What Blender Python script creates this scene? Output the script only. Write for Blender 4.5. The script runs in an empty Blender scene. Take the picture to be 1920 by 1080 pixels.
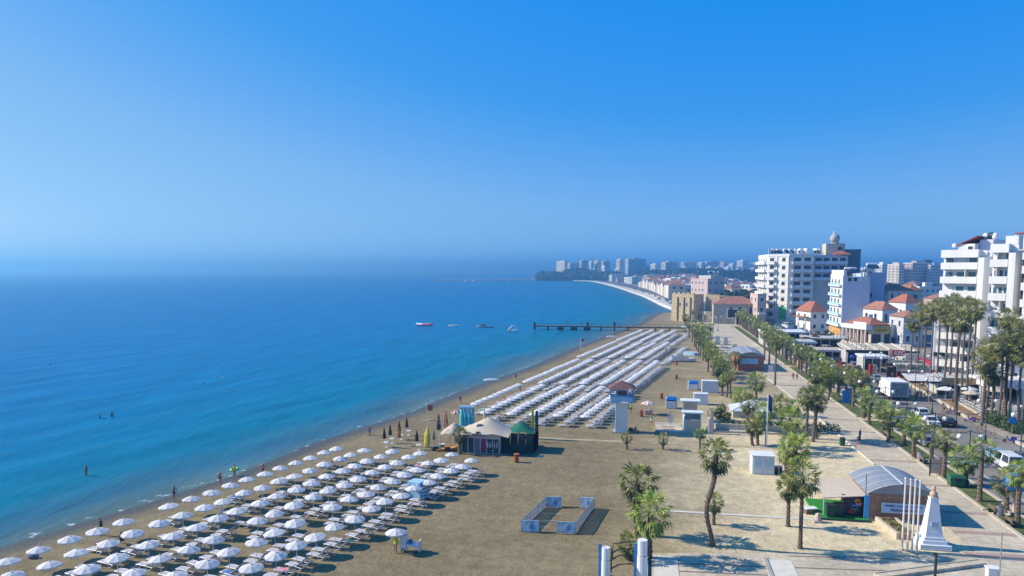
import bpy, math, random
import numpy as np
from mathutils import Vector, Matrix
random.seed(7); RNG = np.random.default_rng(7)
SC = bpy.context.scene
COL = SC.collection
R = math.radians
# ------------------------------------------------------------------ camera
# World: x runs inland across the beach, y runs along the shore away from the camera, z up (metres).
FPX, CAMH, PITCH, YAW = 1400.0, 25.0, R(5.7), R(10.667)
HORIZON = 505.0
PYC = HORIZON + FPX*math.tan(PITCH)
cam_d = bpy.data.cameras.new('camera'); cam = bpy.data.objects.new('camera', cam_d); COL.objects.link(cam)
cam.location = (0, 0, CAMH); cam.rotation_euler = (R(90)-PITCH, 0, YAW)
cam_d.sensor_width = 36.0; cam_d.lens = 36.0*FPX/1920
cam_d.shift_y = (PYC-540.0)/1920
cam_d.clip_start = 0.5; cam_d.clip_end = 160000
SC.camera = cam
# ------------------------------------------------------------------ light
SUN_EL = R(34.0); SUN_AZ = math.atan2(-1.0, 0.03)       # the sun stands over the sea, shadows run inland
world = bpy.data.worlds.new('World'); SC.world = world; world.use_nodes = True
wn, wl = world.node_tree.nodes, world.node_tree.links
bg = wn['Background']
sky = wn.new('ShaderNodeTexSky'); sky.sky_type = 'NISHITA'; sky.sun_disc = False
sky.sun_elevation = SUN_EL; sky.sun_rotation = SUN_AZ
sky.altitude = 0; sky.air_density = 1.0; sky.dust_density = 0.6; sky.ozone_density = 4.0
bw = wn.new('ShaderNodeRGBToBW'); wl.new(sky.outputs['Color'], bw.inputs['Color'])
sm = wn.new('ShaderNodeMath'); sm.operation = 'MULTIPLY'; sm.inputs[1].default_value = 0.1; wl.new(bw.outputs[0], sm.inputs[0])
rp = wn.new('ShaderNodeValToRGB'); re_ = rp.color_ramp.elements     # a deep, saturated summer blue for the sky's own brightness
re_[0].position = 0.07; re_[0].color = (0.002, 0.064, 0.27, 1)
re_[1].position = 0.95; re_[1].color = (0.50, 0.60, 0.71, 1)
for p_, c_ in [(0.13, (0.004, 0.135, 0.45, 1)), (0.20, (0.005, 0.18, 0.57, 1)), (0.30, (0.032, 0.222, 0.585, 1)), (0.45, (0.14, 0.325, 0.60, 1)), (0.65, (0.23, 0.42, 0.645, 1))]:
    q_ = re_.new(p_); q_.color = c_
wl.new(sm.outputs[0], rp.inputs['Fac'])
sk = wn.new('ShaderNodeVectorMath'); sk.operation = 'SCALE'; sk.inputs['Scale'].default_value = 1/0.12; wl.new(rp.outputs['Color'], sk.inputs[0])
wl.new(sk.outputs[0], bg.inputs['Color']); bg.inputs['Strength'].default_value = 0.12
sun_d = bpy.data.lights.new('sun', 'SUN'); sun = bpy.data.objects.new('sun', sun_d); COL.objects.link(sun)
sun_d.energy = 4.2; sun_d.angle = R(0.5); sun_d.color = (1.0, 0.90, 0.74)
sdir = Vector((math.sin(SUN_AZ)*math.cos(SUN_EL), math.cos(SUN_AZ)*math.cos(SUN_EL), math.sin(SUN_EL)))
sun.rotation_euler = sdir.to_track_quat('Z', 'Y').to_euler(); sun.location = (-40, 40, 80)
vs = SC.view_settings; vs.view_transform = 'Standard'; vs.look = 'None'; vs.exposure = 0.58; vs.gamma = 1.0; vs.use_curve_mapping = False
SC.cycles.use_denoising = True
SC.cycles.max_bounces = 6; SC.cycles.diffuse_bounces = 2; SC.cycles.glossy_bounces = 2; SC.cycles.transmission_bounces = 3
SC.cycles.transparent_max_bounces = 6; SC.cycles.volume_bounces = 0
SC.cycles.use_fast_gi = False

# ------------------------------------------------------------------ pixel of the photograph -> point of the place
cT, sT, cP, sP = math.cos(YAW), math.sin(YAW), math.cos(PITCH), math.sin(PITCH)
def P(px, py, z=0.0):
    x = (px-960)/FPX; y = (PYC-py)/FPX
    fw = cP+y*sP; up = -sP+y*cP
    k = (z-CAMH)/up
    X, Y = x*k, fw*k
    return (X*cT-Y*sT, X*sT+Y*cT, z)
def T_at(px, s, z=0.0):
    k = (px-960)/FPX; dz = z-CAMH
    return (k*(s*cT*cP-dz*sP)-s*sT)/(cT+k*sT*cP)
def Z_at(t, s, py):
    Y = s*cT-t*sT; y = (PYC-py)/FPX
    return CAMH+Y*(y*cP-sP)/(cP+y*sP)
def topz(px, pyb, pyt):
    t, s, _ = P(px, pyb); return Z_at(t, s, pyt)
def off(px, py, px2):           # metres between two pixels of one row on the ground
    a, b = P(px, py), P(px2, py); return math.hypot(a[0]-b[0], a[1]-b[1])

# ------------------------------------------------------------------ materials
MATS = {}
def mat(name, col, rough=0.75, var=0.12, scale=1.2, metal=0.0, spec=0.3, emis=None, bump=0.0, bscale=8.0, streak=False, alpha=None):
    if name in MATS: return MATS[name]
    m = bpy.data.materials.new(name); m.use_nodes = True
    n, l = m.node_tree.nodes, m.node_tree.links
    b = n['Principled BSDF']
    b.inputs['Roughness'].default_value = rough; b.inputs['Metallic'].default_value = metal
    b.inputs['Specular IOR Level'].default_value = spec
    if alpha is not None: b.inputs['Alpha'].default_value = alpha
    tc = n.new('ShaderNodeTexCoord')
    if var > 0:
        no = n.new('ShaderNodeTexNoise'); no.inputs['Scale'].default_value = scale; no.inputs['Detail'].default_value = 5; no.inputs['Roughness'].default_value = 0.65
        mp = n.new('ShaderNodeMapping')
        if streak: mp.inputs['Scale'].default_value = (1.6, 1.6, 0.25)
        geo = n.new('ShaderNodeNewGeometry')
        l.new(geo.outputs['Position'], mp.inputs['Vector']); l.new(mp.outputs['Vector'], no.inputs['Vector'])
        r = n.new('ShaderNodeValToRGB')
        lo = [max(0, c*(1-1.5*var)) for c in col]; hi = [min(1, c*(1+var)) for c in col]
        r.color_ramp.elements[0].color = (*lo, 1); r.color_ramp.elements[1].color = (*hi, 1)
        r.color_ramp.elements[0].position = 0.28; r.color_ramp.elements[1].position = 0.68
        l.new(no.outputs['Fac'], r.inputs['Fac']); l.new(r.outputs['Color'], b.inputs['Base Color'])
    else:
        b.inputs['Base Color'].default_value = (*col, 1)
    if bump > 0:
        nb = n.new('ShaderNodeTexNoise'); nb.inputs['Scale'].default_value = bscale; nb.inputs['Detail'].default_value = 4
        l.new(tc.outputs['Object'], nb.inputs['Vector'])
        bp = n.new('ShaderNodeBump'); bp.inputs['Strength'].default_value = bump; bp.inputs['Distance'].default_value = 0.05
        l.new(nb.outputs['Fac'], bp.inputs['Height']); l.new(bp.outputs['Normal'], b.inputs['Normal'])
    if emis: b.inputs['Emission Color'].default_value = (*emis, 1); b.inputs['Emission Strength'].default_value = 1
    MATS[name] = m
    return m
def leafmat(name, dark, light, rough=0.6):
    if name in MATS: return MATS[name]
    m = bpy.data.materials.new(name); m.use_nodes = True
    n, l = m.node_tree.nodes, m.node_tree.links
    b = n['Principled BSDF']; b.inputs['Roughness'].default_value = rough; b.inputs['Specular IOR Level'].default_value = 0.35
    a = n.new('ShaderNodeAttribute'); a.attribute_name = 'tone'
    oi = n.new('ShaderNodeObjectInfo')
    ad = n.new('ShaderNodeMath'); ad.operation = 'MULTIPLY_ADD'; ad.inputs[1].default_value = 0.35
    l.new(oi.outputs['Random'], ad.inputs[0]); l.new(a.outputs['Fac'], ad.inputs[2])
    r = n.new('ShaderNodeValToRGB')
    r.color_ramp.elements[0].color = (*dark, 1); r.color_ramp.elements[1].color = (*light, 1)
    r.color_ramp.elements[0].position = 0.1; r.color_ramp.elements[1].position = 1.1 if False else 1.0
    l.new(ad.outputs[0], r.inputs['Fac']); l.new(r.outputs['Color'], b.inputs['Base Color'])
    tr = n.new('ShaderNodeBsdfTranslucent'); l.new(r.outputs['Color'], tr.inputs['Color'])
    mx = n.new('ShaderNodeMixShader'); mx.inputs[0].default_value = 0.18
    out = n['Material Output']
    l.new(b.outputs[0], mx.inputs[1]); l.new(tr.outputs[0], mx.inputs[2]); l.new(mx.outputs[0], out.inputs['Surface'])
    MATS[name] = m
    return m
WHITE = mat('white_paint', (0.78, 0.78, 0.77), 0.5, 0.06, 0.8)
CANVAS = mat('white_canvas', (0.63, 0.615, 0.60), 0.85, 0.13, 0.9)
PLASTIC = mat('white_plastic', (0.74, 0.75, 0.78), 0.4, 0.05, 2.0)
SLING = mat('lounger_sling', (0.52, 0.53, 0.60), 0.7, 0.10, 3.0)
POLE = mat('pale_pole', (0.62, 0.62, 0.60), 0.4, 0.05)
STEEL = mat('grey_steel', (0.35, 0.36, 0.37), 0.4, 0.10, metal=0.4)
DARKM = mat('dark_metal', (0.035, 0.04, 0.045), 0.45, 0.2)
GREENM = mat('dark_green_metal', (0.025, 0.07, 0.06), 0.45, 0.2)
GLASS = mat('window_glass', (0.04, 0.06, 0.08), 0.12, 0.3, 0.4, spec=0.6)
GLASSB = mat('blue_window_glass', (0.07, 0.16, 0.20), 0.15, 0.3, 0.4, spec=0.6)
TILE = mat('red_roof_tile', (0.38, 0.145, 0.085), 0.85, 0.25, 1.5, bump=0.6, bscale=3)
TERRA = mat('faded_roof_tile', (0.36, 0.17, 0.12), 0.85, 0.25, 0.9)
CONC = mat('concrete', (0.38, 0.37, 0.34), 0.9, 0.18, 0.7)
STONE = mat('castle_stone', (0.50, 0.40, 0.25), 0.95, 0.25, 0.9, bump=0.9, bscale=1.5)
CREAM = mat('cream_wall', (0.66, 0.58, 0.45), 0.85, 0.10, 0.5, streak=True)
PINKW = mat('pinkish_wall', (0.60, 0.45, 0.40), 0.85, 0.10, 0.5, streak=True)
WALLW = mat('white_wall', (0.74, 0.74, 0.73), 0.8, 0.07, 0.5, streak=True)
WALLB = mat('shaded_lilac_wall', (0.60, 0.62, 0.72), 0.8, 0.05, 0.4, streak=True)  # white wall with the lilac of its shade put into the colour
GREYW = mat('grey_wall', (0.50, 0.49, 0.47), 0.85, 0.12, 0.5, streak=True)
BEIGE = mat('beige_plaster', (0.58, 0.50, 0.39), 0.85, 0.12, 0.8, streak=True)
BRICK = mat('orange_brown_brick', (0.36, 0.20, 0.12), 0.9, 0.2, 3.0, bump=0.5, bscale=14)
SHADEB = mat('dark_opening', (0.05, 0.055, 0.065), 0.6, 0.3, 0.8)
RED = mat('red_paint', (0.50, 0.03, 0.035), 0.5, 0.1)
ORANGE = mat('orange_plastic', (0.62, 0.17, 0.05), 0.55, 0.1)
YELLOW = mat('yellow_plastic', (0.70, 0.55, 0.04), 0.45, 0.08)
BLUE = mat('bright_blue', (0.03, 0.22, 0.62), 0.5, 0.1)
NAVY = mat('navy_cloth', (0.02, 0.045, 0.22), 0.7, 0.1)
SKYBL = mat('light_blue_cloth', (0.36, 0.58, 0.74), 0.7, 0.12, 4)
TURQ = mat('turquoise_cloth', (0.08, 0.55, 0.62), 0.6, 0.15, 4)
GREENC = mat('green_shade_net', (0.015, 0.16, 0.10), 0.8, 0.25, 2)
DGREEN = mat('dark_green_plastic', (0.015, 0.07, 0.045), 0.5, 0.15)
TURF = mat('artificial_turf', (0.03, 0.24, 0.035), 0.9, 0.2, 4)
BARK = mat('palm_bark', (0.17, 0.125, 0.095), 0.95, 0.3, 5, bump=1.0, bscale=5)
WOOD = mat('weathered_wood', (0.16, 0.12, 0.09), 0.85, 0.25, 3)
BROWNC = mat('dark_brown_cloth', (0.055, 0.035, 0.03), 0.8, 0.2, 4)
BEIGEC = mat('beige_canvas', (0.56, 0.47, 0.36), 0.85, 0.08, 2)
GLOBE = mat('opal_globe', (0.82, 0.78, 0.75), 0.25, 0.0)
TYRE = mat('tyre_rubber', (0.02, 0.02, 0.02), 0.8, 0.0)
CHROME = mat('alloy_rim', (0.5, 0.5, 0.52), 0.3, 0.0, metal=0.8)
FROND = leafmat('palm_leaf', (0.03, 0.05, 0.018), (0.34, 0.36, 0.10))
FRONDL = leafmat('bright_palm_leaf', (0.035, 0.085, 0.015), (0.42, 0.50, 0.10))
FRONDO = leafmat('olive_palm_leaf', (0.045, 0.065, 0.02), (0.35, 0.35, 0.115))
DEADF = leafmat('dead_palm_leaf', (0.16, 0.095, 0.05), (0.36, 0.24, 0.13), 0.9)
TREEL = leafmat('tree_leaf', (0.012, 0.035, 0.012), (0.07, 0.11, 0.035))
HEDGEL = leafmat('hedge_leaf', (0.015, 0.05, 0.015), (0.09, 0.16, 0.04))

# ------------------------------------------------------------------ mesh helpers
class MB:
    def __init__(s): s.v = []; s.f = []; s.m = []; s.tone = []; s.cm = 0; s.ct = 0.5
    def add(s, vs, fs):
        b = len(s.v); s.v.extend(vs)
        for f in fs: s.f.append(tuple(b+i for i in f)); s.m.append(s.cm); s.tone.append(s.ct)
        return s
    def box(s, x0, y0, z0, x1, y1, z1, tx=0, ty=0):     # tx, ty: taper of the top in metres per side
        return s.add([(x0,y0,z0),(x1,y0,z0),(x1,y1,z0),(x0,y1,z0),(x0+tx,y0+ty,z1),(x1-tx,y0+ty,z1),(x1-tx,y1-ty,z1),(x0+tx,y1-ty,z1)],
              [(3,2,1,0),(4,5,6,7),(0,1,5,4),(1,2,6,5),(2,3,7,6),(3,0,4,7)])
    def cbox(s, cx, cy, z0, w, d, h, tx=0, ty=0): return s.box(cx-w/2, cy-d/2, z0, cx+w/2, cy+d/2, z0+h, tx, ty)
    def prism(s, poly, a, b, axis='z'):                 # polygon extruded along an axis
        n = len(poly)
        f = {'z': lambda p, h: (p[0], p[1], h), 'y': lambda p, h: (p[0], h, p[1]), 'x': lambda p, h: (h, p[0], p[1])}[axis]
        vs = [f(p, a) for p in poly]+[f(p, b) for p in poly]
        fs = [tuple(range(n-1, -1, -1)), tuple(range(n, 2*n))]+[(i, (i+1) % n, n+(i+1) % n, n+i) for i in range(n)]
        return s.add(vs, fs)
    def tube(s, pts, rad, n=6, cap=True):
        pts = [Vector(p) for p in pts]; k = len(pts)
        if not hasattr(rad, '__len__'): rad = [rad]*k
        vs = []; ref = None
        for i, p in enumerate(pts):
            d = (pts[min(i+1, k-1)]-pts[max(i-1, 0)])
            if d.length < 1e-9: d = Vector((0, 0, 1))
            d.normalize()
            if ref is None: ref = Vector((1, 0, 0)) if abs(d.x) < 0.8 else Vector((0, 1, 0))
            u = d.cross(ref)
            if u.length < 1e-4: u = d.orthogonal()
            u.normalize(); w = d.cross(u); ref = w.cross(d) if False else ref
            for j in range(n):
                a = 2*math.pi*j/n
                vs.append(tuple(p+(u*math.cos(a)+w*math.sin(a))*rad[i]))
        fs = []
        for i in range(k-1):
            for j in range(n):
                fs.append((i*n+j, i*n+(j+1) % n, (i+1)*n+(j+1) % n, (i+1)*n+j))
        if cap: fs.append(tuple(range(n-1, -1, -1))); fs.append(tuple((k-1)*n+j for j in range(n)))
        return s.add(vs, fs)
    def cyl(s, cx, cy, z0, z1, r, n=10, r2=None): return s.tube([(cx, cy, z0), (cx, cy, z1)], [r, r if r2 is None else r2], n)
    def lathe(s, prof, n=12, cx=0, cy=0):
        vs = []; k = len(prof)
        for r, z in prof:
            for j in range(n):
                a = 2*math.pi*j/n; vs.append((cx+r*math.cos(a), cy+r*math.sin(a), z))
        fs = [(i*n+j, i*n+(j+1) % n, (i+1)*n+(j+1) % n, (i+1)*n+j) for i in range(k-1) for j in range(n)]
        return s.add(vs, fs)
    def ball(s, cx, cy, cz, rx, ry=None, rz=None, n=10, k=6):
        ry = ry or rx; rz = rz or rx; vs = []; fs = []
        for i in range(k+1):
            ph = math.pi*i/k
            for j in range(n):
                a = 2*math.pi*j/n; vs.append((cx+rx*math.sin(ph)*math.cos(a), cy+ry*math.sin(ph)*math.sin(a), cz-rz*math.cos(ph)))
        for i in range(k):
            for j in range(n): fs.append((i*n+j, i*n+(j+1) % n, (i+1)*n+(j+1) % n, (i+1)*n+j))
        return s.add(vs, fs)
    def ring(s, c, r, tr, axis='y', n=14, m=4):
        pts = []
        for j in range(n+1):
            a = 2*math.pi*j/n
            q = {'y': (c[0]+r*math.cos(a), c[1], c[2]+r*math.sin(a)), 'z': (c[0]+r*math.cos(a), c[1]+r*math.sin(a), c[2]), 'x': (c[0], c[1]+r*math.cos(a), c[2]+r*math.sin(a))}[axis]
            pts.append(q)
        return s.tube(pts, tr, m, cap=False)
    def mesh(s, name, mats, smooth=False):
        me = bpy.data.meshes.new(name); me.from_pydata(s.v, [], s.f)
        for m in (mats if isinstance(mats, (list, tuple)) else [mats]): me.materials.append(m)
        if any(s.m): me.polygons.foreach_set('material_index', s.m)
        if len(set(s.tone)) > 1:
            at = me.attributes.new('tone', 'FLOAT', 'FACE'); at.data.foreach_set('value', s.tone)
        if smooth: me.polygons.foreach_set('use_smooth', [True]*len(me.polygons))
        me.update()
        return me
KID = {}
def tag(o, label=None, cat=None, group=None, kind=None):
    if label: o['label'] = label
    if cat: o['category'] = cat
    if group: o['group'] = group
    if kind: o['kind'] = kind
    return o
def inst(name, me, parent=None, loc=(0, 0, 0), rz=0.0, sc=None, **k):
    o = bpy.data.objects.new(name, me); COL.objects.link(o)
    o.location = loc
    if rz: o.rotation_euler = (0, 0, rz)
    if sc is not None: o.scale = sc if hasattr(sc, '__len__') else (sc, sc, sc)
    if parent is not None: o.parent = parent; KID.setdefault(parent.name, []).append(o)
    return tag(o, **k)
def mk(name, mb, mats, parent=None, loc=(0, 0, 0), rz=0.0, smooth=False, sc=None, **k):
    return inst(name, mb.mesh(name, mats, smooth), parent, loc, rz, sc, **k)
def th(name, label, cat, loc, rz=0.0, group=None, sc=None):
    o = bpy.data.objects.new(name, None); COL.objects.link(o); o.empty_display_size = 0.3
    o.location = loc; o.rotation_euler = (0, 0, rz)
    if sc: o.scale = (sc, sc, sc)
    return tag(o, label, cat, group)
def kids(o): return KID.get(o.name, [])
def dup(o, loc, rz=None, label=None, group=None, sc=None):
    def rec(a, par):
        b = a.copy(); COL.objects.link(b)
        if par is not None: b.parent = par; KID.setdefault(par.name, []).append(b)
        for c in kids(a): rec(c, b)
        return b
    r = rec(o, None); r.location = loc
    if rz is not None: r.rotation_euler = (0, 0, rz)
    if label: r['label'] = label
    if group: r['group'] = group
    if sc: r.scale = (sc, sc, sc)
    return r
ORD = ['first','second','third','fourth','fifth','sixth','seventh','eighth','ninth','tenth','eleventh','twelfth','thirteenth','fourteenth','fifteenth','sixteenth','seventeenth','eighteenth','nineteenth']
_o1 = ORD[:9]
for tens, th_ in [('twenty','twentieth'),('thirty','thirtieth'),('forty','fortieth'),('fifty','fiftieth'),('sixty','sixtieth'),('seventy','seventieth')]: ORD += [th_]+[tens+'-'+w for w in _o1]
def box_of(*a, **k): return MB().box(*a, **k)
# ------------------------------------------------------------------ the setting: sea, beach, town ground, promenade, road
WATER = -0.15
shore_px = [(0,1025),(200,965),(330,925),(440,890),(620,820),(760,775),(900,720),(1000,685),(1080,650),(1150,624),(1200,605),(1216,594),(1234,586),(1250,584)]
shore = [(-118,-120),(-92,-40),(-74,10)]+[P(x, y, WATER)[:2] for x, y in shore_px]
def interp(poly, n):
    out = []
    for (x0, y0), (x1, y1) in zip(poly[:-1], poly[1:]):
        for i in range(n): out.append((x0+(x1-x0)*i/n, y0+(y1-y0)*i/n))
    out.append(poly[-1]); return out
wall_px = [(1290,596),(1272,588),(1240,575),(1205,557),(1160,541),(1128,532),(1105,527.5),(1050,526),(1000,525)]
seawall = [P(x, y, WATER)[:2] for x, y in wall_px]
coast = shore+seawall
def shore_x(y):
    for (x0, y0), (x1, y1) in zip(shore[:-1], shore[1:]):
        if y0 <= y <= y1: return x0+(x1-x0)*(y-y0)/(y1-y0)
    return shore[-1][0] if y > 0 else shore[0][0]
def offset(poly, d):                                    # shift a polyline to its right-hand side
    out = []
    for i in range(len(poly)):
        a = Vector(poly[max(i-1, 0)]); b = Vector(poly[min(i+1, len(poly)-1)])
        t = (b-a).normalized(); out.append((poly[i][0]+t.y*d, poly[i][1]-t.x*d))
    return out
# sea ---------------------------------------------------------------
def axis_vals(lo, hi, step, far, grow=1.12):
    v = list(np.arange(lo, hi+0.01, step)); d = step
    while v[-1] < far: d *= grow; v.append(v[-1]+d)
    return v
ys = axis_vals(30, 330, 1.1, 60000, 1.13)
ys = [30-3*(1.35**i) for i in range(14, -1, -1)]+ys
xr = axis_vals(0, 60, 1.6, 60000, 1.3)
xl = [-v for v in axis_vals(0, 240, 1.6, 60000, 1.2)][::-1]
xs = np.array(xl[:-1]+xr); ys = np.array(ys)
GX, GY = np.meshgrid(xs, ys)
cst = np.array(interp(coast, 6))
def coast_dist(X, Y):
    d = np.full(X.shape, 1e9)
    for (x0, y0), (x1, y1) in zip(coast[:-1], coast[1:]):
        vx, vy = x1-x0, y1-y0; L2 = vx*vx+vy*vy
        t = np.clip(((X-x0)*vx+(Y-y0)*vy)/L2, 0, 1)
        d = np.minimum(d, np.hypot(X-x0-t*vx, Y-y0-t*vy))
    return d
D = coast_dist(GX, GY)
amp = np.clip((420-np.hypot(GX, GY))/300, 0, 1)
W = np.zeros_like(GX)
for k, (lam, ang, a) in enumerate([(9.0, 0.30, .050), (6.3, 0.22, .035), (14.5, 0.42, .05), (4.4, 0.1, .018), (5.2, 0.62, .016)]):
    ca, sa = math.cos(ang), math.sin(ang)
    q = (GX*ca-GY*sa)/lam*2*math.pi+k*1.7+1.3*np.sin(GY/(31+7*k)+k)+0.9*np.sin((GX+GY)/(23+5*k))
    env = 0.55+0.45*np.sin(GX/(17+3*k)+GY/(37-4*k)+k)
    W += 1.7*a*env*(np.sin(q)+0.35*np.sin(2*q+0.6))
Zs = WATER+W*amp*np.clip(D/7, 0.12, 1)
nx, ny = len(xs), len(ys)
idx = np.arange(nx*ny).reshape(ny, nx)
quads = np.stack([idx[:-1,:-1], idx[:-1,1:], idx[1:,1:], idx[1:,:-1]], -1).reshape(-1, 4)
me = bpy.data.meshes.new('sea'); me.from_pydata(np.stack([GX, GY, Zs], -1).reshape(-1, 3).tolist(), [], quads.tolist())
me.polygons.foreach_set('use_smooth', [True]*len(me.polygons))
at = me.attributes.new('offshore', 'FLOAT', 'POINT'); at.data.foreach_set('value', D.reshape(-1).astype(np.float32))
def sea_mat():
    m = bpy.data.materials.new('sea_water'); m.use_nodes = True; n, l = m.node_tree.nodes, m.node_tree.links
    n.remove(n['Principled BSDF'])
    df = n.new('ShaderNodeBsdfDiffuse'); gl = n.new('ShaderNodeBsdfGlossy'); gl.inputs['Roughness'].default_value = 0.18; ms = n.new('ShaderNodeMixShader')
    fr_ = n.new('ShaderNodeFresnel'); fr_.inputs['IOR'].default_value = 1.33
    cap = n.new('ShaderNodeMapRange'); cap.inputs['From Min'].default_value = 0.02; cap.inputs['From Max'].default_value = 0.6; cap.inputs['To Min'].default_value = 0.02; cap.inputs['To Max'].default_value = 0.17   # ruffled water never mirrors fully
    l.new(fr_.outputs[0], cap.inputs['Value']); l.new(cap.outputs[0], ms.inputs[0]); l.new(df.outputs[0], ms.inputs[1]); l.new(gl.outputs[0], ms.inputs[2]); l.new(ms.outputs[0], n['Material Output'].inputs['Surface'])
    a = n.new('ShaderNodeAttribute'); a.attribute_name = 'offshore'
    geo = n.new('ShaderNodeNewGeometry')
    no = n.new('ShaderNodeTexNoise'); no.inputs['Scale'].default_value = 0.035; no.inputs['Detail'].default_value = 4
    l.new(geo.outputs['Position'], no.inputs['Vector'])
    ad = n.new('ShaderNodeMath'); ad.operation = 'MULTIPLY_ADD'; ad.inputs[1].default_value = 18; l.new(no.outputs['Fac'], ad.inputs[0]); l.new(a.outputs['Fac'], ad.inputs[2])
    mr = n.new('ShaderNodeMapRange'); mr.inputs['From Min'].default_value = 9; mr.inputs['From Max'].default_value = 150; l.new(ad.outputs[0], mr.inputs['Value'])
    r = n.new('ShaderNodeValToRGB'); e = r.color_ramp.elements
    e[0].color = (0.10, 0.17, 0.17, 1); e[0].position = 0.0
    e[1].color = (0.0, 0.155, 0.385, 1); e[1].position = 1.0
    for p, c in [(0.035, (0.045, 0.15, 0.22, 1)), (0.10, (0.002, 0.165, 0.275, 1)), (0.33, (0.0, 0.165, 0.345, 1)), (0.6, (0.0, 0.16, 0.37, 1))]:
        q = e.new(p); q.color = c
    l.new(mr.outputs[0], r.inputs['Fac'])
    ms_ = n.new('ShaderNodeMapping'); ms_.inputs['Rotation'].default_value = (0, 0, 0.30); ms_.inputs['Scale'].default_value = (0.22, 0.035, 1); l.new(geo.outputs['Position'], ms_.inputs['Vector'])
    ns_ = n.new('ShaderNodeTexNoise'); ns_.inputs['Scale'].default_value = 1.0; ns_.inputs['Detail'].default_value = 7; ns_.inputs['Roughness'].default_value = 0.62; ns_.inputs['Distortion'].default_value = 0.6; l.new(ms_.outputs['Vector'], ns_.inputs['Vector'])
    nr_ = n.new('ShaderNodeMapRange'); nr_.inputs['From Min'].default_value = 0.3; nr_.inputs['From Max'].default_value = 0.7; nr_.inputs['To Min'].default_value = 0.80; nr_.inputs['To Max'].default_value = 1.16; l.new(ns_.outputs['Fac'], nr_.inputs['Value'])
    sc_ = n.new('ShaderNodeVectorMath'); sc_.operation = 'SCALE'; l.new(r.outputs['Color'], sc_.inputs[0]); l.new(nr_.outputs[0], sc_.inputs['Scale'])
    # broken foam along the water's edge
    fn = n.new('ShaderNodeTexNoise'); fn.inputs['Scale'].default_value = 0.9; fn.inputs['Detail'].default_value = 6; l.new(geo.outputs['Position'], fn.inputs['Vector'])
    fr = n.new('ShaderNodeMapRange'); fr.inputs['From Min'].default_value = 0.58; fr.inputs['From Max'].default_value = 0.68; l.new(fn.outputs['Fac'], fr.inputs['Value'])
    ed = n.new('ShaderNodeMapRange'); ed.inputs['From Min'].default_value = 1.5; ed.inputs['From Max'].default_value = 0.5; l.new(a.outputs['Fac'], ed.inputs['Value'])
    mu = n.new('ShaderNodeMath'); mu.operation = 'MULTIPLY'; l.new(fr.outputs[0], mu.inputs[0]); l.new(ed.outputs[0], mu.inputs[1])
    mx = n.new('ShaderNodeMix'); mx.data_type = 'RGBA'; mx.inputs['B'].default_value = (0.55, 0.60, 0.62, 1)
    l.new(mu.outputs[0], mx.inputs['Factor']); l.new(sc_.outputs[0], mx.inputs['A']); l.new(mx.outputs['Result'], df.inputs['Color'])
    # ripples
    mp = n.new('ShaderNodeMapping'); mp.inputs['Rotation'].default_value = (0, 0, 0.35); mp.inputs['Scale'].default_value = (1.0, 0.35, 1)
    l.new(geo.outputs['Position'], mp.inputs['Vector'])
    n1 = n.new('ShaderNodeTexNoise'); n1.inputs['Scale'].default_value = 0.9; n1.inputs['Detail'].default_value = 6; n1.inputs['Roughness'].default_value = 0.6
    l.new(mp.outputs['Vector'], n1.inputs['Vector'])
    bp = n.new('ShaderNodeBump'); bp.inputs['Strength'].default_value = 0.75; bp.inputs['Distance'].default_value = 0.22
    l.new(n1.outputs['Fac'], bp.inputs['Height']); l.new(bp.outputs['Normal'], df.inputs['Normal']); l.new(bp.outputs['Normal'], gl.inputs['Normal'])
    return m
me.materials.append(sea_mat())
inst('sea', me, kind='structure')
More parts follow.
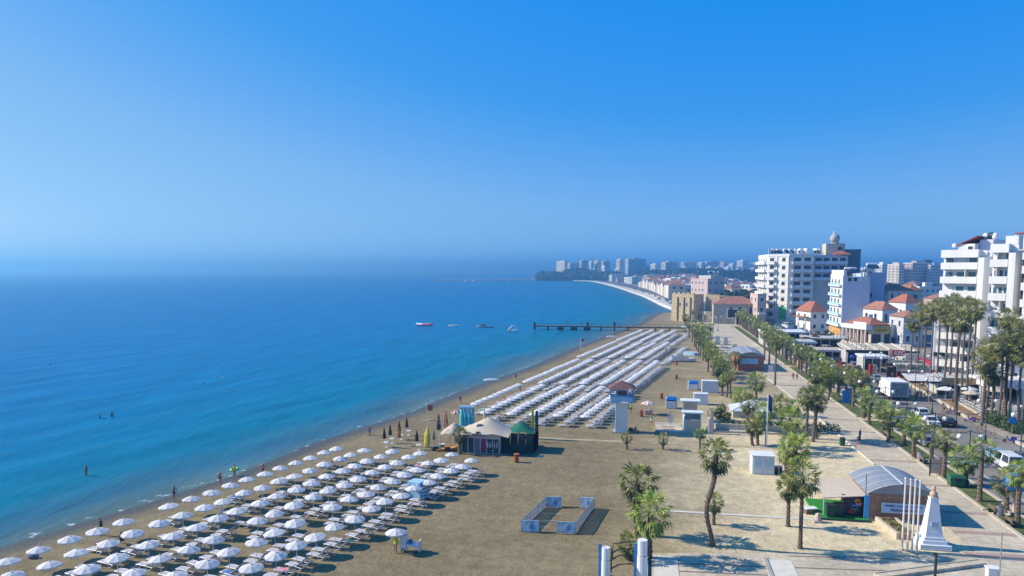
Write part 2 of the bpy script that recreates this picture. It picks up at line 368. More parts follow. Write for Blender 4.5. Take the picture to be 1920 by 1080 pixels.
# beach ---------------------------------------------------------------
def sand_mat():
    m = bpy.data.materials.new('beach_sand'); m.use_nodes = True; n, l = m.node_tree.nodes, m.node_tree.links
    b = n['Principled BSDF']; b.inputs['Specular IOR Level'].default_value = 0.15
    a = n.new('ShaderNodeAttribute'); a.attribute_name = 'inland'; pa = n.new('ShaderNodeAttribute'); pa.attribute_name = 'pale'
    geo = n.new('ShaderNodeNewGeometry')
    def noise(sc, det=5, stretch=None, rough=0.6):
        q = n.new('ShaderNodeTexNoise'); q.inputs['Scale'].default_value = sc; q.inputs['Detail'].default_value = det; q.inputs['Roughness'].default_value = rough
        if stretch:
            mp = n.new('ShaderNodeMapping'); mp.inputs['Scale'].default_value = stretch; l.new(geo.outputs['Position'], mp.inputs['Vector']); l.new(mp.outputs['Vector'], q.inputs['Vector'])
        else: l.new(geo.outputs['Position'], q.inputs['Vector'])
        return q
    big = noise(0.09, 6, (0.75, 1.25, 1)); mid = noise(0.8, 7, None, 0.72); fine = noise(5.0, 4)
    ad = n.new('ShaderNodeMath'); ad.operation = 'MULTIPLY_ADD'; ad.inputs[1].default_value = 0.85; l.new(big.outputs['Fac'], ad.inputs[0]); l.new(pa.outputs['Fac'], ad.inputs[2])
    mr = n.new('ShaderNodeMapRange'); mr.inputs['From Min'].default_value = 0.15; mr.inputs['From Max'].default_value = 1.18; l.new(ad.outputs[0], mr.inputs['Value'])
    r = n.new('ShaderNodeValToRGB'); e = r.color_ramp.elements
    e[0].color = (0.20, 0.155, 0.080, 1); e[1].color = (0.76, 0.63, 0.40, 1)
    q = e.new(0.5); q.color = (0.335, 0.27, 0.155, 1)
    l.new(mr.outputs[0], r.inputs['Fac'])
    m1 = n.new('ShaderNodeMapRange'); m1.inputs['From Min'].default_value = 0.3; m1.inputs['From Max'].default_value = 0.7; m1.inputs['To Min'].default_value = 0.66; m1.inputs['To Max'].default_value = 1.18; l.new(mid.outputs['Fac'], m1.inputs['Value'])
    m2 = n.new('ShaderNodeMapRange'); m2.inputs['From Min'].default_value = 0.3; m2.inputs['From Max'].default_value = 0.7; m2.inputs['To Min'].default_value = 0.9; m2.inputs['To Max'].default_value = 1.08; l.new(fine.outputs['Fac'], m2.inputs['Value'])
    mm = n.new('ShaderNodeMath'); mm.operation = 'MULTIPLY'; l.new(m1.outputs[0], mm.inputs[0]); l.new(m2.outputs[0], mm.inputs[1])
    sc = n.new('ShaderNodeVectorMath'); sc.operation = 'SCALE'; l.new(r.outputs['Color'], sc.inputs[0]); l.new(mm.outputs[0], sc.inputs['Scale'])
    # wet sand at the water's edge
    wa = n.new('ShaderNodeMath'); wa.operation = 'MULTIPLY_ADD'; wa.inputs[1].default_value = 2.2; l.new(mid.outputs['Fac'], wa.inputs[0]); l.new(a.outputs['Fac'], wa.inputs[2])
    wet = n.new('ShaderNodeMapRange'); wet.inputs['From Min'].default_value = 6.2; wet.inputs['From Max'].default_value = 2.6; l.new(wa.outputs[0], wet.inputs['Value'])
    mx = n.new('ShaderNodeMix'); mx.data_type = 'RGBA'; mx.inputs['B'].default_value = (0.10, 0.085, 0.06, 1)
    l.new(wet.outputs[0], mx.inputs['Factor']); l.new(sc.outputs[0], mx.inputs['A']); l.new(mx.outputs['Result'], b.inputs['Base Color'])
    rr = n.new('ShaderNodeMapRange'); rr.inputs['To Min'].default_value = 0.95; rr.inputs['To Max'].default_value = 0.35; l.new(wet.outputs[0], rr.inputs['Value']); l.new(rr.outputs[0], b.inputs['Roughness'])
    vo = noise(1.6, 6, None, 0.75)
    bp = n.new('ShaderNodeBump'); bp.inputs['Strength'].default_value = 0.8; bp.inputs['Distance'].default_value = 0.22
    l.new(vo.outputs['Fac'], bp.inputs['Height']); l.new(bp.outputs['Normal'], b.inputs['Normal'])
    return m
SAND = sand_mat()
_pz = [P(1222, 1037), P(1480, 1038), P(1600, 1043), P(1690, 1043), P(1790, 1036)]; PZ0 = _pz[0][0]-0.3; PZX = [p[0] for p in _pz]; PZY = [p[1] for p in _pz]
yb = list(np.arange(-60, 20, 4.0))+list(np.arange(20, 330, 1.0))+list(np.arange(330, 446, 2.0))
us = [-14, -9, -5, -3, -1.5, -0.6, 0, 0.7, 1.5, 2.5, 3.5, 5, 7]
bv = []; inl = []; pale = []
RIGHT = 44.0
for y in yb:
    x0 = shore_x(y); w = max(6.0, RIGHT-x0)
    row = [x0+u for u in us]+[x0+7+(w-7)*k/26 for k in range(1, 27)]
    for x in row:
        u = x-x0
        z = -0.155+0.155*min(1, max(0, u)/4.0) if u >= 0 else -0.155+0.07*u
        if u > 5: z += 0.05*math.sin(x*1.1+1.7*math.sin(y*0.4))*math.sin(y*0.8+x*0.3)*min(1, (u-5)/4)*(1 if x < 8 else 0.3)
        if x > 19: z = min(z, -0.012)
        if x > PZ0 and y < np.interp(x, PZX, PZY)+0.8: z = -0.05
        bv.append((x, y, z)); inl.append(u)
        pale.append(max(0, min(1, (x+6)/26))*max(0.35, min(1, (190-y)/80)) if y > 0 else 1)
nr = len(us)+26; idx = np.arange(len(bv)).reshape(-1, nr)
bq = np.stack([idx[:-1,:-1], idx[:-1,1:], idx[1:,1:], idx[1:,:-1]], -1).reshape(-1, 4)
me = bpy.data.meshes.new('beach'); me.from_pydata(bv, [], bq.tolist()); me.materials.append(SAND)
me.polygons.foreach_set('use_smooth', [True]*len(me.polygons))
me.attributes.new('inland', 'FLOAT', 'POINT').data.foreach_set('value', inl)
me.attributes.new('pale', 'FLOAT', 'POINT').data.foreach_set('value', pale)
inst('beach', me, kind='structure')
# town ground reaching the horizon on the land side
GROUND = mat('town_ground', (0.26, 0.235, 0.19), 0.95, 0.3, 0.05)
inn = [(p[0]+9, p[1]) for p in shore[:-2]]+[(46, 452), (47, 430)]
land = inn+[(a, b) for a, b in offset(seawall, 3.0)]+[(-300, 1900), (-420, 2600), (-500, 4500), (9000, 6500), (9000, -120)]
mb = MB(); mb.add([(x, y, -0.10 if y < 455 else -0.02) for x, y in land], [tuple(range(len(land)-1, -1, -1))])
mk('ground', mb, GROUND, kind='structure')
def sheet(name, poly, z, m, **k):
    mb = MB(); mb.add([(x, y, z) for x, y in poly], [tuple(range(len(poly)))])
    return mk(name, mb, m, kind='structure', **k)
def paver(name, col, bw=1.2, bh=0.6):
    m = mat(name, col, 0.9, 0.16, 0.22, bump=0.15, bscale=6); n, l = m.node_tree.nodes, m.node_tree.links; b = n['Principled BSDF']
    src = b.inputs['Base Color'].links[0].from_socket
    geo = n.new('ShaderNodeNewGeometry'); bt = n.new('ShaderNodeTexBrick'); bt.inputs['Scale'].default_value = 1.0; bt.inputs['Brick Width'].default_value = bw; bt.inputs['Row Height'].default_value = bh; bt.inputs['Mortar Size'].default_value = 0.03
    bt.inputs['Color1'].default_value = (1.03, 1.03, 1.03, 1); bt.inputs['Color2'].default_value = (0.95, 0.95, 0.95, 1); bt.inputs['Mortar'].default_value = (0.78, 0.76, 0.73, 1)
    l.new(geo.outputs['Position'], bt.inputs['Vector'])
    n2 = n.new('ShaderNodeTexNoise'); n2.inputs['Scale'].default_value = 1.7; n2.inputs['Detail'].default_value = 6; l.new(geo.outputs['Position'], n2.inputs['Vector'])
    r2 = n.new('ShaderNodeMapRange'); r2.inputs['From Min'].default_value = 0.3; r2.inputs['From Max'].default_value = 0.7; r2.inputs['To Min'].default_value = 0.8; r2.inputs['To Max'].default_value = 1.1; l.new(n2.outputs['Fac'], r2.inputs['Value'])
    v1 = n.new('ShaderNodeVectorMath'); v1.operation = 'MULTIPLY'; l.new(src, v1.inputs[0]); l.new(bt.outputs['Color'], v1.inputs[1])
    v2 = n.new('ShaderNodeVectorMath'); v2.operation = 'SCALE'; l.new(v1.outputs[0], v2.inputs[0]); l.new(r2.outputs[0], v2.inputs['Scale']); l.new(v2.outputs[0], b.inputs['Base Color'])
    return m
PAVE = paver('promenade_paving', (0.59, 0.505, 0.37))
PAVED = paver('plaza_paving', (0.57, 0.49, 0.36), 1.6, 0.8)
REDP = mat('red_paving', (0.40, 0.28, 0.235), 0.9, 0.15, 1.0)
ASPH = mat('pale_worn_asphalt', (0.24, 0.215, 0.185), 0.9, 0.16, 0.15, bump=0.2, bscale=9)
KERB = mat('kerb_stone', (0.52, 0.46, 0.36), 0.9, 0.12, 1.0)
DKERB = mat('paving_joint', (0.17, 0.14, 0.11), 0.9, 0.2)
EDGEW = mat('pale_edging', (0.66, 0.62, 0.52), 0.9, 0.08)
SOIL = mat('bare_dry_soil', (0.28, 0.19, 0.095), 0.95, 0.25, 0.5, bump=0.6, bscale=3)
GRASSM = mat('strip_lawn', (0.10, 0.13, 0.035), 0.95, 0.5, 0.7, bump=0.5, bscale=10)
PL = [(28.6, 64.0), (28.4, 101), (27.9, 129), (26.6, 170), (23.5, 220), (19.9, 268), (16.0, 330), (18, 405), (38.6, 409)]
prom = [(34.2, 64.0)]+[(34.4, 75), (34.2, 113), (34.8, 160), (35.0, 202), (36.6, 300), (38.6, 409)][0:]
sheet('promenade', [(p[0], p[1]) for p in prom[:-1]]+[(38.4, 409), (17.5, 409)]+[(p[0], p[1]) for p in PL[:-2]][::-1], 0.012, PAVE)
PZ = [P(1222, 1037)[:2], P(1480, 1038)[:2], P(1600, 1043)[:2], P(1690, 1043)[:2], P(1790, 1036)[:2]]
sheet('plaza', [(PZ[0][0]-0.3, 20), (60, 20), (60, 40), (34.4, 66)]+PZ[::-1], 0.022, PAVED)
pr_o = bpy.data.objects['promenade']; pl_o = bpy.data.objects['plaza']
for i, y in enumerate([76.0, 82.2, 92.4, 103.4, 112.6, 121.5, 131, 142, 154, 168, 184]):
    lx = np.interp(y, [p[1] for p in PL[:7]], [p[0] for p in PL[:7]])
    mk('paving_band', box_of(lx+0.1, y-0.45, 0.013, 34.1, y+0.45, 0.016), REDP, pr_o)
for q0, q1 in (((1258, 1057), (1761, 1074)), ((1258, 1071), (1440, 1079)), ((1480, 1043), (1690, 1049))):
    q0, q1 = P(*q0), P(*q1); L = math.hypot(q1[0]-q0[0], q1[1]-q0[1])
    mk('joint_line', box_of(0, -0.10, -0.02, L, 0.10, 0.03), DKERB, pl_o, loc=(q0[0], q0[1], 0), rz=math.atan2(q1[1]-q0[1], q1[0]-q0[0]))
mk('paving_band', box_of(27.5, 69.5, 0.013, 34.1, 70.6, 0.016), REDP, pr_o)
mk('ramp', box_of(PZ[0][0]+0.2, 44, 0.0, PZ[0][0]+2.2, PZ[0][1]-0.6, 0.06), EDGEW, pl_o)
rx_, ry_, _ = P(1437, 1047); mk('ramp', box_of(rx_, 44, 0.0, rx_+2.0, ry_-0.3, 0.06), EDGEW, pl_o)
mk('plaza_edge', box_of(PZ[0][0]-0.7, 30, -0.05, PZ[0][0]-0.3, PZ[0][1]+1, 0.22), CONC, pl_o)
mk('plaza_edge', box_of(rx_-0.3, 44, 0.0, rx_-0.003, ry_, 0.14), CONC, pl_o)
for (x0, y0), (x1, y1) in zip(PL[1:5], PL[2:6]):
    L = math.hypot(x1-x0, y1-y0)
    mk('pale_edging', box_of(-0.12, 0, 0.0, 0.12, L-0.02, 0.10), EDGEW, pr_o, loc=(x0, y0, 0), rz=math.atan2(-(x1-x0), y1-y0))
# pale concrete strips across the sand
mk('concrete_path', box_of(P(1250,955)[0], 76.9, 0.0, P(1525,957)[0], 77.4, 0.06), EDGEW, kind='structure')
mk('sand_track', box_of(-24, 107.6, -0.05, 14, 108.7, 0.012), mat('trodden_sand', (0.43, 0.35, 0.21), 0.95, 0.2, 0.6), kind='structure')
mk('concrete_path', box_of(14.2, 107.6, 0.0, 27, 109.2, 0.05), PAVED, kind='structure')
# planting strip, road, kerbs
gaps = [(60, 69.5), (82.0, 83.8), (103.0, 105.5), (131, 134), (160, 164), (200, 205)]
lo = 30
segs = []
for a, b in gaps+[(340, 341)]:
    segs.append((lo, a)); lo = b
for a, b in segs:
    if b-a < 1: continue
    o = mk('planting_strip', box_of(34.65, a, -0.05, 37.15, b, 0.06), GRASSM, kind='structure')
    mk('kerb', box_of(34.25, a-0.2, -0.05, 34.63, b+0.2, 0.13), KERB, o); mk('kerb', box_of(37.17, a-0.2, -0.05, 37.5, b+0.2, 0.13), KERB, o)
sheet('road', [(37.4, -40), (52, -40), (51.4, 130), (54.6, 175), (57.2, 203), (60, 300), (70, 420), (40, 420), (38.4, 300)], 0.004, ASPH)
rd = bpy.data.objects['road']
mk('kerb', box_of(42.6, 60, 0.0, 43.0, 88.5, 0.13), KERB, rd); mk('kerb', box_of(43.2, 93, 0.0, 43.5, 150, 0.10), KERB, rd)
for i in range(9): mk('lane_marking', box_of(40.0, 60+9*i, 0.005, 40.12, 63+9*i, 0.009), WHITE, rd)
for i in range(6): mk('crossing_stripe', box_of(38.2+0.75*i, 103.2, 0.005, 38.7+0.75*i, 105.8, 0.009), WHITE, rd)
SIDE = paver('sidewalk_paving', (0.38, 0.33, 0.265), 1.0, 0.5)
sheet('pavement', [(52.6, -40), (75, -40), (75, 420), (70.2, 420), (60.2, 300), (57.4, 203), (54.8, 175), (51.8, 130)], 0.010, SIDE)
def planter_strip(x0, x1, y0, y1, sk):
    L = y1-y0; mb = MB(); mb.add([(x0, 0, 0.2), (x1, 0, 0.2), (x1+sk, L, 0.2), (x0+sk, L, 0.2)], [(0, 1, 2, 3)])
    o = mk('soil_bed', mb, SOIL, loc=(0, y0, 0), kind='structure')
    for x in (x0, x1):
        mb = MB(); q = [(x-0.2, -0.2), (x+0.2, -0.2), (x+sk+0.2, L+0.2), (x+sk-0.2, L+0.2)]
        mb.prism(q, 0, 0.45); mk('kerb', mb, KERB, o)
    for yy, xx in ((0, 0), (L, sk)): mk('kerb', box_of(x0+xx+0.21, yy-0.2, 0, x1+xx-0.21, yy+0.2, 0.44), KERB, o)
planter_strip(52.2, 55.0, 134.5, 153.0, 1.6)
planter_strip(54.0, 57.0, 157.5, 203.0, 3.0)
planter_strip(51.6, 55.5, 96.0, 118.0, 0.4)
# sea wall and coast road on the far shore
def ribbon(name, poly, d0, d1, z0, z1, m):
    a = interp(poly, 4); A = offset(a, d0); B = offset(a, d1); mb = MB()
    vs = [(x, y, z0) for x, y in A]+[(x, y, z1) for x, y in B]; n = len(A)
    mb.add(vs, [(i, n+i, n+i+1, i+1) for i in range(n-1)])
    return mk(name, mb, m, kind='structure')
SEAW = mat('pale_sea_wall', (0.62, 0.56, 0.46), 0.9, 0.15, 0.15)
ribbon('sea_wall', seawall, 0.0, 3.0, -0.6, 0.9, mat('rock_wall', (0.66, 0.64, 0.60), 0.9, 0.25, 0.3))
ribbon('coast_path', seawall, 3.0, 13.5, 0.9, 1.0, SEAW)
ribbon('coast_road', seawall, 13.5, 33, 1.0, 1.02, mat('coast_asphalt', (0.13, 0.125, 0.14), 0.9, 0.15, 0.1))
# sky is the world; the air between is one box of haze
hz = MB().box(-95000, -3000, -3.0, 95000, 95000, 62.0)
hm = bpy.data.materials.new('sea_haze'); hm.use_nodes = True; hn, hl = hm.node_tree.nodes, hm.node_tree.links
for q in list(hn):
    if q.type != 'OUTPUT_MATERIAL': hn.remove(q)
pv = hn.new('ShaderNodeVolumePrincipled'); pv.inputs['Color'].default_value = (0.22, 0.59, 1.0, 1); pv.inputs['Density'].default_value = 0.00048; pv.inputs['Anisotropy'].default_value = 0.45
hl.new(pv.outputs['Volume'], [q for q in hn if q.type == 'OUTPUT_MATERIAL'][0].inputs['Volume'])
hz_o = mk('haze', hz, hm, kind='stuff')
# ------------------------------------------------------------------ beach umbrellas and loungers
def canopy_mb(r=0.96, rise=0.35, n=8):
    mb = MB(); vs = [(0, 0, rise)]; fs = []
    for k, (f, h) in enumerate([(0.5, 0.60), (1.0, 0.0)]):
        for j in range(2*n):
            a = 2*math.pi*j/(2*n); rr = r*f*(1.0 if j % 2 == 0 else 0.955)
            vs.append((rr*math.cos(a), rr*math.sin(a), rise*h-(0.035 if j % 2 else 0)*f))
    for j in range(2*n):
        q = (j+1) % (2*n); fs.append((0, 1+j, 1+q)); fs.append((1+j, 1+2*n+j, 1+2*n+q, 1+q))
    b = len(vs)
    for j in range(2*n):
        x, y, z = vs[1+2*n+j]; vs.append((x*1.0, y*1.0, z-0.10))
    for j in range(2*n):
        q = (j+1) % (2*n); fs.append((1+2*n+j, b+j, b+q, 1+2*n+q))
    mb.add(vs, fs); mb.ball(0, 0, rise+0.04, 0.05, n=5, k=3)
    return mb
CAN_ME = canopy_mb().mesh('canopy', CANVAS)
POLE_ME = MB().cyl(0, 0, -0.3, 2.05, 0.028, 6).mesh('pole', POLE)
UMB_H = 1.76
def lounger_mbs():
    fr = MB()
    for y in (-0.31, 0.31):
        fr.tube([(-0.98, y, 0.30), (-0.5, y, 0.32), (0.25, y, 0.32), (0.95, y, 0.30)], 0.035, 5)
        fr.tube([(-0.98, y, 0.30), (-0.92, y, 0.12), (-0.70, y, 0.02), (-0.52, y, 0.12), (-0.42, y, 0.31)], 0.03, 5)
        fr.tube([(0.20, y, 0.31), (0.32, y, 0.10), (0.52, y, 0.02), (0.74, y, 0.12), (0.92, y, 0.30)], 0.03, 5)
        fr.tube([(0.18, y, 0.33), (0.80, y, 0.80)], 0.03, 5)
    for x, z in ((-0.98, 0.30), (0.95, 0.30), (0.80, 0.80)): fr.tube([(x, -0.31, z), (x, 0.31, z)], 0.03, 5)
    se = MB()
    for k in range(5): se.box(-0.95+0.23*k, -0.28, 0.325, -0.75+0.23*k, 0.28, 0.345)
    bk = MB()
    for k in range(3):
        a, b = k/3+0.01, (k+1)/3-0.03
        x0, z0, x1, z1 = 0.2+0.6*a, 0.35+0.45*a, 0.2+0.6*b, 0.35+0.45*b
        bk.add([(x0,-0.28,z0),(x0,0.28,z0),(x1,0.28,z1),(x1,-0.28,z1),(x0+.015,-0.28,z0-.02),(x0+.015,0.28,z0-.02),(x1+.015,0.28,z1-.02),(x1+.015,-0.28,z1-.02)],
               [(0,1,2,3),(7,6,5,4),(0,4,5,1),(2,6,7,3),(1,5,6,2),(3,7,4,0)])
    return fr, se, bk
lf, ls, lb = lounger_mbs()
LF_ME, LS_ME, LB_ME = lf.mesh('frame', PLASTIC), ls.mesh('seat', SLING), lb.mesh('backrest', SLING)
def umbrella(x, y, label, group, rz):
    t = th('beach_umbrella', label, 'umbrella', (x, y, 0), rz, group)
    inst('pole', POLE_ME, t); inst('canopy', CAN_ME, t, (0, 0, UMB_H)); return t
def lounger(x, y, label, group, rz):
    t = th('sun_lounger', label, 'sun lounger', (x, y, 0), rz, group)
    inst('frame', LF_ME, t); inst('seat', LS_ME, t); inst('backrest', LB_ME, t); return t
NEARG, FARG = 'umbrellas of the near beach block', 'umbrellas of the far beach block'
LNG = 'loungers under the beach umbrellas'
ROWN = ['waterline row', 'second row inland', 'third row inland', 'fourth row inland', 'fifth row inland', 'sixth row inland']
rest_u, rest_l = [], []
n_l = 0
rz1 = -math.atan(0.262)
for r, dt in enumerate([0, 3.75, 7.55, 11.35, 15.3, 19.3]):
    k = 0
    for i in range(-2, 17):
        y = 49.3+2.5*i+RNG.normal(0, 0.07); x = -50.45+0.262*(y-49.3)+dt+RNG.normal(0, 0.07)
        if r == 0 and i == 5 or r == 3 and i == 4 or r == 5 and i > 15: continue
        if r == 4 and i in (-2, 6): continue
        k += 1
        o_ = umbrella(x, y, f'white umbrella, {ORD[k-1]} from the camera in the {ROWN[r]} of the near block', NEARG, rz1+RNG.normal(0, 0.2)); o_.rotation_euler = (RNG.normal(0, 0.035), RNG.normal(0, 0.035), o_.rotation_euler.z); z_ = RNG.uniform(0.94, 1.03); o_.scale = (z_, z_, RNG.uniform(0.93, 1.04))
        if r == 0 and (i % 3): continue
        for w, sd in (('nearer', -1), ('farther', 1)):
            cx = x+0.35+RNG.normal(0, 0.10); cy = y+sd*0.62+RNG.normal(0, 0.06)
            if RNG.random() < 0.04: continue
            n_l += 1
            lounger(cx, cy, f'{w} white lounger under the {ORD[k-1]} umbrella of the near block, {ROWN[r]}', LNG, rz1+RNG.normal(0, 0.07))
rz2 = -math.atan(0.168)
BLK = {'second': (117.3, 13, [-31.2, -26.6, -22.3, -18.5, -14.4, -10.2]), 'third': (151.8, 17, [-25.5, -21.9, -17.7, -13.7, -9.5, -5.3]),
       'fourth': (199.0, 18, [-18.8, -14.7, -10.6, -6.2, -2.2, 2.2]), 'fifth': (248.2, 18, [-11.0, -7.1, -3.0, 1.4, 5.2])}
for bi, (bn, (y0, n, rows)) in enumerate(BLK.items()):
    for r, x0 in enumerate(rows):
        last = (bn == 'fifth' and r == 4) or (bn == 'fourth' and r == 5)
        for i in range(n):
            y = y0+2.5*i+RNG.normal(0, 0.08); x = x0+0.168*(y-y0)+RNG.normal(0, 0.08)
            if bn == 'second' and r == 0 and i < 3: continue
            if bi < 2:
                umbrella(x, y, f'white umbrella, {ORD[i]} from the near end of the {bn} block, {ROWN[r]}', FARG, RNG.normal(0, 0.3))
            elif not last: rest_u.append((x, y))
            for w, sd in (('nearer', -1), ('farther', 1)):
                if RNG.random() < 0.05: continue
                cx = x+1.0+RNG.normal(0, 0.14); cy = y+sd*0.6
                if n_l < 300:
                    n_l += 1
                    lounger(cx, cy, f'{w} white lounger under the {ORD[i]} umbrella of the second block, {ROWN[r]}', LNG, rz2+RNG.normal(0, 0.06))
                else: rest_l.append((cx, cy))
def scatter(name, mbs, mats, pts, rz, z=0.0, **k):
    mb = MB()
    V = []; F = []; M = []; b = 0
    for j, src in enumerate(mbs):
        arr = np.array(src.v)
        for (x, y) in pts:
            a = rz+RNG.normal(0, 0.06); ca, sa = math.cos(a), math.sin(a)
            w = np.stack([x+arr[:, 0]*ca-arr[:, 1]*sa, y+arr[:, 0]*sa+arr[:, 1]*ca, arr[:, 2]+(z if j == 0 else 0)], 1)
            V.extend(w.tolist()); F.extend([tuple(b+i for i in f) for f in src.f]); M.extend([j]*len(src.f)); b += len(arr)
    mb.v, mb.f, mb.m, mb.tone = V, F, M, [0.5]*len(F)
    return mk(name, mb, mats, **k)
scatter('beach_umbrellas', [canopy_mb(n=6), MB().cyl(0, 0, 0, 2.0, 0.03, 4)], [CANVAS, POLE], rest_u, 0, UMB_H, kind='stuff', label='far rows of white umbrellas on the beach before the pier', cat='umbrellas')
fs_ = MB(); fs_.v = list(lf.v); fs_.f = list(lf.f)
scatter('sun_loungers', [fs_, ls, lb], [PLASTIC, SLING, SLING], rest_l, rz2, kind='stuff', label='packed far rows of white loungers under the umbrellas', cat='loungers')
# a few towels left on loungers
twl = {'red': (0.5, 0.05, 0.05), 'teal': (0.03, 0.35, 0.38), 'yellow': (0.65, 0.48, 0.06), 'blue': (0.06, 0.18, 0.5), 'pink': (0.65, 0.28, 0.33)}
lgs = [o for o in SC.objects if o.name.startswith('sun_lounger') and o.parent is None and o.get('category') == 'sun lounger']
for i in range(22):
    o = lgs[(i*37+11) % len(lgs)]; nme = list(twl)[i % 5]
    t = th('towel', f'{nme} towel on the '+o['label'].replace('white lounger', 'lounger').replace(' umbrella of the ', ' umbrella, ').replace('under the ', 'under '), 'towel', (o.location.x, o.location.y, 0.36), o.rotation_euler.z)
    mk('cloth', MB().add([(-0.75, -0.3, 0), (0.15, -0.3, 0), (0.15, 0.3, 0), (-0.75, 0.3, 0), (-0.80, -0.31, -0.14), (-0.80, 0.31, -0.14), (-0.3, -0.34, -0.1), (0.1, -0.34, -0.1)], [(0, 1, 2, 3), (0, 3, 5, 4), (0, 6, 7, 1)]), mat('towel_'+nme, twl[nme], 0.95, 0.15, 4), t)
# closed umbrellas
def closed_umbrella(x, y, h, m, label, group=None, r=0.2, ring=None):
    t = th('closed_umbrella', label, 'umbrella', (x, y, 0), RNG.random()*3, group)
    mk('pole', MB().cyl(0, 0, -0.2, h, 0.03, 6), POLE, t)
    mb = MB(); n = 8
    prof = [(0.05, h*0.42), (r*1.15, h*0.45), (r, h*0.6), (r*0.6, h*0.82), (0.04, h)]
    vs = []
    for k, (q, z) in enumerate(prof):
        for j in range(2*n): vs.append((q*(1 if j % 2 else 0.7)*math.cos(math.pi*j/n), q*(1 if j % 2 else 0.7)*math.sin(math.pi*j/n), z))
    mb.add(vs, [(k*2*n+j, k*2*n+(j+1) % (2*n), (k+1)*2*n+(j+1) % (2*n), (k+1)*2*n+j) for k in range(len(prof)-1) for j in range(2*n)])
    mk('folded_canopy', mb, m, t); return t
closed_umbrella(*P(416, 985)[:2], 2.2, CANVAS, 'furled white umbrella between the rows of the near block', r=0.16)
closed_umbrella(*P(807, 931)[:2], 2.3, BEIGEC, 'furled beige umbrella beside the pale blue covered stack', r=0.16)
def bar_table(x, y, label):
    t = th('bar_table', label, 'table', (x, y, 0), 0, 'small tables under the furled umbrellas')
    mk('table_top', MB().cyl(0, 0, 0.72, 0.76, 0.42, 12), WHITE, t); mk('leg', MB().cyl(0, 0, 0, 0.72, 0.04, 6), WHITE, t); mk('base', MB().cyl(0, 0, -0.02, 0.04, 0.24, 10), WHITE, t)
dk = [(721, 838, 'nearest the water'), (732, 831, 'second from the water'), (763, 816, 'farthest up the shore line'), (749, 824, 'half hidden behind the orange one'), (782, 843, 'standing over the dark table')]
for px, py, w in dk:
    x, y, _ = P(px, py); closed_umbrella(x, y, 2.75, BROWNC, f'furled dark brown umbrella by the beach bar, {w}', 'furled dark umbrellas by the bar', 0.24)
    bar_table(x+0.35, y-0.1, f'small white round table under the furled brown umbrella {w}')
closed_umbrella(*P(749, 836)[:2], 2.75, mat('orange_brown_cloth', (0.50, 0.17, 0.05), 0.8, 0.2), 'furled orange and brown umbrella over a white table', r=0.24)
closed_umbrella(*P(814, 838)[:2], 2.4, mat('dull_green_cloth', (0.30, 0.36, 0.16), 0.8, 0.2), 'furled pale green umbrella next to the yellow board', r=0.22)
closed_umbrella(*P(823, 828)[:2], 4.1, mat('plum_black_cloth', (0.06, 0.04, 0.07), 0.8, 0.2), 'tall furled plum black parasol in front of the bar', r=0.30)
closed_umbrella(*P(836, 822)[:2], 4.3, mat('salmon_cloth', (0.62, 0.24, 0.13), 0.8, 0.15), 'tall furled salmon orange parasol at the bar corner', r=0.34)

# ------------------------------------------------------------------ people
SKINS = [mat('tanned_skin', (0.40, 0.21, 0.13), 0.6, 0.05), mat('pink_skin', (0.55, 0.30, 0.21), 0.6, 0.05), mat('brown_skin', (0.22, 0.12, 0.08), 0.6, 0.05)]
HAIRS = [mat('dark_hair', (0.03, 0.02, 0.015), 0.8, 0.1), mat('grey_hair', (0.35, 0.33, 0.30), 0.8, 0.1), mat('brown_hair', (0.10, 0.055, 0.03), 0.8, 0.1)]
CLOTH = {}
def cloth(name, c): CLOTH[name] = mat('cloth_'+name, c, 0.85, 0.08); return CLOTH[name]
for nme, c in [('black', (0.02, 0.02, 0.025)), ('navy', (0.03, 0.05, 0.18)), ('red', (0.55, 0.03, 0.03)), ('white', (0.72, 0.72, 0.70)), ('blue', (0.06, 0.16, 0.50)), ('lime', (0.55, 0.75, 0.05)), ('pink', (0.65, 0.25, 0.30)), ('grey', (0.25, 0.26, 0.28)), ('green', (0.05, 0.28, 0.12)), ('orange', (0.7, 0.22, 0.04)), ('khaki', (0.35, 0.29, 0.18)), ('teal', (0.04, 0.30, 0.32))]: cloth(nme, c)
POSES = {
 'stand': dict(leg=[(0.11, 0.0), (-0.11, 0.02)], knee=[0.02, 0.01], hand=[(0.27, 0.04, 0.80), (-0.27, 0.02, 0.80)], elbow=[(0.27, -0.03, 1.08), (-0.27, -0.03, 1.08)]),
 'walk': dict(leg=[(0.10, 0.30), (-0.10, -0.28)], knee=[0.20, -0.04], hand=[(0.25, -0.18, 0.86), (-0.25, 0.22, 0.88)], elbow=[(0.26, -0.12, 1.10), (-0.26, 0.02, 1.10)]),
 'hips': dict(leg=[(0.14, 0.0), (-0.12, 0.05)], knee=[0.03, 0.03], hand=[(0.17, 0.08, 0.98), (-0.17, 0.08, 0.98)], elbow=[(0.36, -0.06, 1.12), (-0.36, -0.06, 1.12)]),
 'carry': dict(leg=[(0.11, 0.08), (-0.11, -0.06)], knee=[0.06, 0.0], hand=[(0.16, 0.30, 1.08), (-0.16, 0.30, 1.08)], elbow=[(0.28, 0.04, 1.08), (-0.28, 0.04, 1.08)]),
 'sit': dict(leg=[(0.13, 0.52), (-0.13, 0.52)], knee=[0.48, 0.48], hand=[(0.22, 0.34, 0.62), (-0.22, 0.34, 0.62)], elbow=[(0.28, 0.06, 0.68), (-0.28, 0.06, 0.68)], drop=0.43),
}
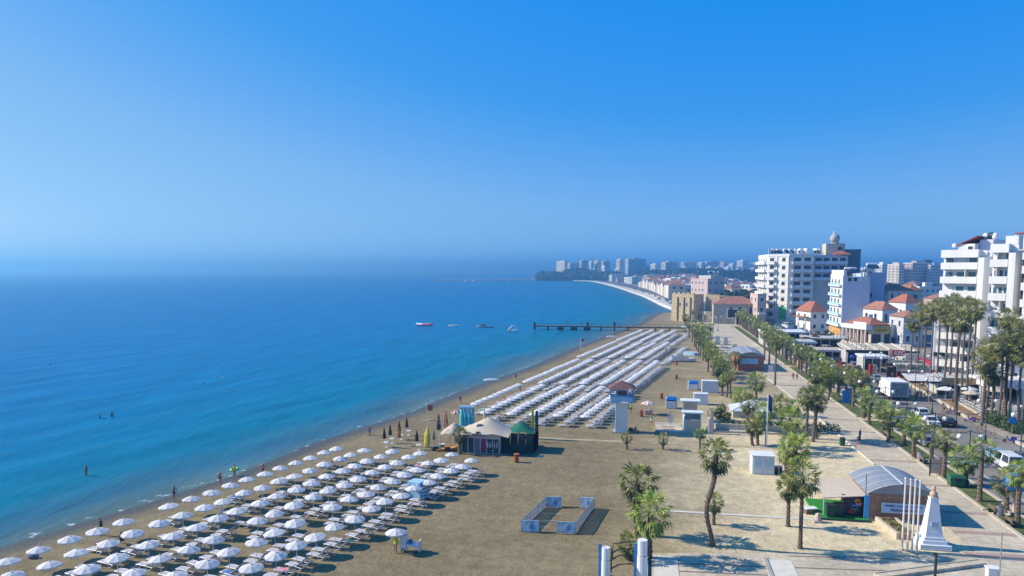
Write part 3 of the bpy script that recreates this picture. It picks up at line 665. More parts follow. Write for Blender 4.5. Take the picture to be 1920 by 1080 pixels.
def body_mesh(pose):
    p = POSES[pose]; dr = p.get('drop', 0.0)
    V = []; E = []; Rr = []
    def a(x, y, z, r, link=None, r2=None):
        V.append((x, y, z)); Rr.append((r, r2 or r))
        if link is not None: E.append((link, len(V)-1))
        return len(V)-1
    pel = a(0, 0, 0.93-dr, 0.135, None, 0.105); wa = a(0, 0, 1.08-dr, 0.125, pel, 0.095); ch = a(0, 0.01, 1.28-dr, 0.155, wa, 0.11); nb = a(0, 0, 1.45-dr, 0.075, ch)
    nk = a(0, 0.01, 1.51-dr, 0.052, nb); hd = a(0, 0.03, 1.60-dr, 0.082, nk, 0.095); cr = a(0, 0.02, 1.70-dr, 0.070, hd, 0.08)
    nose = a(0, 0.13, 1.60-dr, 0.016, hd)
    for s in (0, 1):
        sg = 1 if s == 0 else -1
        hx, hy, hz = p['hand'][s]; ex, ey, ez = p['elbow'][s]
        sh = a(sg*0.185, 0, 1.40-dr, 0.062, ch if False else nb); el = a(ex, ey, ez, 0.043, sh); wr = a(hx, hy, hz, 0.032, el)
        d = Vector((hx-ex, hy-ey, hz-ez)).normalized()
        a(hx+d.x*0.09, hy+d.y*0.09, hz+d.z*0.09, 0.036, wr, 0.022)
        lx, ly = p['leg'][s]; kn = p['knee'][s]
        hp = a(sg*0.095, 0, 0.88-dr, 0.095, pel)
        if dr: k = a(lx, kn, 0.47, 0.062, hp); an = a(lx, ly, 0.08, 0.042, k); a(lx, ly+0.15, 0.035, 0.036, an)
        else: k = a((lx+sg*0.095)/2, kn, 0.48, 0.062, hp); an = a(lx, ly, 0.08, 0.042, k); a(lx, ly+0.15, 0.035, 0.036, an)
    me = bpy.data.meshes.new('tmp'); me.from_pydata(V, E, [])
    o = bpy.data.objects.new('tmp', me); COL.objects.link(o)
    o.modifiers.new('s', 'SKIN'); o.modifiers.new('u', 'SUBSURF').levels = 1
    for v, r in zip(me.skin_vertices[0].data, Rr): v.radius = r
    me.skin_vertices[0].data[0].use_root = True
    dg = bpy.context.evaluated_depsgraph_get(); dg.update()
    out = bpy.data.meshes.new_from_object(o.evaluated_get(dg)); bpy.data.objects.remove(o)
    out.name = 'body'
    for i in range(4): out.materials.append(None)       # skin, top, bottom, hair
    for f in out.polygons:
        c = f.center; z = c.z+dr; x = abs(c.x); i = 0
        if z > 1.66 or (z > 1.56 and c.y < 0.0): i = 3
        elif 1.08 < z < 1.46 and (x < 0.24): i = 1
        elif 0.78 < z <= 1.08 and x < 0.21 and not (dr and c.y > 0.35): i = 2
        f.material_index = i; f.use_smooth = True
    return out
BODY = {k: body_mesh(k) for k in POSES}
def person(x, y, z, label, pose='stand', top=None, bottom='navy', rz=None, skin=0, hair=0, group=None, sc=1.0):
    o = inst('person', BODY[pose], None, (x, y, z), rz if rz is not None else RNG.random()*6.28, sc, label=label, cat='person', group=group)
    for i, m in enumerate([SKINS[skin], CLOTH[top] if top else SKINS[skin], CLOTH[bottom], HAIRS[hair]]):
        o.material_slots[i].link = 'OBJECT'; o.material_slots[i].material = m
    return o
def at(px, py, z=0.0): return P(px, py, z)
BT = 'bathers standing in the shallow water'
for px, py, dz, lb, kw in [
    (162, 893, -0.25, 'bather standing thigh deep in the water at the far left', dict(bottom='green')),
    (187, 784, -0.75, 'left one of two bathers standing waist deep offshore', dict(skin=2)),
    (210, 782, -0.70, 'right one of two bathers standing waist deep offshore', dict(skin=2, pose='hips')),
    (863, 757, -0.1, 'person in dark clothes wading at the waterline near the far block', dict(top='black', pose='walk')),
    (967, 711, -0.3, 'bather in red top wading out from the far block', dict(top='red', bottom='black')),
    (693, 818, -0.1, 'bather with arms bent at the water edge by the furled umbrellas', dict(pose='hips', bottom='blue')),
    (1088, 668, -0.2, 'bather at the water edge before the middle umbrella block', dict(bottom='red'))]:
    x, y, _ = at(px, py, WATER); person(x, y, WATER+dz, lb, **kw)
for px, py, lb, kw in [
    (327, 939, 'person in dark shorts walking on the wet sand by the waterline umbrella', dict(pose='walk', bottom='navy', rz=1.0)),
    (413, 910, 'sunburnt person standing at the waterline behind a white umbrella', dict(skin=1, bottom='red')),
    (493, 893, 'person in red shorts under the waterline row of umbrellas', dict(bottom='red', pose='hips')),
    (228, 1022, 'person sitting between loungers in the near block', dict(pose='sit', bottom='black', rz=0.5)),
    (190, 1004, 'dark figure standing beside the fourth waterline umbrella', dict(top='black', bottom='black')),
    (896, 764, 'tanned person standing on wet sand at the head of the far block', dict(bottom='black', skin=2)),
    (975, 738, 'sunbather in orange swimwear standing among the far umbrellas', dict(bottom='orange', top='orange')),
    (957, 741, 'sunburnt person beside the orange swimwear bather', dict(skin=1, bottom='pink')),
    (1055, 754, 'person in pink top between lounger rows of the second block', dict(top='pink', bottom='blue')),
    (1078, 683, 'person in orange between the second and third umbrella blocks', dict(top='orange', bottom='orange')),
    (1152, 645, 'person in orange shorts at the shore end of the fourth block', dict(bottom='orange')),
    (1249, 661, 'person in red top walking past the landward loungers', dict(top='red', bottom='black', pose='walk')),
    (965, 850+12, 'x', None)]:
    if kw is None: continue
    x, y, _ = at(px, py); person(x, y, 0.0, lb, **kw)
# swimmers: only head and shoulders show
for i, (px, py, w, sk) in enumerate([(405, 708, 'left swimmer of the two with pale heads', 1), (418, 708, 'right swimmer of the two with pale heads', 1), (365, 721, 'dark haired swimmer low in the water left of the pair', 2), (381, 720, 'dark haired swimmer closest to the pair', 2),
        (907, 641, 'swimmer left of two heads below the boats', 0), (914, 642, 'swimmer right of two heads below the boats', 0), (922, 632, 'lone swimmer between the moored boats and the shore', 0), (94, 684, 'distant swimmer alone at the far left', 2), (290, 664, 'distant lone swimmer left of the middle of the bay', 2), (988, 669, 'swimmer near the buoy post before the far block', 0)]):
    x, y, _ = at(px, py, WATER); person(x, y, WATER-1.32, w if 'swimmer' in w else 'swimmer of the '+w, 'carry', hair=1 if i < 2 else 0, skin=sk, group='swimmers in the bay')
# child float: green ring carried by a bather at the water edge
x, y, _ = at(440, 893, WATER)
person(x, y, WATER-0.2, 'bather in orange top carrying a green swim ring', 'carry', top='orange', bottom='green', rz=2.6)
t = th('swim_ring', 'lime green inflatable swim ring around the bather at the water edge', 'swim ring', (x, y, 0.75), 0.0)
mk('tube', MB().ring((0, 0, 0), 0.45, 0.13, 'z', 16, 8), mat('lime_vinyl', (0.15, 0.62, 0.08), 0.3, 0.05), t, smooth=True)
mk('handle', MB().tube([(0.45, 0.1, 0.12), (0.45, 0, 0.2), (0.45, -0.1, 0.12)], 0.02, 5), WHITE, t)

# ------------------------------------------------------------------ palms
def blade(mb, L, fanr, n, droop, rnd, tone):
    """fan leaf along +x: stalk of length L, then pleated fan segments"""
    mb.ct = max(0, min(1, tone-0.1))
    k = 3; pts = []
    for i in range(k+1):
        u = i/k; pts.append((L*u, 0, -droop*0.35*u*u*L))
    w = 0.035
    vs = []
    for p in pts: vs += [(p[0], -w, p[2]), (p[0], w, p[2])]
    mb.add(vs, [(2*i, 2*i+1, 2*i+3, 2*i+2) for i in range(k)])
    cx, cz = pts[-1][0], pts[-1][2]
    for j in range(n):
        a = (-1+2*(j+0.5)/n)*R(104); a += rnd.uniform(-0.05, 0.05)
        rr = fanr*(1-0.25*abs(a)/R(104))*rnd.uniform(0.86, 1.05)
        da = R(104)/n*0.9
        zz = 0.06 if j % 2 else -0.04
        fold = abs(math.sin(a))*0.30*fanr
        mid = 0.62
        def q(ang, r_, dz): return (cx+r_*math.cos(ang), r_*math.sin(ang), cz+dz-fold*(r_/fanr)-droop*0.5*(r_/fanr)**2*fanr*0.6)
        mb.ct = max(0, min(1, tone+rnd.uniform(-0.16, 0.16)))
        tip = rr*rnd.uniform(0.97, 1.0)
        mb.add([q(a, 0.02, 0), q(a-da, rr*mid, zz), q(a+da, rr*mid, zz), q(a+rnd.uniform(-0.06, 0.06), tip, -0.22*droop*fanr-0.05)], [(0, 1, 3, 2)])
def crown_parts(rnd, n=30, L=1.22, fanr=0.96, seg=9, low=-40, dead=10):
    """list of (mesh builder in local space, azimuth, elevation) for the live leaves and the hanging dead ones"""
    live, deadl = [], []
    for i in range(n):
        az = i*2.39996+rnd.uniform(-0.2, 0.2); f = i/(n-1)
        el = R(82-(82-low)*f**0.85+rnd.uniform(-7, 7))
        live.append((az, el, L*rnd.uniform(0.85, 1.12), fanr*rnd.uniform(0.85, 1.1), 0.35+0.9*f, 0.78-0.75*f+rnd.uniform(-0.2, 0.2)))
    for i in range(dead):
        deadl.append((rnd.uniform(0, 6.28), R(rnd.uniform(-88, -58)), L*rnd.uniform(0.6, 0.9), fanr*rnd.uniform(0.55, 0.8), 0.5, rnd.uniform(0.1, 0.9)))
    return live, deadl
def place_leaf(mb, spec, rnd, seg, z0=0.0):
    az, el, L, fr, droop, tone = spec
    t = MB(); blade(t, L, fr, seg, droop, rnd, tone)
    roll = rnd.uniform(-0.5, 0.5)
    M = Matrix.Rotation(az, 3, 'Z') @ Matrix.Rotation(-el, 3, 'Y') @ Matrix.Rotation(roll, 3, 'X')
    b = len(mb.v)
    for v in t.v:
        q = M @ Vector(v); mb.v.append((q.x, q.y, q.z+z0))
    for f, tn in zip(t.f, t.tone): mb.f.append(tuple(b+i for i in f)); mb.m.append(0); mb.tone.append(tn)
def crown_mesh(seed, m, n=38, seg=10, low=-40, **k):
    rnd = random.Random(seed); mb = MB(); live, _ = crown_parts(rnd, n, low=low, **k)
    for s_ in live: place_leaf(mb, s_, rnd, seg)
    return mb.mesh('crown', m)
def dead_mesh(seed, n=12, L=1.0, fanr=0.9):
    rnd = random.Random(seed); mb = MB(); _, d = crown_parts(rnd, 2, L=L, fanr=fanr, dead=n)
    for s_ in d: place_leaf(mb, s_, rnd, 7, -0.15)
    return mb.mesh('dead_leaves', DEADF)
def trunk_mesh(h, r0, r1, bends=(), seed=0, step=0.22, n=8, m=None):
    rnd = random.Random(seed); pts = []; rr = []; k = max(4, int(h/step))
    for i in range(k+1):
        u = i/k; x = y = 0
        for a, b, ph in bends: x += a*math.sin(b*u*math.pi+ph)-a*math.sin(ph); 
        for a, b, ph in bends: y += 0.3*a*math.sin(b*u*math.pi*0.8+ph)-0.3*a*math.sin(ph)
        pts.append((x, y, -0.15+(h+0.15)*u)); base = r0+(r1-r0)*u
        rr.append(base*(1.13 if i % 2 else 0.92)*rnd.uniform(0.94, 1.06)*(1.35-0.35*min(1, u*8)))
    mb = MB(); mb.tube(pts, rr, n)
    for i in range(1, k):                               # broken leaf bases stand off the trunk
        if rnd.random() < 0.75:
            a = rnd.uniform(0, 6.28); p = pts[i]; q = rr[i]
            c, s_ = math.cos(a), math.sin(a)
            mb.add([(p[0]+q*0.8*c-0.06*s_, p[1]+q*0.8*s_+0.06*c, p[2]-0.05), (p[0]+q*0.8*c+0.06*s_, p[1]+q*0.8*s_-0.06*c, p[2]-0.05), (p[0]+q*1.5*c, p[1]+q*1.5*s_, p[2]+0.12)], [(0, 1, 2), (2, 1, 0)])
    return mb.mesh('trunk', m or BARK), pts[-1]
CROWNS = [crown_mesh(s, FROND) for s in (1, 2, 3)]+[crown_mesh(4, FRONDL)]
CROWNS_ST = [crown_mesh(s, FROND, n=25, low=-35) for s in (5, 6)]+[crown_mesh(7, FRONDL, n=24, low=-30), crown_mesh(8, FRONDL, n=25, low=-40)]
CROWNS_O = [crown_mesh(s, FRONDO, n=50, low=-65) for s in (11, 12, 13)]
DEADS = [dead_mesh(s) for s in (21, 22)]
DEADS_O = [dead_mesh(s, 22) for s in (23, 24)]
TR = {}
def palm(x, y, h, label, group=None, crown=None, sc=1.0, r0=0.2, r1=0.15, bends=(), dead=None, rz=None, seed=0, single=False, cat='palm tree'):
    t = th('palm_tree', label, cat, (x, y, 0), 0, group)
    key = (round(h*4), r0, r1, tuple(bends), seed)
    if key not in TR: TR[key] = trunk_mesh(h, r0, r1, bends, seed)
    me, tip = TR[key]; inst('trunk', me, t)
    rz = RNG.random()*6.28 if rz is None else rz
    if single:                                           # near palms: every leaf is an object of its own
        rnd = random.Random(seed+100); live, deadl = crown_parts(rnd, 40, low=-58, dead=14)
        for lst, mm, nme in ((live, crown or FROND, 'leaf'), (deadl if dead else [], DEADF, 'dead_leaf')):
            for s_ in lst:
                mb = MB(); place_leaf(mb, s_, rnd, 9 if nme == 'leaf' else 7)
                mk(nme, mb, mm, t, tip, rz, sc=sc)
    else:
        inst('crown', crown or CROWNS[seed % 3], t, tip, rz, sc)
        if dead is not None: inst('dead_leaves', dead, t, tip, rz, sc)
    return t
# the palms on the sand in the foreground
def palm_px(px, pyb, pyc, label, **k):
    x, y, _ = P(px, pyb); return palm(x, y, max(1.0, Z_at(x, y, pyc)-0.35), label, **k)
palm_px(1193, 1003, 896, 'palm with a thick shaggy trunk behind the bushy palm at the white gate', r0=0.36, r1=0.30, sc=1.06, single=True, dead=True, seed=31, crown=FROND)
palm_px(1217, 1046, 955, 'bushy bright palm next to the white gate posts', r0=0.26, r1=0.24, sc=1.02, single=True, dead=True, seed=32, crown=FRONDL)
palm_px(1180, 1050, 1012, 'small low palm inside the white gate', r0=0.2, r1=0.16, sc=0.62, single=True, seed=33)
palm_px(1336, 1023, 846, 'tall leaning palm with a crooked trunk on the open sand', r0=0.19, r1=0.24, sc=0.88, single=True, dead=True, seed=34, bends=((-0.42, 1.25, 0.0), (0.13, 3.2, 0.6)))
palm_px(1338, 984, 934, 'short palm standing behind the crooked leaning palm', r0=0.17, r1=0.13, sc=0.55, single=True, seed=35)
palm_px(1477, 987, 905, 'palm left of the slender kiosk palm, with a sparse crown', r0=0.19, r1=0.17, sc=0.72, single=True, dead=True, seed=36)
palm_px(1500, 1028, 888, 'slender tall palm on sand before the green turf', r0=0.19, r1=0.15, sc=0.86, single=True, dead=True, seed=37)
palm_px(1488, 915, 832, 'vivid green palm right of the white shed', r0=0.30, r1=0.27, sc=1.0, single=True, dead=True, seed=38, crown=FRONDL)
palm_px(1473, 905, 850, 'dark trunked palm tucked behind the vivid green palm', r0=0.26, r1=0.22, sc=0.6, seed=39, crown=CROWNS[1])
for i, (px, pyb, pyc, w) in enumerate([(1175, 842, 816, 'near the watchtower'), (1243, 843, 817, 'before the shower slab'), (1312, 844, 808, 'before the changing walls')]):
    palm_px(px, pyb, pyc, f'young small palm on the sand {w}', group='three young palms in a line', r0=0.16, r1=0.12, sc=0.48, crown=CROWNS_ST[i], seed=40+i)
MIDG = 'palms between the sand and the promenade'
mid = [(1412, 836, 792, 'upright of the two behind the flagpole', 0.8), (1421, 834, 800, 'leaning of the two behind the flagpole', 0.5), (1416, 778, 712, 'tall palm by the white canopy roof', 0.95),
       (1479, 838, 780, 'bright palm left of the promenade bench', 0.95), (1487, 850, 806, 'full crowned palm behind the vivid green one', 1.0), (1512, 823, 740, 'left trunk of the tall promenade group', 0.9), (1524, 828, 738, 'thick trunk of the tall promenade group', 0.95), (1531, 822, 752, 'right trunk of the tall promenade group', 0.75),
       (1385, 760, 738, 'low shaggy palm behind the white boxes', 0.9), (1397, 772, 742, 'second low shaggy palm behind the white boxes', 0.85), (1378, 696, 668, 'before the brick kiosk', 0.9), (1367, 712, 686, 'low palm left of the brick kiosk', 0.7), (1354, 742, 712, 'dark trunked palm beside the grey box', 0.6), (1362, 745, 704, 'second dark trunked palm beside the grey box', 0.7), (1371, 748, 700, 'third dark trunked palm beside the grey box', 0.7),
       (1343, 708, 668, 'right of the pair past the boats', 0.85), (1337, 705, 662, 'left of the pair past the boats', 0.8), (1332, 689, 650, 'single trunk right of the boats', 0.9), (1324, 678, 645, 'behind the upturned boats', 0.9), (1318, 676, 640, 'slim palm behind the boats', 0.8), (1312, 668, 634, 'leftmost trunk of the boat group', 0.85),
       (1306, 656, 622, 'past the boat group', 0.8), (1322, 652, 618, 'bushy palm before the lamp pair', 0.95), (1314, 645, 616, 'olive palm before the lamp pair', 0.9), (1297, 641, 612, 'single palm at the pier root', 0.8), (1285, 622, 594, 'lone palm above the pier', 0.85), (1298, 604, 583, 'small palm below the fort', 0.6), (1331, 632, 611, 'palm at the narrow end of the promenade', 0.8)]
for i, (px, pyb, pyc, w, sc) in enumerate(mid):
    palm_px(px, pyb, pyc, w if 'palm' in w else 'fan palm on the sand edge, '+w, group=MIDG, sc=sc, r0=0.22, r1=0.18, seed=50+i % 9, crown=[CROWNS[0], CROWNS[1], CROWNS[2], CROWNS[3], CROWNS_ST[0]][i % 5], dead=DEADS[i % 2] if i % 3 != 2 else None, bends=((0.25*((i*37 % 7)/3-1), 1.0, 0),))
extra = [(1348, 726, 688, 'left of the grey box, among the sand edge palms', 0.9), (1356, 718, 684, 'behind the grey box, bending seaward', 0.9), (1327, 697, 660, 'slim one past the upturned boat', 0.85), (1335, 700, 656, 'full one past the upturned boat', 0.9), (1346, 716, 674, 'midway between boats and grey box', 0.9), (1302, 650, 616, 'one in the dense group above the boats', 0.9), (1309, 660, 626, 'second of the dense group above the boats', 0.9), (1327, 664, 630, 'third of the dense group above the boats', 0.85), (1292, 634, 606, 'fourth of the dense group above the boats', 0.8), (1304, 632, 604, 'fifth of the dense group above the boats', 0.85), (1316, 640, 610, 'sixth of the dense group above the boats', 0.85),
         (1403, 790, 752, 'bushy one left of the pavilion roof', 0.9), (1432, 812, 768, 'one before the pavilion wall', 0.85), (1462, 806, 756, 'one right of the pavilion wall', 0.9), (1495, 806, 760, 'one behind the bright palm', 0.85), (1528, 752, 700, 'left of the cluster beside the promenade kerb', 1.0), (1540, 744, 690, 'middle of the cluster beside the promenade kerb', 1.05), (1552, 750, 704, 'right of the cluster beside the promenade kerb', 0.95)]
for i, (px, pyb, pyc, w, sc) in enumerate(extra):
    palm_px(px, pyb, pyc, 'fan palm, '+w, group=MIDG, sc=sc, r0=0.22, r1=0.18, seed=50+i % 9, crown=[CROWNS[1], CROWNS[2], CROWNS[3], CROWNS[0], CROWNS_ST[2]][i % 5], dead=DEADS[i % 2] if i % 2 else None, bends=((0.25*((i*23 % 7)/3-1), 1.0, 0),))
# street palms in the planting strip
near_st = [(1908, 986, 880, 0.62), (1887, 961, 898, 0.74), (1836, 940, 838, 0.70), (1807, 910, 854, 0.80), (1768, 895, 822, 0.70), (1747, 868, 812, 0.75), (1713, 858, 796, 0.75), (1694, 834, 780, 0.75), (1665, 828, 778, 0.8), (1654, 806, 762, 0.7), (1630, 797, 752, 0.8), (1619, 784, 738, 0.85)]
k = 0
STG = 'street palms in the strip beside the road'
for px, pyb, pyc, sc in near_st:
    palm_px(px, pyb, pyc, f'street palm in the roadside strip, {ORD[k]} from the camera', group=STG, sc=sc*1.15, r0=0.27, r1=0.22, seed=70+k % 5, crown=CROWNS_ST[k % 4] if k % 3 else CROWNS[3], dead=DEADS[k % 2] if k % 4 == 0 else None, bends=((0.12*((k*31 % 5)/2-1), 1.0, 0),)); k += 1
y = P(1619, 784)[1]+5.0
while y < 405:
    x = np.interp(y, [113, 160, 202, 300, 409], [35.8, 36.2, 36.4, 38.0, 39.8])+RNG.normal(0, 0.2)
    h = RNG.uniform(4.2, 6.0)
    palm(x, y, h, f'street palm in the roadside strip, {ORD[k]} from the camera', group=STG, sc=RNG.uniform(0.82, 1.05), r0=0.27, r1=0.22, seed=70+k % 5, crown=(CROWNS_ST+CROWNS)[k % 8], dead=DEADS[k % 2] if k % 2 == 0 else None); k += 1
    y += RNG.uniform(4.6, 6.2)
palm(*P(1453, 722)[:2], 9.3, 'tallest slim palm beside the promenade kerb with a brown skirt', crown=CROWNS[1], sc=0.95, r0=0.22, r1=0.16, dead=DEADS_O[0], seed=81)
for px, s_, h, w in [(1433, 214, 7.5, 'left'), (1442, 206, 7.0, 'right')]:
    palm(T_at(px, s_), s_, h, f'promenade palm with a brown skirt, {w} of two by the slim tall one', crown=CROWNS[0], sc=0.95, r0=0.24, r1=0.2, dead=DEADS_O[1], seed=82)
# tall palms before the hotels
TG = 'tall palms along the cafe side of the road'
tall = [(1708, 176, 602, 0.95), (1720, 178, 580, 0.9), (1731, 172, 588, 0.95), (1743, 168, 578, 0.95), (1755, 170, 572, 1.0), (1768, 160, 585, 1.1), (1777, 164, 566, 1.0), (1792, 139, 594, 1.05), (1803, 158, 572, 1.0), (1812, 152, 580, 1.0), (1822, 166, 574, 0.9),
        (1841, 132.5, 668, 1.1), (1857, 133.5, 690, 1.15), (1870, 131, 640, 0.9), (1885, 133, 612, 1.05), (1893, 131, 650, 1.0), (1908, 131.5, 640, 1.0), (1917, 129, 655, 1.1), (1880, 138, 592, 0.9), (1849, 144, 650, 1.0), (1926, 133, 620, 1.0)]
for i, (px, s_, pyc, sc) in enumerate(tall):
    x = T_at(px, s_); h = Z_at(x, s_, pyc)
    palm(x, s_, h-0.3, f'tall slim palm before the hotels, {ORD[i]} counting from the sea end of the group', group=TG, crown=CROWNS_O[i % 3], sc=sc*1.12, r0=0.30 if i in (7, 11, 12, 14) else 0.21, r1=0.17, dead=DEADS_O[i % 2], seed=90+i % 6, bends=((0.3*((i*29 % 7)/3-1), 1.0, 0),))
# ------------------------------------------------------------------ things on the sea
def hull(mb, L, W, H, bow=0.35, sheer=0.15, n=8):
    st = []
    for i in range(n+1):
        u = i/n; w = W/2*(1-max(0, (u-(1-bow))/bow)**2) if u > 1-bow else W/2*(0.85+0.15*min(1, u*4))
        z = H+sheer*max(0, u-0.5)*2
        x = -L/2+L*u; st.append([(x, -max(w, 0.02), z), (x, -max(w, 0.02)*0.75, 0.05), (x, 0, -0.08+0.1*u*u), (x, max(w, 0.02)*0.75, 0.05), (x, max(w, 0.02), z)])
    vs = [p for r in st for p in r]; fs = []
    for i in range(n):
        for j in range(4): fs.append((i*5+j, (i+1)*5+j, (i+1)*5+j+1, i*5+j+1))
        fs.append((i*5+4, (i+1)*5+4, (i+1)*5, i*5))
    fs.append((0, 1, 2, 3, 4)); mb.add(vs, fs); return mb
x, y, _ = at(796, 611, WATER)
t = th('banana_boat', 'red and white inflatable boat moored farthest left in the bay', 'inflatable boat', (x, y, WATER), -0.25)
mk('red_tube', MB().tube([(-0.8, 0, 0.5), (0.5, 0, 0.48), (2.6, 0, 0.5), (4.2, 0, 0.7)], [0.6, 0.68, 0.66, 0.3], 10), RED, t)
mk('white_tube', MB().tube([(-4.2, 0, 1.15), (-3.4, 0, 0.6), (-1.6, 0, 0.5), (-0.85, 0, 0.5)], [0.28, 0.55, 0.66, 0.62], 10), WHITE, t)
for i in range(3): mk('seat_cushion', MB().box(-0.2+1.1*i, -0.35, 1.1, 0.4+1.1*i, 0.35, 1.28), WHITE, t)
mk('side_float', MB().tube([(-3.4, -1.0, 0.25), (3.2, -1.0, 0.25), (4.0, -0.8, 0.4)], 0.3, 8), NAVY, t)
x, y, _ = at(851, 612, WATER)
t = th('motor_boat', 'slim white open boat with a dark outboard motor', 'boat', (x, y, WATER), -0.35)
mk('hull', hull(MB(), 5.4, 1.7, 0.65), WHITE, t); mk('bench', MB().box(-0.8, -0.6, 0.62, -0.3, 0.6, 0.74), WOOD, t); mk('motor', MB().cbox(-2.9, 0, 0.2, 0.4, 0.4, 0.9), DARKM, t)
x, y, _ = at(903, 614, WATER)
t = th('speed_boat', 'white and brown speedboat floating in the middle of the moored boats', 'boat', (x, y, WATER), -2.6)
mk('hull', hull(MB(), 5.2, 2.1, 0.75), WHITE, t); mk('cabin_cover', MB().box(-1.8, -0.8, 0.76, 0.6, 0.8, 1.35, 0.3, 0.15), WOOD, t); mk('windscreen', MB().box(0.62, -0.7, 0.78, 0.75, 0.7, 1.5, 0.02, 0.1), GLASS, t)
x, y, _ = at(919, 614, WATER)
t = th('dinghy', 'small grey dinghy right of the white and brown speedboat', 'boat', (x, y, WATER), 0.2)
mk('hull', hull(MB(), 2.8, 1.3, 0.5), STEEL, t); mk('thwart', MB().box(-0.3, -0.5, 0.46, 0, 0.5, 0.54), WHITE, t)
x, y, _ = at(961, 622, WATER)
t = th('pedal_boat', 'white pedal boat with a raised slide, nearest the pier end', 'pedal boat', (x, y, WATER), 0.1)
for s in (-0.75, 0.75): mk('float', hull(MB(), 4.2, 0.7, 0.55), WHITE, t, (0, s, 0))
mk('deck', MB().box(-1.6, -1.05, 0.57, 1.2, 1.05, 0.72), WHITE, t)
mk('slide', MB().tube([(-1.7, 0, 0.8), (-0.9, 0, 1.6), (-0.2, 0, 2.5), (0.4, 0, 2.5), (1.2, 0, 1.3), (2.0, 0, 0.6)], 0.22, 6), WHITE, t)
mk('seat', MB().box(-1.5, -0.8, 0.73, -0.9, 0.8, 1.15), ORANGE, t)
for i, (px, py, w) in enumerate([(921, 714, 'white surfboard lying on the water off the far block'), (1146, 632, 'white kayak resting at the shore before the pier')]):
    x, y, _ = at(px, py, WATER); t = th('paddle_board', w, 'board', (x, y, WATER), 0.1)
    mk('board', MB().tube([(-1.9, 0, 0.12), (-1.2, 0, 0.1), (0, 0, 0.1), (1.2, 0, 0.12), (1.9, 0, 0.25)], [0.1, 0.35, 0.42, 0.35, 0.06], 8), WHITE, t); mk('fin', MB().box(-1.7, -0.03, 0.2, -1.4, 0.03, 0.5, 0.1), STEEL, t)
x, y, _ = at(1089, 660, WATER)
t = th('marker_post', 'red and white marker flag on a post in the water near the far block', 'marker post', (x, y, WATER))
mk('post', MB().cyl(0, 0, -1, 4.2, 0.06, 6), WHITE, t); mk('flag', MB().box(0.06, -0.02, 3.3, 1.0, 0.02, 4.1), RED, t)
# pier ---------------------------------------------------------------
xa, ya, _ = at(1000, 618, WATER); xb = at(1283, 621, 0)[0]; py_ = ya
t = th('pier', 'dark wooden pier on piles running out from the beach into the bay', 'pier', (0, py_, 0))
n = 46; pw = (xb-xa)/n
pk = MB().box(0, -1.6, 1.55, pw-0.06, 1.6, 1.70).mesh('plank', WOOD)
for i in range(n): inst('plank', pk, t, (xa+pw*i, 0, 0.02*((i*7) % 3)))
mk('beam', MB().box(xa, -1.3, 1.25, xb, -1.05, 1.53), WOOD, t); mk('beam', MB().box(xa, 1.05, 1.25, xb, 1.3, 1.53), WOOD, t)
pile = MB().cyl(0, 0, -2, 1.24, 0.22, 7).mesh('pile', DARKM)
for i in range(12):
    for s in (-1.2, 1.2): inst('pile', pile, t, (xa+0.6+(xb-xa-1)/11*i, s, 0))
for i in (2, 3, 4): mk('landing_stage', MB().box(-1.4, -1.9, 0.1, 1.4, -1.62, 1.2), DARKM, t, (xa+(xb-xa-1)/11*i+0.6, 0, 0))
for i, hh in ((0, 1.2), (4, 1.6), (6, 1.7)): mk('bollard', MB().box(-0.35, -0.4, 1.76, 0.35, 0.4, 1.76+hh), DARKM, t, (xa+(xb-xa-1)/11*i+0.6, 0, 0))
rp_ = MB().cyl(0, 0, 1.7, 2.7, 0.05, 5).mesh('rail_post', DARKM)
for i in range(24): inst('rail_post', rp_, t, (xa+(xb-xa)/24*i+0.3, -1.5, 0))
mk('rail', MB().box(xa, -1.53, 2.66, xb, -1.47, 2.74), DARKM, t)
x = T_at(1062, py_)
person(x, py_, 1.76, 'person fishing from the pier between the landing stages', top='navy', bottom='black')
person(T_at(1090, py_), py_, 1.76, 'person standing alone on the pier right of the fishing one', top='grey', bottom='black')
person(T_at(1171, py_), py_+0.5, 1.76, 'person walking on the shore half of the pier', pose='walk', top='blue', bottom='black')

# ------------------------------------------------------------------ beach bar
bx, by, _ = at(866, 849); bx1 = T_at(936, by)
t = th('beach_bar', 'beach bar with a beige peaked canvas roof and dark glazed front', 'beach bar', (bx, by, 0))
W = bx1-bx; Dp = 6.0
mk('front_wall', MB().box(0, 0.0, 0, W, 0.15, 0.9), GREYW, t); mk('back_wall', MB().box(0, Dp-0.2, 0, W, Dp, 2.5), GREYW, t); mk('side_wall', MB().box(W-0.12, 0.17, 0, W, Dp-0.22, 2.5), GREYW, t)
pnw = W/6
cols_ = [GREENM, SHADEB, GLASSB, mat('cherry_fridge', (0.33, 0.02, 0.10), 0.4, 0.1), SHADEB, SHADEB]
for i in range(6): mk('front_panel', MB().box(pnw*i+0.05, -0.04, 0.12, pnw*(i+1)-0.05, 0.02 if i else -0.01, 2.12), cols_[i], t)
pm = MB().box(-0.05, -0.08, 0, 0.05, 0.02, 2.3).mesh('front_post', POLE)
for i in range(7): inst('front_post', pm, t, (pnw*i, -0.01, 0))
mk('fascia', MB().box(-0.1, -0.12, 2.14, W*0.62, -0.05, 2.55), mat('faded_pink_fascia', (0.50, 0.36, 0.36), 0.8, 0.2), t)
mk('valance', MB().box(W*0.62+0.02, -0.12, 2.10, W+0.1, -0.05, 2.72), BEIGEC, t)
bs = MB().lathe([(0.09, 0), (0.1, 0.4), (0.05, 0.55), (0.04, 0.8)], 8).mesh('bottle', CANVAS)
for i in range(5): inst('bottle', bs, t, (W*0.70+0.32*i, -0.16, 0.95))
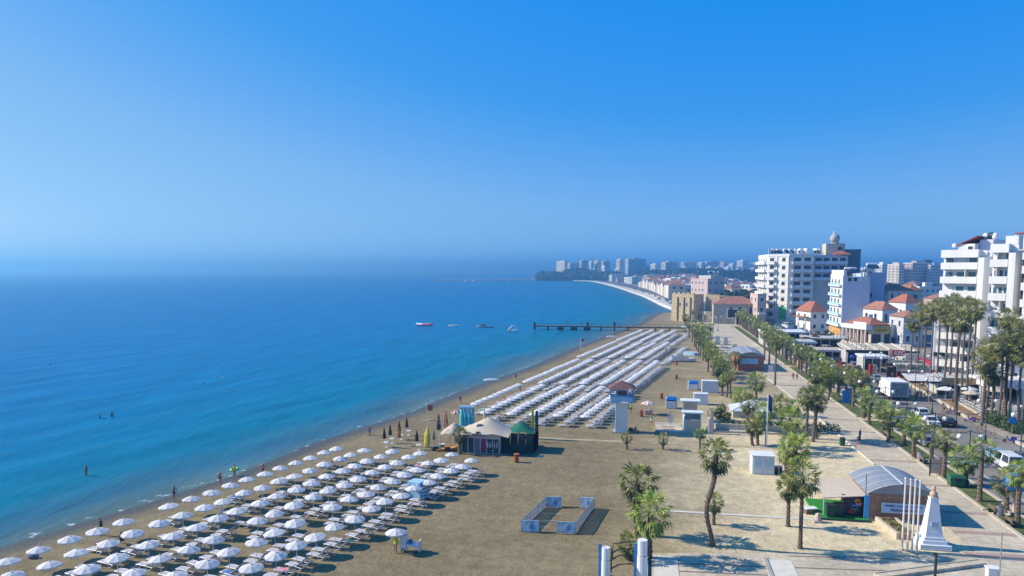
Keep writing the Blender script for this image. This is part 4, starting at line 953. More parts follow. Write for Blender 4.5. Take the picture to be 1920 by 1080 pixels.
mk('bottle_shelf', MB().box(W*0.66, -0.30, 0.85, W-0.1, -0.06, 0.94), WOOD, t)
# tent roof: two swagged peaks
def tent(mb, x0, x1, y0, y1, zc, ze, sag, n=12, peak=0.5):
    vs = []; fs = []
    for j in range(n+1):
        for i in range(n+1):
            u, v = i/n, j/n; dx, dy = (u-peak)*2, (v-0.5)*2
            d = min(1.2, math.hypot(dx, dy)); e = max(0, 1-d/1.15)
            z = ze+(zc-ze)*(e**1.25)+sag*(math.cos(u*math.pi*4)*0.5+0.5)*(abs(dy)**6)*-1+sag*0.6*math.sin(u*math.pi)*abs(dy)**4
            vs.append((x0+(x1-x0)*u, y0+(y1-y0)*v, z))
    for j in range(n):
        for i in range(n): a = j*(n+1)+i; fs.append((a, a+1, a+n+2, a+n+1))
    mb.add(vs, fs); return mb
rf = mk('canvas_roof', tent(MB(), -0.4, W+1.4, -0.6, Dp+0.6, 4.6, 2.75, 0.25), BEIGEC, t, smooth=True)
mk('side_canopy', tent(MB(), -3.4, -0.5, 0.6, Dp, 3.5, 2.35, 0.2), BEIGEC, t, smooth=True)
mk('roof_spike', MB().cyl(W*0.48, Dp*0.5, 4.3, 5.9, 0.16, 8, 0.03), BEIGEC, t)
mk('roof_window', MB().ball(W*0.44, 1.2, 3.55, 0.55, 0.18, 0.32, 10, 6), GLASSB, t)
mk('speaker_box', MB().box(W*0.40, -0.55, 2.72, W*0.40+0.45, -0.2, 3.1), DARKM, t)
for i in range(3): mk('canopy_post', MB().cyl(-3.2+1.35*i, 0.4+0.3*i, 0, 2.6, 0.06, 6), BEIGEC, t)
for sx, h0 in ((-4.5, 3.6), (-3.9, 3.3)):
    mk('roof_hoop', MB().tube([(-6.2, 1.0, h0+0.3), (-5.0, 1.2, h0+0.55), (-3.8, 1.6, h0+0.2), (-2.9, 2.0, h0-0.8)], 0.05, 5), BEIGEC, t, (0, (sx+4.5)*4, 0))
palm_px(862, 851, 810, 'palm growing against the beach bar front', r0=0.26, r1=0.2, sc=0.6, seed=44, crown=CROWNS[2], dead=DEADS[0])
gx, gy, _ = at(942, 849); gx1 = T_at(1000, gy)
t = th('shade_net_tent', 'dark green shade net enclosure attached to the beach bar', 'net enclosure', (gx, gy, 0))
GW = gx1-gx
mk('roof_net', tent(MB(), 0.2, GW-0.2, 0.6, 4.6, 4.1, 2.7, 0.2, 8), GREENC, t, smooth=True)
NETD = mat('black_green_net', (0.012, 0.035, 0.032), 0.85, 0.4, 1.0)
for i in range(4): mk('net_panel', MB().add([(GW/4*i, 0.0-0.25*math.sin(i), 0), (GW/4*(i+1)-0.04, 0.0-0.25*math.sin(i+1), 0), (GW/4*(i+1)-0.04, 0.5, 2.7), (GW/4*i, 0.5, 2.7)], [(0, 1, 2, 3), (3, 2, 1, 0)]), NETD, t)
for xx in (0.0, GW): mk('side_net', MB().add([(xx, 0.05, 0), (xx, 4.6, 0), (xx, 4.4, 2.6), (xx, 0.6, 2.6)], [(0, 1, 2, 3), (3, 2, 1, 0)]), NETD, t)
for xx in (0.06, GW*0.5, GW-0.06): mk('tent_pole', MB().cyl(xx, 0.75, 0, 2.9, 0.05, 6), DARKM, t)
mk('ground_sheet', MB().box(GW*0.30, -1.6, 0.0, GW*1.35, -0.4, 0.05), mat('teal_groundsheet', (0.02, 0.10, 0.12), 0.8, 0.2), t)
x, y, _ = at(995, 838); t = th('blue_parasol', 'half open blue parasol leaning under the green net tent', 'parasol', (x, y-0.6, 0), 0)
mk('canopy', canopy_mb(0.9, 0.5), mat('royal_blue_cloth', (0.05, 0.22, 0.50), 0.7, 0.1), t, (0, 0, 1.5)); mk('pole', MB().cyl(0, 0, 0, 1.95, 0.03, 6), POLE, t)
x, y, _ = at(994, 833); t = th('display_board', 'tall narrow yellow and green inflatable standing behind the net tent', 'inflatable', (x, y+3.5, 0), 0.2)
mk('yellow_side', MB().box(-0.5, -0.2, 0, 0.1, 0.2, 4.6, 0.15, 0.05), YELLOW, t); mk('green_side', MB().box(0.11, -0.2, 0, 0.7, 0.2, 4.2, 0.12, 0.05), GREENM, t)
person(*at(1005, 829), 'person in black standing right of the green net tent', top='black', bottom='black')
for px, py, w in [(968, 867, 'before the net tent'), (1240, 748, 'left of the blue roofed booth'), (1268, 711, 'far along the sand past the booths'), (1202, 781, 'by the pink umbrella'), (1268, 684, 'beside the grounded boat')]:
    x, y, _ = at(px, py); t = th('litter_bin', f'orange wooden litter bin on the sand {w}', 'bin', (x, y, 0), 0.2, 'orange bins on the sand')
    sl = MB().box(-0.06, -0.29, 0.12, 0.06, -0.25, 0.98).mesh('slat', ORANGE)
    mk('liner', MB().cyl(0, 0, 0.05, 0.85, 0.23, 8), DARKM, t); mk('post', MB().box(0.24, -0.05, 0, 0.32, 0.05, 1.25), WOOD, t); mk('lid', MB().box(-0.32, -0.32, 1.05, 0.36, 0.32, 1.13), ORANGE, t)
    for k_ in range(8): inst('slat', sl, t, (0, 0, 0), k_*math.pi/4)
# coloured water toys beside the bar
x, y, _ = at(801, 838); t = th('yellow_board', 'tall yellow board standing upright left of the beach bar', 'board', (x, y, 0), 0.15)
mk('board', MB().tube([(0, 0, 0), (0, 0.05, 0.6), (0, 0.1, 1.8), (0.1, 0.15, 2.9)], [0.3, 0.42, 0.38, 0.06], 8), YELLOW, t); mk('stripe', MB().box(0.12, -0.36, 0.1, 0.2, -0.28, 2.2), WHITE, t)
x, y, _ = at(852, 845); t = th('orange_kayak', 'orange yellow kayak lying on the sand under the side canopy', 'kayak', (x-1.0, y, 0.0), 0.5)
mk('hull', hull(MB(), 3.2, 0.75, 0.32), mat('amber_plastic', (0.75, 0.36, 0.06), 0.4, 0.1), t); mk('seat', MB().box(-0.3, -0.25, 0.30, 0.3, 0.25, 0.4), DARKM, t)
x, y, _ = at(876, 800); t = th('turquoise_slide', 'turquoise inflatable slide standing behind the beach bar', 'inflatable slide', (x, y, 0), 0.1)
for i in range(4): mk('tube', MB().tube([(-0.9+0.6*i, 0, 0), (-0.9+0.6*i, -0.1, 1.6), (-0.9+0.6*i, 0.2, 3.0)], [0.32, 0.3, 0.2], 8), TURQ if i % 2 else mat('aqua_cloth', (0.15, 0.68, 0.70), 0.5, 0.1), t)
mk('top_roll', MB().tube([(-1.2, 0.2, 3.1), (1.2, 0.2, 3.1)], 0.28, 8), SKYBL, t)
x, y, _ = at(855, 795); t = th('striped_parasol', 'small red and white parasol behind the beach bar roof', 'parasol', (x, y, 0))
cm = canopy_mb(0.9, 0.45); cm.m = [(i // 2) % 2 for i in range(len(cm.f))]
mk('canopy', cm, [RED, CANVAS], t, (0, 0, 1.9)); mk('pole', MB().cyl(0, 0, 0, 2.3, 0.03, 6), POLE, t)
x, y, _ = at(803, 797); t = th('beach_flag', 'red and brown flag flying above the yellow board', 'flag', (x, y-0.5, 0)); mk('pole', MB().cyl(0, 0, 0, 3.4, 0.04, 6), POLE, t)
mk('cloth', MB().box(0.05, -0.02, 2.5, 0.9, 0.02, 3.4), mat('rust_cloth', (0.45, 0.12, 0.06), 0.8, 0.2), t)
for i, (px, py) in enumerate([(829, 841), (839, 846), (815, 845)]):
    x, y, _ = at(px, py); t = th('crate', ['green crate of water toys left of the bar', 'dark crate beside the green crate', 'black cooler box under the pale green umbrella'][i], 'crate', (x, y, 0), 0.3*i)
    mk('box', MB().box(-0.4, -0.3, 0, 0.4, 0.3, 0.6, 0.03, 0.03), [mat('grass_green_plastic', (0.05, 0.4, 0.12), 0.5, 0.1), DARKM, DARKM][i], t); mk('lid', MB().box(-0.43, -0.33, 0.61, 0.43, 0.33, 0.68), [WHITE, ORANGE, STEEL][i], t)
# pale blue covered stack and vendor spot in the near block
x, y, _ = at(785, 933); t = th('covered_stack', 'stack of loungers under a pale blue tarpaulin at the block edge', 'covered stack', (x, y, 0), rz1)
mk('tarpaulin', MB().box(-1.1, -0.8, 0.1, 0.7, 0.8, 1.9, 0.12, 0.1), SKYBL, t); mk('fold', MB().tube([(-1.0, -0.85, 1.7), (-0.2, -0.9, 1.2), (0.5, -0.86, 1.75)], 0.08, 5), mat('pale_cyan_cloth', (0.50, 0.70, 0.80), 0.7, 0.1), t)
for i in range(4): mk('lounger_end', MB().box(0.72, -0.6, 0.15+0.4*i, 1.0, 0.6, 0.3+0.4*i), PLASTIC, t)
x, y, _ = at(743, 1034); umbrella(x, y, 'single white umbrella apart from the block, over the attendant', 'umbrellas of the near beach block', 0.3)
person(x+0.05, y-0.3, 0, 'attendant in a lime yellow top under the lone umbrella', top='lime', bottom='lime', hair=0, rz=2.8)
x, y, _ = at(768, 1034); t = th('vendor_cart', 'white vendor cart with chairs beside the attendant', 'cart', (x, y, 0), 0.0)
mk('cabinet', MB().box(-0.75, -0.3, 0.15, -0.25, 0.35, 1.5), WHITE, t); mk('counter', MB().box(-0.22, -0.3, 0.55, 0.9, 0.35, 0.75), PLASTIC, t); mk('blue_bag', MB().ball(0.1, 0, 0.95, 0.25, 0.25, 0.2, 8, 5), mat('teal_bag', (0.03, 0.2, 0.25), 0.7, 0.1), t)
for sx in (-0.5, 0.7): mk('wheel', MB().ring((sx, -0.33, 0.18), 0.15, 0.04, 'y', 10, 4), TYRE, t)
mk('chair_back', MB().box(0.92, -0.3, 0.1, 1.0, 0.35, 1.1), PLASTIC, t)
x, y, _ = at(63, 1047); t = th('beach_bag', 'grey bag lying on the sand below the waterline umbrellas', 'bag', (x, y, 0), 0.4); mk('bag', MB().ball(0, 0, 0.18, 0.5, 0.25, 0.22, 8, 5), cloth('slate', (0.15, 0.17, 0.25)), t); mk('strap', MB().tube([(-0.3, 0, 0.3), (0, 0, 0.5), (0.3, 0, 0.3)], 0.03, 4), DARKM, t)

# ------------------------------------------------------------------ lifeguard tower
x, y, _ = at(1165, 809)
t = th('lifeguard_tower', 'white lifeguard tower with blue railings and a brown hipped roof', 'lifeguard tower', (x, y, 0), 0.06)
hz0 = Z_at(x, y, 753); hz1 = Z_at(x, y, 727); hz2 = Z_at(x, y, 713)
mk('footing', MB().box(-1.4, -1.3, -0.05, 1.2, 1.3, 0.14), CONC, t); mk('column', MB().box(-0.95, -0.85, 0.15, 0.90, 0.85, hz0-0.1), WALLW, t)
mk('platform', MB().box(-1.8, -1.6, hz0-0.09, 1.8, 1.6, hz0+0.1), WHITE, t)
BLR = mat('sky_blue_paint', (0.07, 0.35, 0.68), 0.5, 0.1)
for i in range(4):
    sx, sy = [(-1.7, -1.5), (1.7, -1.5), (1.7, 1.5), (-1.7, 1.5)][i]; mk('roof_post', MB().box(sx-0.07, sy-0.07, hz0+0.11, sx+0.07, sy+0.07, hz1+0.05), BLR, t)
for a, b in (((-1.6, -1.55), (1.6, -1.45)), ((-1.6, 1.45), (1.6, 1.55)), ((-1.75, -1.42), (-1.65, 1.42)), ((1.65, -1.42), (1.75, 1.42))):
    mk('railing_panel', MB().box(a[0], a[1], hz0+0.2, b[0], b[1], hz0+0.95), SKYBL, t); mk('handrail', MB().box(a[0], a[1], hz0+1.05, b[0], b[1], hz0+1.15), BLR, t)
mk('cabin', MB().box(-1.0, -0.9, hz0+0.11, 1.0, 0.9, hz1-0.1), mat('tower_cabin', (0.45, 0.60, 0.72), 0.7, 0.1), t)
mk('cabin_window', MB().box(-0.7, -0.96, hz0+1.15, 0.7, -0.91, hz1-0.35), GLASS, t)
mk('roof', MB().add([(-2.1, -1.9, hz1+0.06), (2.1, -1.9, hz1+0.06), (2.1, 1.9, hz1+0.06), (-2.1, 1.9, hz1+0.06), (0, 0, hz2)], [(3, 2, 1, 0), (0, 1, 4), (1, 2, 4), (2, 3, 4), (3, 0, 4)]), mat('brown_roof_shingle', (0.17, 0.085, 0.08), 0.85, 0.15, 2), t)
mk('ladder', MB().tube([(-1.35, -1.2, 0.1), (-1.35, -1.2, hz0)], 0.05, 5).tube([(-1.35, -0.7, 0.1), (-1.35, -0.7, hz0)], 0.05, 5), BLR, t)
rg = MB().box(-1.38, -1.2, 0, -1.32, -0.7, 0.06).mesh('rung', BLR)
for i in range(10): inst('rung', rg, t, (0, 0, 0.5+i*0.42))
person(*at(1183, 775), 'person in a lime vest standing right of the tower', top='lime', bottom='navy')
# scooter builder
def scooter(x, y, rz, label, m, group=None):
    t = th('motor_scooter', label, 'scooter', (x, y, 0), rz, group)
    for xx in (-0.6, 0.62):
        w = mk('wheel', MB().ring((xx, 0, 0.25), 0.19, 0.065, 'y', 12, 5), TYRE, t); mk('rim', MB().prism([(xx+0.12*math.cos(a*math.pi/4), 0.25+0.12*math.sin(a*math.pi/4)) for a in range(8)], -0.04, 0.04, 'y'), CHROME, w)
    mk('body', MB().prism([(-0.85, 0.55), (-0.75, 0.32), (0.1, 0.30), (0.28, 0.45), (0.40, 0.9), (0.30, 0.95), (0.12, 0.5), (-0.05, 0.48), (-0.15, 0.72), (-0.8, 0.75)], -0.17, 0.17, 'y'), m, t)
    mk('seat', MB().box(-0.82, -0.15, 0.76, -0.15, 0.15, 0.86, 0.03, 0.03), DARKM, t)
    hb = mk('handlebar', MB().tube([(0.30, -0.34, 1.05), (0.36, 0, 1.0), (0.30, 0.34, 1.05)], 0.03, 5), DARKM, t); mk('headlight', MB().box(0.41, -0.09, 0.82, 0.46, 0.09, 0.95), GLOBE, t)
    mk('fork', MB().tube([(0.62, 0, 0.25), (0.42, 0, 0.9)], 0.04, 5), STEEL, t)
    return t
sx_, sy_, _ = at(1188, 812); scooter(sx_, sy_, 0.4, 'black scooter parked at the foot of the lifeguard tower', DARKM)

# ------------------------------------------------------------------ football pen of banners
c = [P(977, 997)[:2], P(1079, 1001)[:2], P(1114, 953)[:2], P(1024, 951)[:2]]
t = th('beach_pitch', 'small fenced beach pitch with blue and white banner corners', 'beach pitch', (c[0][0], c[0][1], 0))
ox, oy = c[0]
BAN = mat('blue_white_banner', (0.50, 0.66, 0.80), 0.7, 0.35, 1.6); NETW = mat('translucent_net', (0.62, 0.64, 0.66), 0.8, 0.12, 2.0, alpha=0.55)
def run(p, q, h0, h1, m, nm, z=0.05):
    d = Vector((q[0]-p[0], q[1]-p[1])); L = d.length
    return mk(nm, MB().box(0, -0.03, h0, L, 0.03, h1), m, t, (p[0]-ox, p[1]-oy, 0), math.atan2(d.y, d.x))
def lerp(p, q, u): return (p[0]+(q[0]-p[0])*u, p[1]+(q[1]-p[1])*u)
for p, q, a, b in [(c[0], c[1], 0.0, 0.33), (c[0], c[1], 0.66, 1.0), (c[3], c[2], 0.0, 0.32), (c[3], c[2], 0.70, 1.0)]:
    o = run(lerp(p, q, a), lerp(p, q, b), 0.05, 1.15, BAN, 'banner_panel')
    L = math.hypot(lerp(p, q, b)[0]-lerp(p, q, a)[0], lerp(p, q, b)[1]-lerp(p, q, a)[1])
    mk('printed_mark', MB().prism([(L*0.15, 0.2), (L*0.42, 0.95), (L*0.55, 0.95), (L*0.28, 0.2)], -0.045, -0.033, 'y'), WHITE, o)
    mk('printed_mark', MB().prism([(L*0.55, 0.3), (L*0.72, 0.3), (L*0.72, 0.62), (L*0.62, 0.9), (L*0.55, 0.62)], -0.045, -0.033, 'y'), BLR, o)
for p, q in ((c[0], c[3]), (c[1], c[2])):
    run(p, q, 0.12, 1.05, NETW, 'side_net'); run(p, q, 1.06, 1.12, STEEL, 'top_rail'); run(p, q, 0.03, 0.11, STEEL, 'bottom_rail')
    for k_ in range(7):
        w = lerp(p, q, k_/6); mk('fence_post', MB().cyl(w[0]-ox, w[1]-oy, -0.1, 1.2, 0.035, 6), STEEL, t)
for u in (0.2, 0.45, 0.72):
    p, q = lerp(c[0], c[3], u), lerp(c[1], c[2], u); run(p, lerp(p, q, 0.45), 0.0, 0.035, EDGEW, 'line_tape')
run(lerp(c[0], c[1], 0.33), lerp(c[0], c[1], 0.66), 1.08, 1.14, STEEL, 'goal_bar'); run(lerp(c[3], c[2], 0.33), lerp(c[3], c[2], 0.70), 0.0, 0.12, WOOD, 'goal_board'); run(lerp(c[0], c[1], 0.33), lerp(c[0], c[1], 0.66), 0.0, 0.1, WOOD, 'goal_board')

# ------------------------------------------------------------------ white shed, booths, boxes
x, y, _ = at(1410, 889); x1 = T_at(1451, y); Ws = x1-x
hs = Z_at(x, y, 855)
t = th('storage_shed', 'white storage shed with pale blue double doors standing on the sand', 'shed', (x, y, 0))
mk('walls', MB().box(0, 0, 0, Ws, 2.4, hs), WALLW, t); mk('roof', MB().box(-0.12, -0.12, hs+0.002, Ws+0.12, 2.5, hs+0.1), WHITE, t)
LBD = mat('pale_blue_door', (0.58, 0.68, 0.76), 0.5, 0.15, 5)
for i in range(2):
    a = 0.12+i*(Ws/2); d_ = mk('door', MB().box(a, -0.05, 0.1, a+Ws/2-0.2, -0.003, hs-0.12), LBD, t)
    for r_ in range(3): mk('door_louvre', MB().box(a+0.12, -0.075, hs*0.45+0.30*r_, a+Ws/2-0.32, -0.052, hs*0.45+0.30*r_+0.18), mat('aqua_louvre', (0.42, 0.62, 0.70), 0.6, 0.2, 6), d_)
    mk('lower_panel', MB().box(a+0.15, -0.075, 0.22, a+Ws/2-0.35, -0.052, 0.75), mat('pale_panel', (0.66, 0.72, 0.77), 0.6, 0.1), d_)
mk('corner_post', MB().box(Ws-0.06, -0.09, 0, Ws+0.02, -0.055, hs), WHITE, t)
x, y, _ = at(1459, 888); t = th('dark_crate', 'dark crate standing right of the white shed', 'crate', (x, y, 0)); mk('box', MB().box(-0.45, -0.3, 0, 0.45, 0.3, 0.85, 0.02, 0.02), DARKM, t); mk('lid', MB().box(-0.47, -0.32, 0.86, 0.47, 0.32, 0.92), STEEL, t)
x, y, _ = at(1458.5, 889); t = th('lamp_stake', 'thin pale green post standing before the dark crate', 'post', (x, y-0.6, 0)); mk('post', MB().cyl(0, 0, 0, 2.5, 0.04, 6), mat('pale_green_paint', (0.45, 0.62, 0.50), 0.5, 0.1), t); mk('base', MB().cyl(0, 0, 0, 0.06, 0.14, 8), CONC, t)
for px0, px1, pb, pt, w in [(1316, 1347, 736, 711, 'grey white storage box beside the dark palm trunks'), (1301, 1327, 759, 735, 'white storage box with an overhanging lid behind the changing walls')]:
    x, y, _ = at(px0, pb); x1 = T_at(px1, y); hh = Z_at(x, y, pt+3)
    t = th('storage_box', w, 'storage box', (x, y, 0)); mk('body', MB().box(0, 0, 0, x1-x, 1.7, hh-0.12), PLASTIC, t); mk('lid', MB().box(-0.1, -0.1, hh-0.11, x1-x+0.1, 1.8, hh), WHITE, t)
    for k_ in range(3): mk('wall_panel', MB().box(0.1+(x1-x-0.1)/3*k_, -0.03, 0.15, (x1-x-0.1)/3*(k_+1), -0.002, hh-0.3), PLASTIC, t)
for px0, px1, pb, pt, w in [(1248, 1270, 766, 744, 'nearer white ticket booth with a bright blue cover'), (1290, 1311, 731, 714, 'farther white ticket booth with a bright blue cover')]:
    x, y, _ = at(px0, pb); x1 = T_at(px1, y); Wb = x1-x; hh = Z_at(x, y, pt)
    t = th('beach_booth', w, 'booth', (x, y, 0), 0, 'two blue covered booths')
    for xx in (0, Wb-0.22): mk('side_board', MB().box(xx, 0, 0, xx+0.2, 1.3, hh-0.25), WHITE, t)
    mk('counter', MB().box(0.3, -0.25, 0.1, Wb-0.3, 0.5, hh*0.62), PLASTIC, t); mk('cover', MB().box(0.1, -0.1, hh-0.55, Wb-0.1, 1.2, hh, 0.15, 0.2), BLUE, t); mk('back_board', MB().box(0.22, 1.2, 0, Wb-0.24, 1.28, hh-0.6), WHITE, t)
# changing walls with slab roofs and shower slab
x, y, _ = at(1284, 812); Wc = T_at(1313, y)-x
t = th('changing_cubicle', 'nearer plastered changing cubicle under a pale slab roof', 'changing cubicle', (x, y, 0), 0, 'two changing cubicles')
hh = Z_at(x, y, 776)
mk('front_wall', MB().box(0, 0, 0, Wc, 0.2, hh-0.9), BEIGE, t); mk('side_wall', MB().box(-0.22, 0.0, 0, -0.01, 3.2, hh-0.35), WALLW, t); mk('back_wall', MB().box(0.0, 3.0, 0, Wc, 3.2, hh-0.25), PLASTIC, t); mk('roof_slab', MB().box(-0.4, 1.4, hh-0.24, Wc+0.5, 3.4, hh-0.02), WHITE, t); mk('end_wall', MB().box(Wc+0.01, 1.5, 0, Wc+0.2, 3.2, hh-0.25), WALLW, t)
x2, y2, _ = at(1279, 790); Wd = T_at(1308, y2)-x2; h2 = Z_at(x2, y2, 751)
t = th('changing_cubicle', 'farther changing cubicle, its slab roof carried on a thin white post', 'changing cubicle', (x2, y2, 0), 0, 'two changing cubicles')
mk('post', MB().box(0, 0, 0, 0.25, 0.25, h2-0.22), WHITE, t); mk('back_wall', MB().box(0.3, 1.8, 0, Wd, 2.0, h2-0.22), GREYW, t); mk('roof_slab', MB().box(-0.3, -0.2, h2-0.21, Wd+0.4, 2.3, h2), WHITE, t)
x, y, _ = at(1229, 810); Wp = T_at(1280, y)-x
t = th('shower_slab', 'raised pale concrete slab of the beach shower', 'shower platform', (x, y, 0)); mk('slab', MB().box(0, 0, -0.05, Wp, 6.5, 0.25), PAVED, t)
for i in range(6): mk('wall_panel', MB().box(0.05+Wp/6*i, -0.06, 0.0, Wp/6*(i+1)-0.03, -0.003, 0.24), SKYBL if i > 2 else CONC, t)
for i, (u, v) in enumerate([(0.5, 0.9), (0.45, 2.6)]): mk('drain_grate', MB().box(Wp*u-0.9, v, 0.252, Wp*u+0.9, v+0.5, 0.28), mat('rusty_grate', (0.30, 0.13, 0.09), 0.9, 0.3), t)
xs_, ys_, _ = at(1257, 803)
t = th('beach_shower', 'dark slatted shower column on the concrete slab', 'shower', (xs_, ys_+0.0, 0.25)); mk('column', MB().box(-0.06, -0.06, 0, 0.06, 0.06, 2.5), STEEL, t); mk('foot', MB().box(-0.25, -0.25, 0.03, 0.25, 0.25, 0.3, 0.08, 0.08), WHITE, t)
for i in range(5): mk('slat', MB().box(-0.42+0.17*i, -0.14, 0.75, -0.28+0.17*i, -0.07, 1.95), GREYW, t)
x, y, _ = at(1215, 777); t = th('pink_umbrella', 'pink and white vendor umbrella by the shower slab', 'umbrella', (x, y, 0))
cm = canopy_mb(1.3, 0.5); cm.m = [(i // 2) % 2 for i in range(len(cm.f))]
mk('canopy', cm, [mat('pink_cloth', (0.70, 0.33, 0.30), 0.8, 0.1), CANVAS], t, (0, 0, 1.95)); mk('pole', MB().cyl(0, 0, 0, 2.4, 0.03, 6), POLE, t)
t = th('vendor_table', 'vendor table hung with pink towels under the pink umbrella', 'table', (x+0.2, y-0.3, 0)); mk('table_top', MB().box(-0.7, -0.4, 0.8, 0.7, 0.4, 0.86), WHITE, t); mk('towel', MB().box(-0.6, -0.45, 0.2, 0.5, -0.41, 0.86), mat('peach_towel', (0.70, 0.42, 0.34), 0.9, 0.3, 5), t)
for sx in (-0.6, 0.6): mk('leg', MB().box(sx-0.03, -0.3, 0, sx+0.03, 0.3, 0.79), WOOD, t)
person(*at(1221, 797), 'person in white trousers walking off the shower slab', 'walk', top='teal', bottom='white'); person(*at(1211, 778), 'person in pink crouched at the vendor table', 'stand', top='pink', bottom='pink', sc=0.85)
# low wall, hedge, white canopy roof, ball fountain
x, y, _ = at(1342, 808); x1 = T_at(1530, y)
t = th('garden_wall', 'long low plastered wall with a pale base along the hedge', 'wall', (x, y, 0)); mk('wall', MB().box(0, 0, 0, x1-x, 0.3, 1.15), BEIGE, t); mk('base', MB().box(-0.3, -1.2, -0.05, x1-x, -0.01, 0.3), KERB, t); mk('end_pier', MB().box(-0.55, -0.5, 0, -0.32, 0.3, 1.3), WALLW, t)
def leafmass(mb, cx, cy, z0, rx, ry, rz_, n, size, rnd):
    for _ in range(n):
        a, b = rnd.uniform(0, 6.28), rnd.uniform(-1, 1); s_ = math.sqrt(1-b*b); r_ = rnd.uniform(0.55, 1.0)**0.5*rnd.uniform(0.85, 1.1)
        d = Vector((math.cos(a)*s_, math.sin(a)*s_, b)); c_ = Vector((cx+rx*r_*d.x, cy+ry*r_*d.y, z0+rz_*r_*d.z))
        if c_.z < 0.02: c_.z = 0.02+rnd.uniform(0, 0.2)
        u = Vector((rnd.uniform(-1, 1), rnd.uniform(-1, 1), rnd.uniform(-1, 1))).normalized(); v = u.cross(d+Vector((0.01, 0.02, 0.03)))
        if v.length < 0.05: continue
        v.normalize(); w = size*rnd.uniform(0.6, 1.3); mb.ct = max(0, min(1, rnd.uniform(0.1, 0.75)))
        mb.add([tuple(c_-u*w), tuple(c_+v*w*0.6), tuple(c_+u*w), tuple(c_-v*w*0.6)], [(0, 1, 2, 3)])
rnd = random.Random(5); mb = MB()
for i in range(16): leafmass(mb, 1.2+1.1*i, 0, 0.9, 0.9, 0.55, 0.75, 130, 0.16, rnd)
h_ = th('hedge', 'dark green clipped hedge behind the low plastered wall', 'hedge', (x, y+1.1, 0)); mk('foliage', mb, HEDGEL, h_)
for i, (px, py, rr, w) in enumerate([(1349, 783, 0.95, 'round olive shrub behind the ball fountain'), (1354, 772, 0.9, 'russet round shrub at the end of the hedge'), (1363, 786, 0.8, 'grey green shrub inside the hedge'), (1332, 806, 0.5, 'low dark shrub at the foot of the changing walls')]):
    xx, yy, _ = at(px, py+6); mb = MB(); leafmass(mb, 0, 0, rr, rr, rr, rr, 320, 0.17, random.Random(i)); s_ = th('shrub', w, 'shrub', (xx, yy+1.0, 0)); mk('foliage', mb, [HEDGEL, FRONDO, FRONDO, HEDGEL][i], s_); mk('stem', MB().cyl(0, 0, 0, rr, 0.08, 5), BARK, s_)
xx, yy, _ = at(1334, 813)
t = th('gate_pillar', 'slim pinkish pillar at the wall end topped by a green wire ball', 'pillar', (xx, yy, 0)); hh = Z_at(xx, yy, 782); mk('shaft', MB().box(-0.28, -0.3, 0, 0.28, 0.3, hh), PINKW, t); mk('white_edge', MB().box(-0.55, -0.25, 0, -0.29, 0.3, hh-0.2), WALLW, t)
b_ = mk('wire_ball', MB().ring((0, 0, hh+0.7), 0.68, 0.035, 'y', 14, 4), GREENM, t)
for a in ('x', 'z'): mk('hoop', MB().ring((0, 0, hh+0.7), 0.68, 0.035, a, 14, 4), GREENM, b_)
for k_ in (-0.35, 0.35): mk('hoop', MB().ring((0, 0, hh+0.7+k_), 0.58, 0.03, 'z', 14, 4), GREENM, b_)
xx, yy, _ = at(1374, 783); Wk = T_at(1450, yy)-xx
t = th('pavilion', 'low pavilion with a faceted white translucent roof among the palms', 'pavilion', (xx, yy, 0)); hh = Z_at(xx, yy, 770); hp = hh+1.6
mk('wall', MB().box(0, 0, 0, Wk, 5.5, hh-0.05), GREYW, t)
RFW = mat('pale_membrane', (0.58, 0.64, 0.68), 0.5, 0.1)
for f_ in ([(-0.3, -0.3, hh), (Wk*0.6, -0.3, hh), (Wk*0.6, 2.8, hp)], [(Wk*0.6+0.03, -0.3, hh), (Wk+0.3, -0.3, hh), (Wk*0.6+0.03, 2.8, hp)], [(-0.3, -0.27, hh+0.02), (Wk*0.6, 2.83, hp), (-0.3, 5.8, hh)], [(Wk+0.3, -0.27, hh+0.02), (Wk+0.3, 5.8, hh), (Wk*0.6+0.03, 2.83, hp)], [(-0.3, 5.83, hh), (Wk*0.6, 2.86, hp), (Wk+0.3, 5.83, hh)]):
    mk('roof_panel', MB().add(f_, [(0, 1, 2)]), RFW, t)
mk('ridge', MB().tube([(-0.3, -0.3, hh+0.03), (Wk*0.6, 2.8, hp+0.04), (Wk+0.3, -0.3, hh+0.03)], 0.05, 5), WHITE, t)
# flagpole
xx, yy, _ = at(1437, 838); hp = Z_at(xx, yy, 737)
t = th('flagpole', 'blue and white flagpole with a furled navy flag among the palms', 'flagpole', (xx, yy, 0)); mk('pole', MB().cyl(0, 0, 0, hp, 0.075, 8, 0.045), WHITE, t); mk('lower_sleeve', MB().cyl(-0.1, 0.1, 0, hp*0.62, 0.10, 8), mat('teal_sleeve', (0.05, 0.25, 0.33), 0.5, 0.1), t)
fl = MB(); vs = []
for i in range(5):
    for j in range(7): vs.append((0.08+0.13*i, 0.10*math.sin(i*1.9+j*0.5), hp-0.15-0.38*j-0.12*i))
fl.add(vs, [(i*7+j, i*7+j+1, (i+1)*7+j+1, (i+1)*7+j) for i in range(4) for j in range(6)]); mk('flag', fl, NAVY, t)

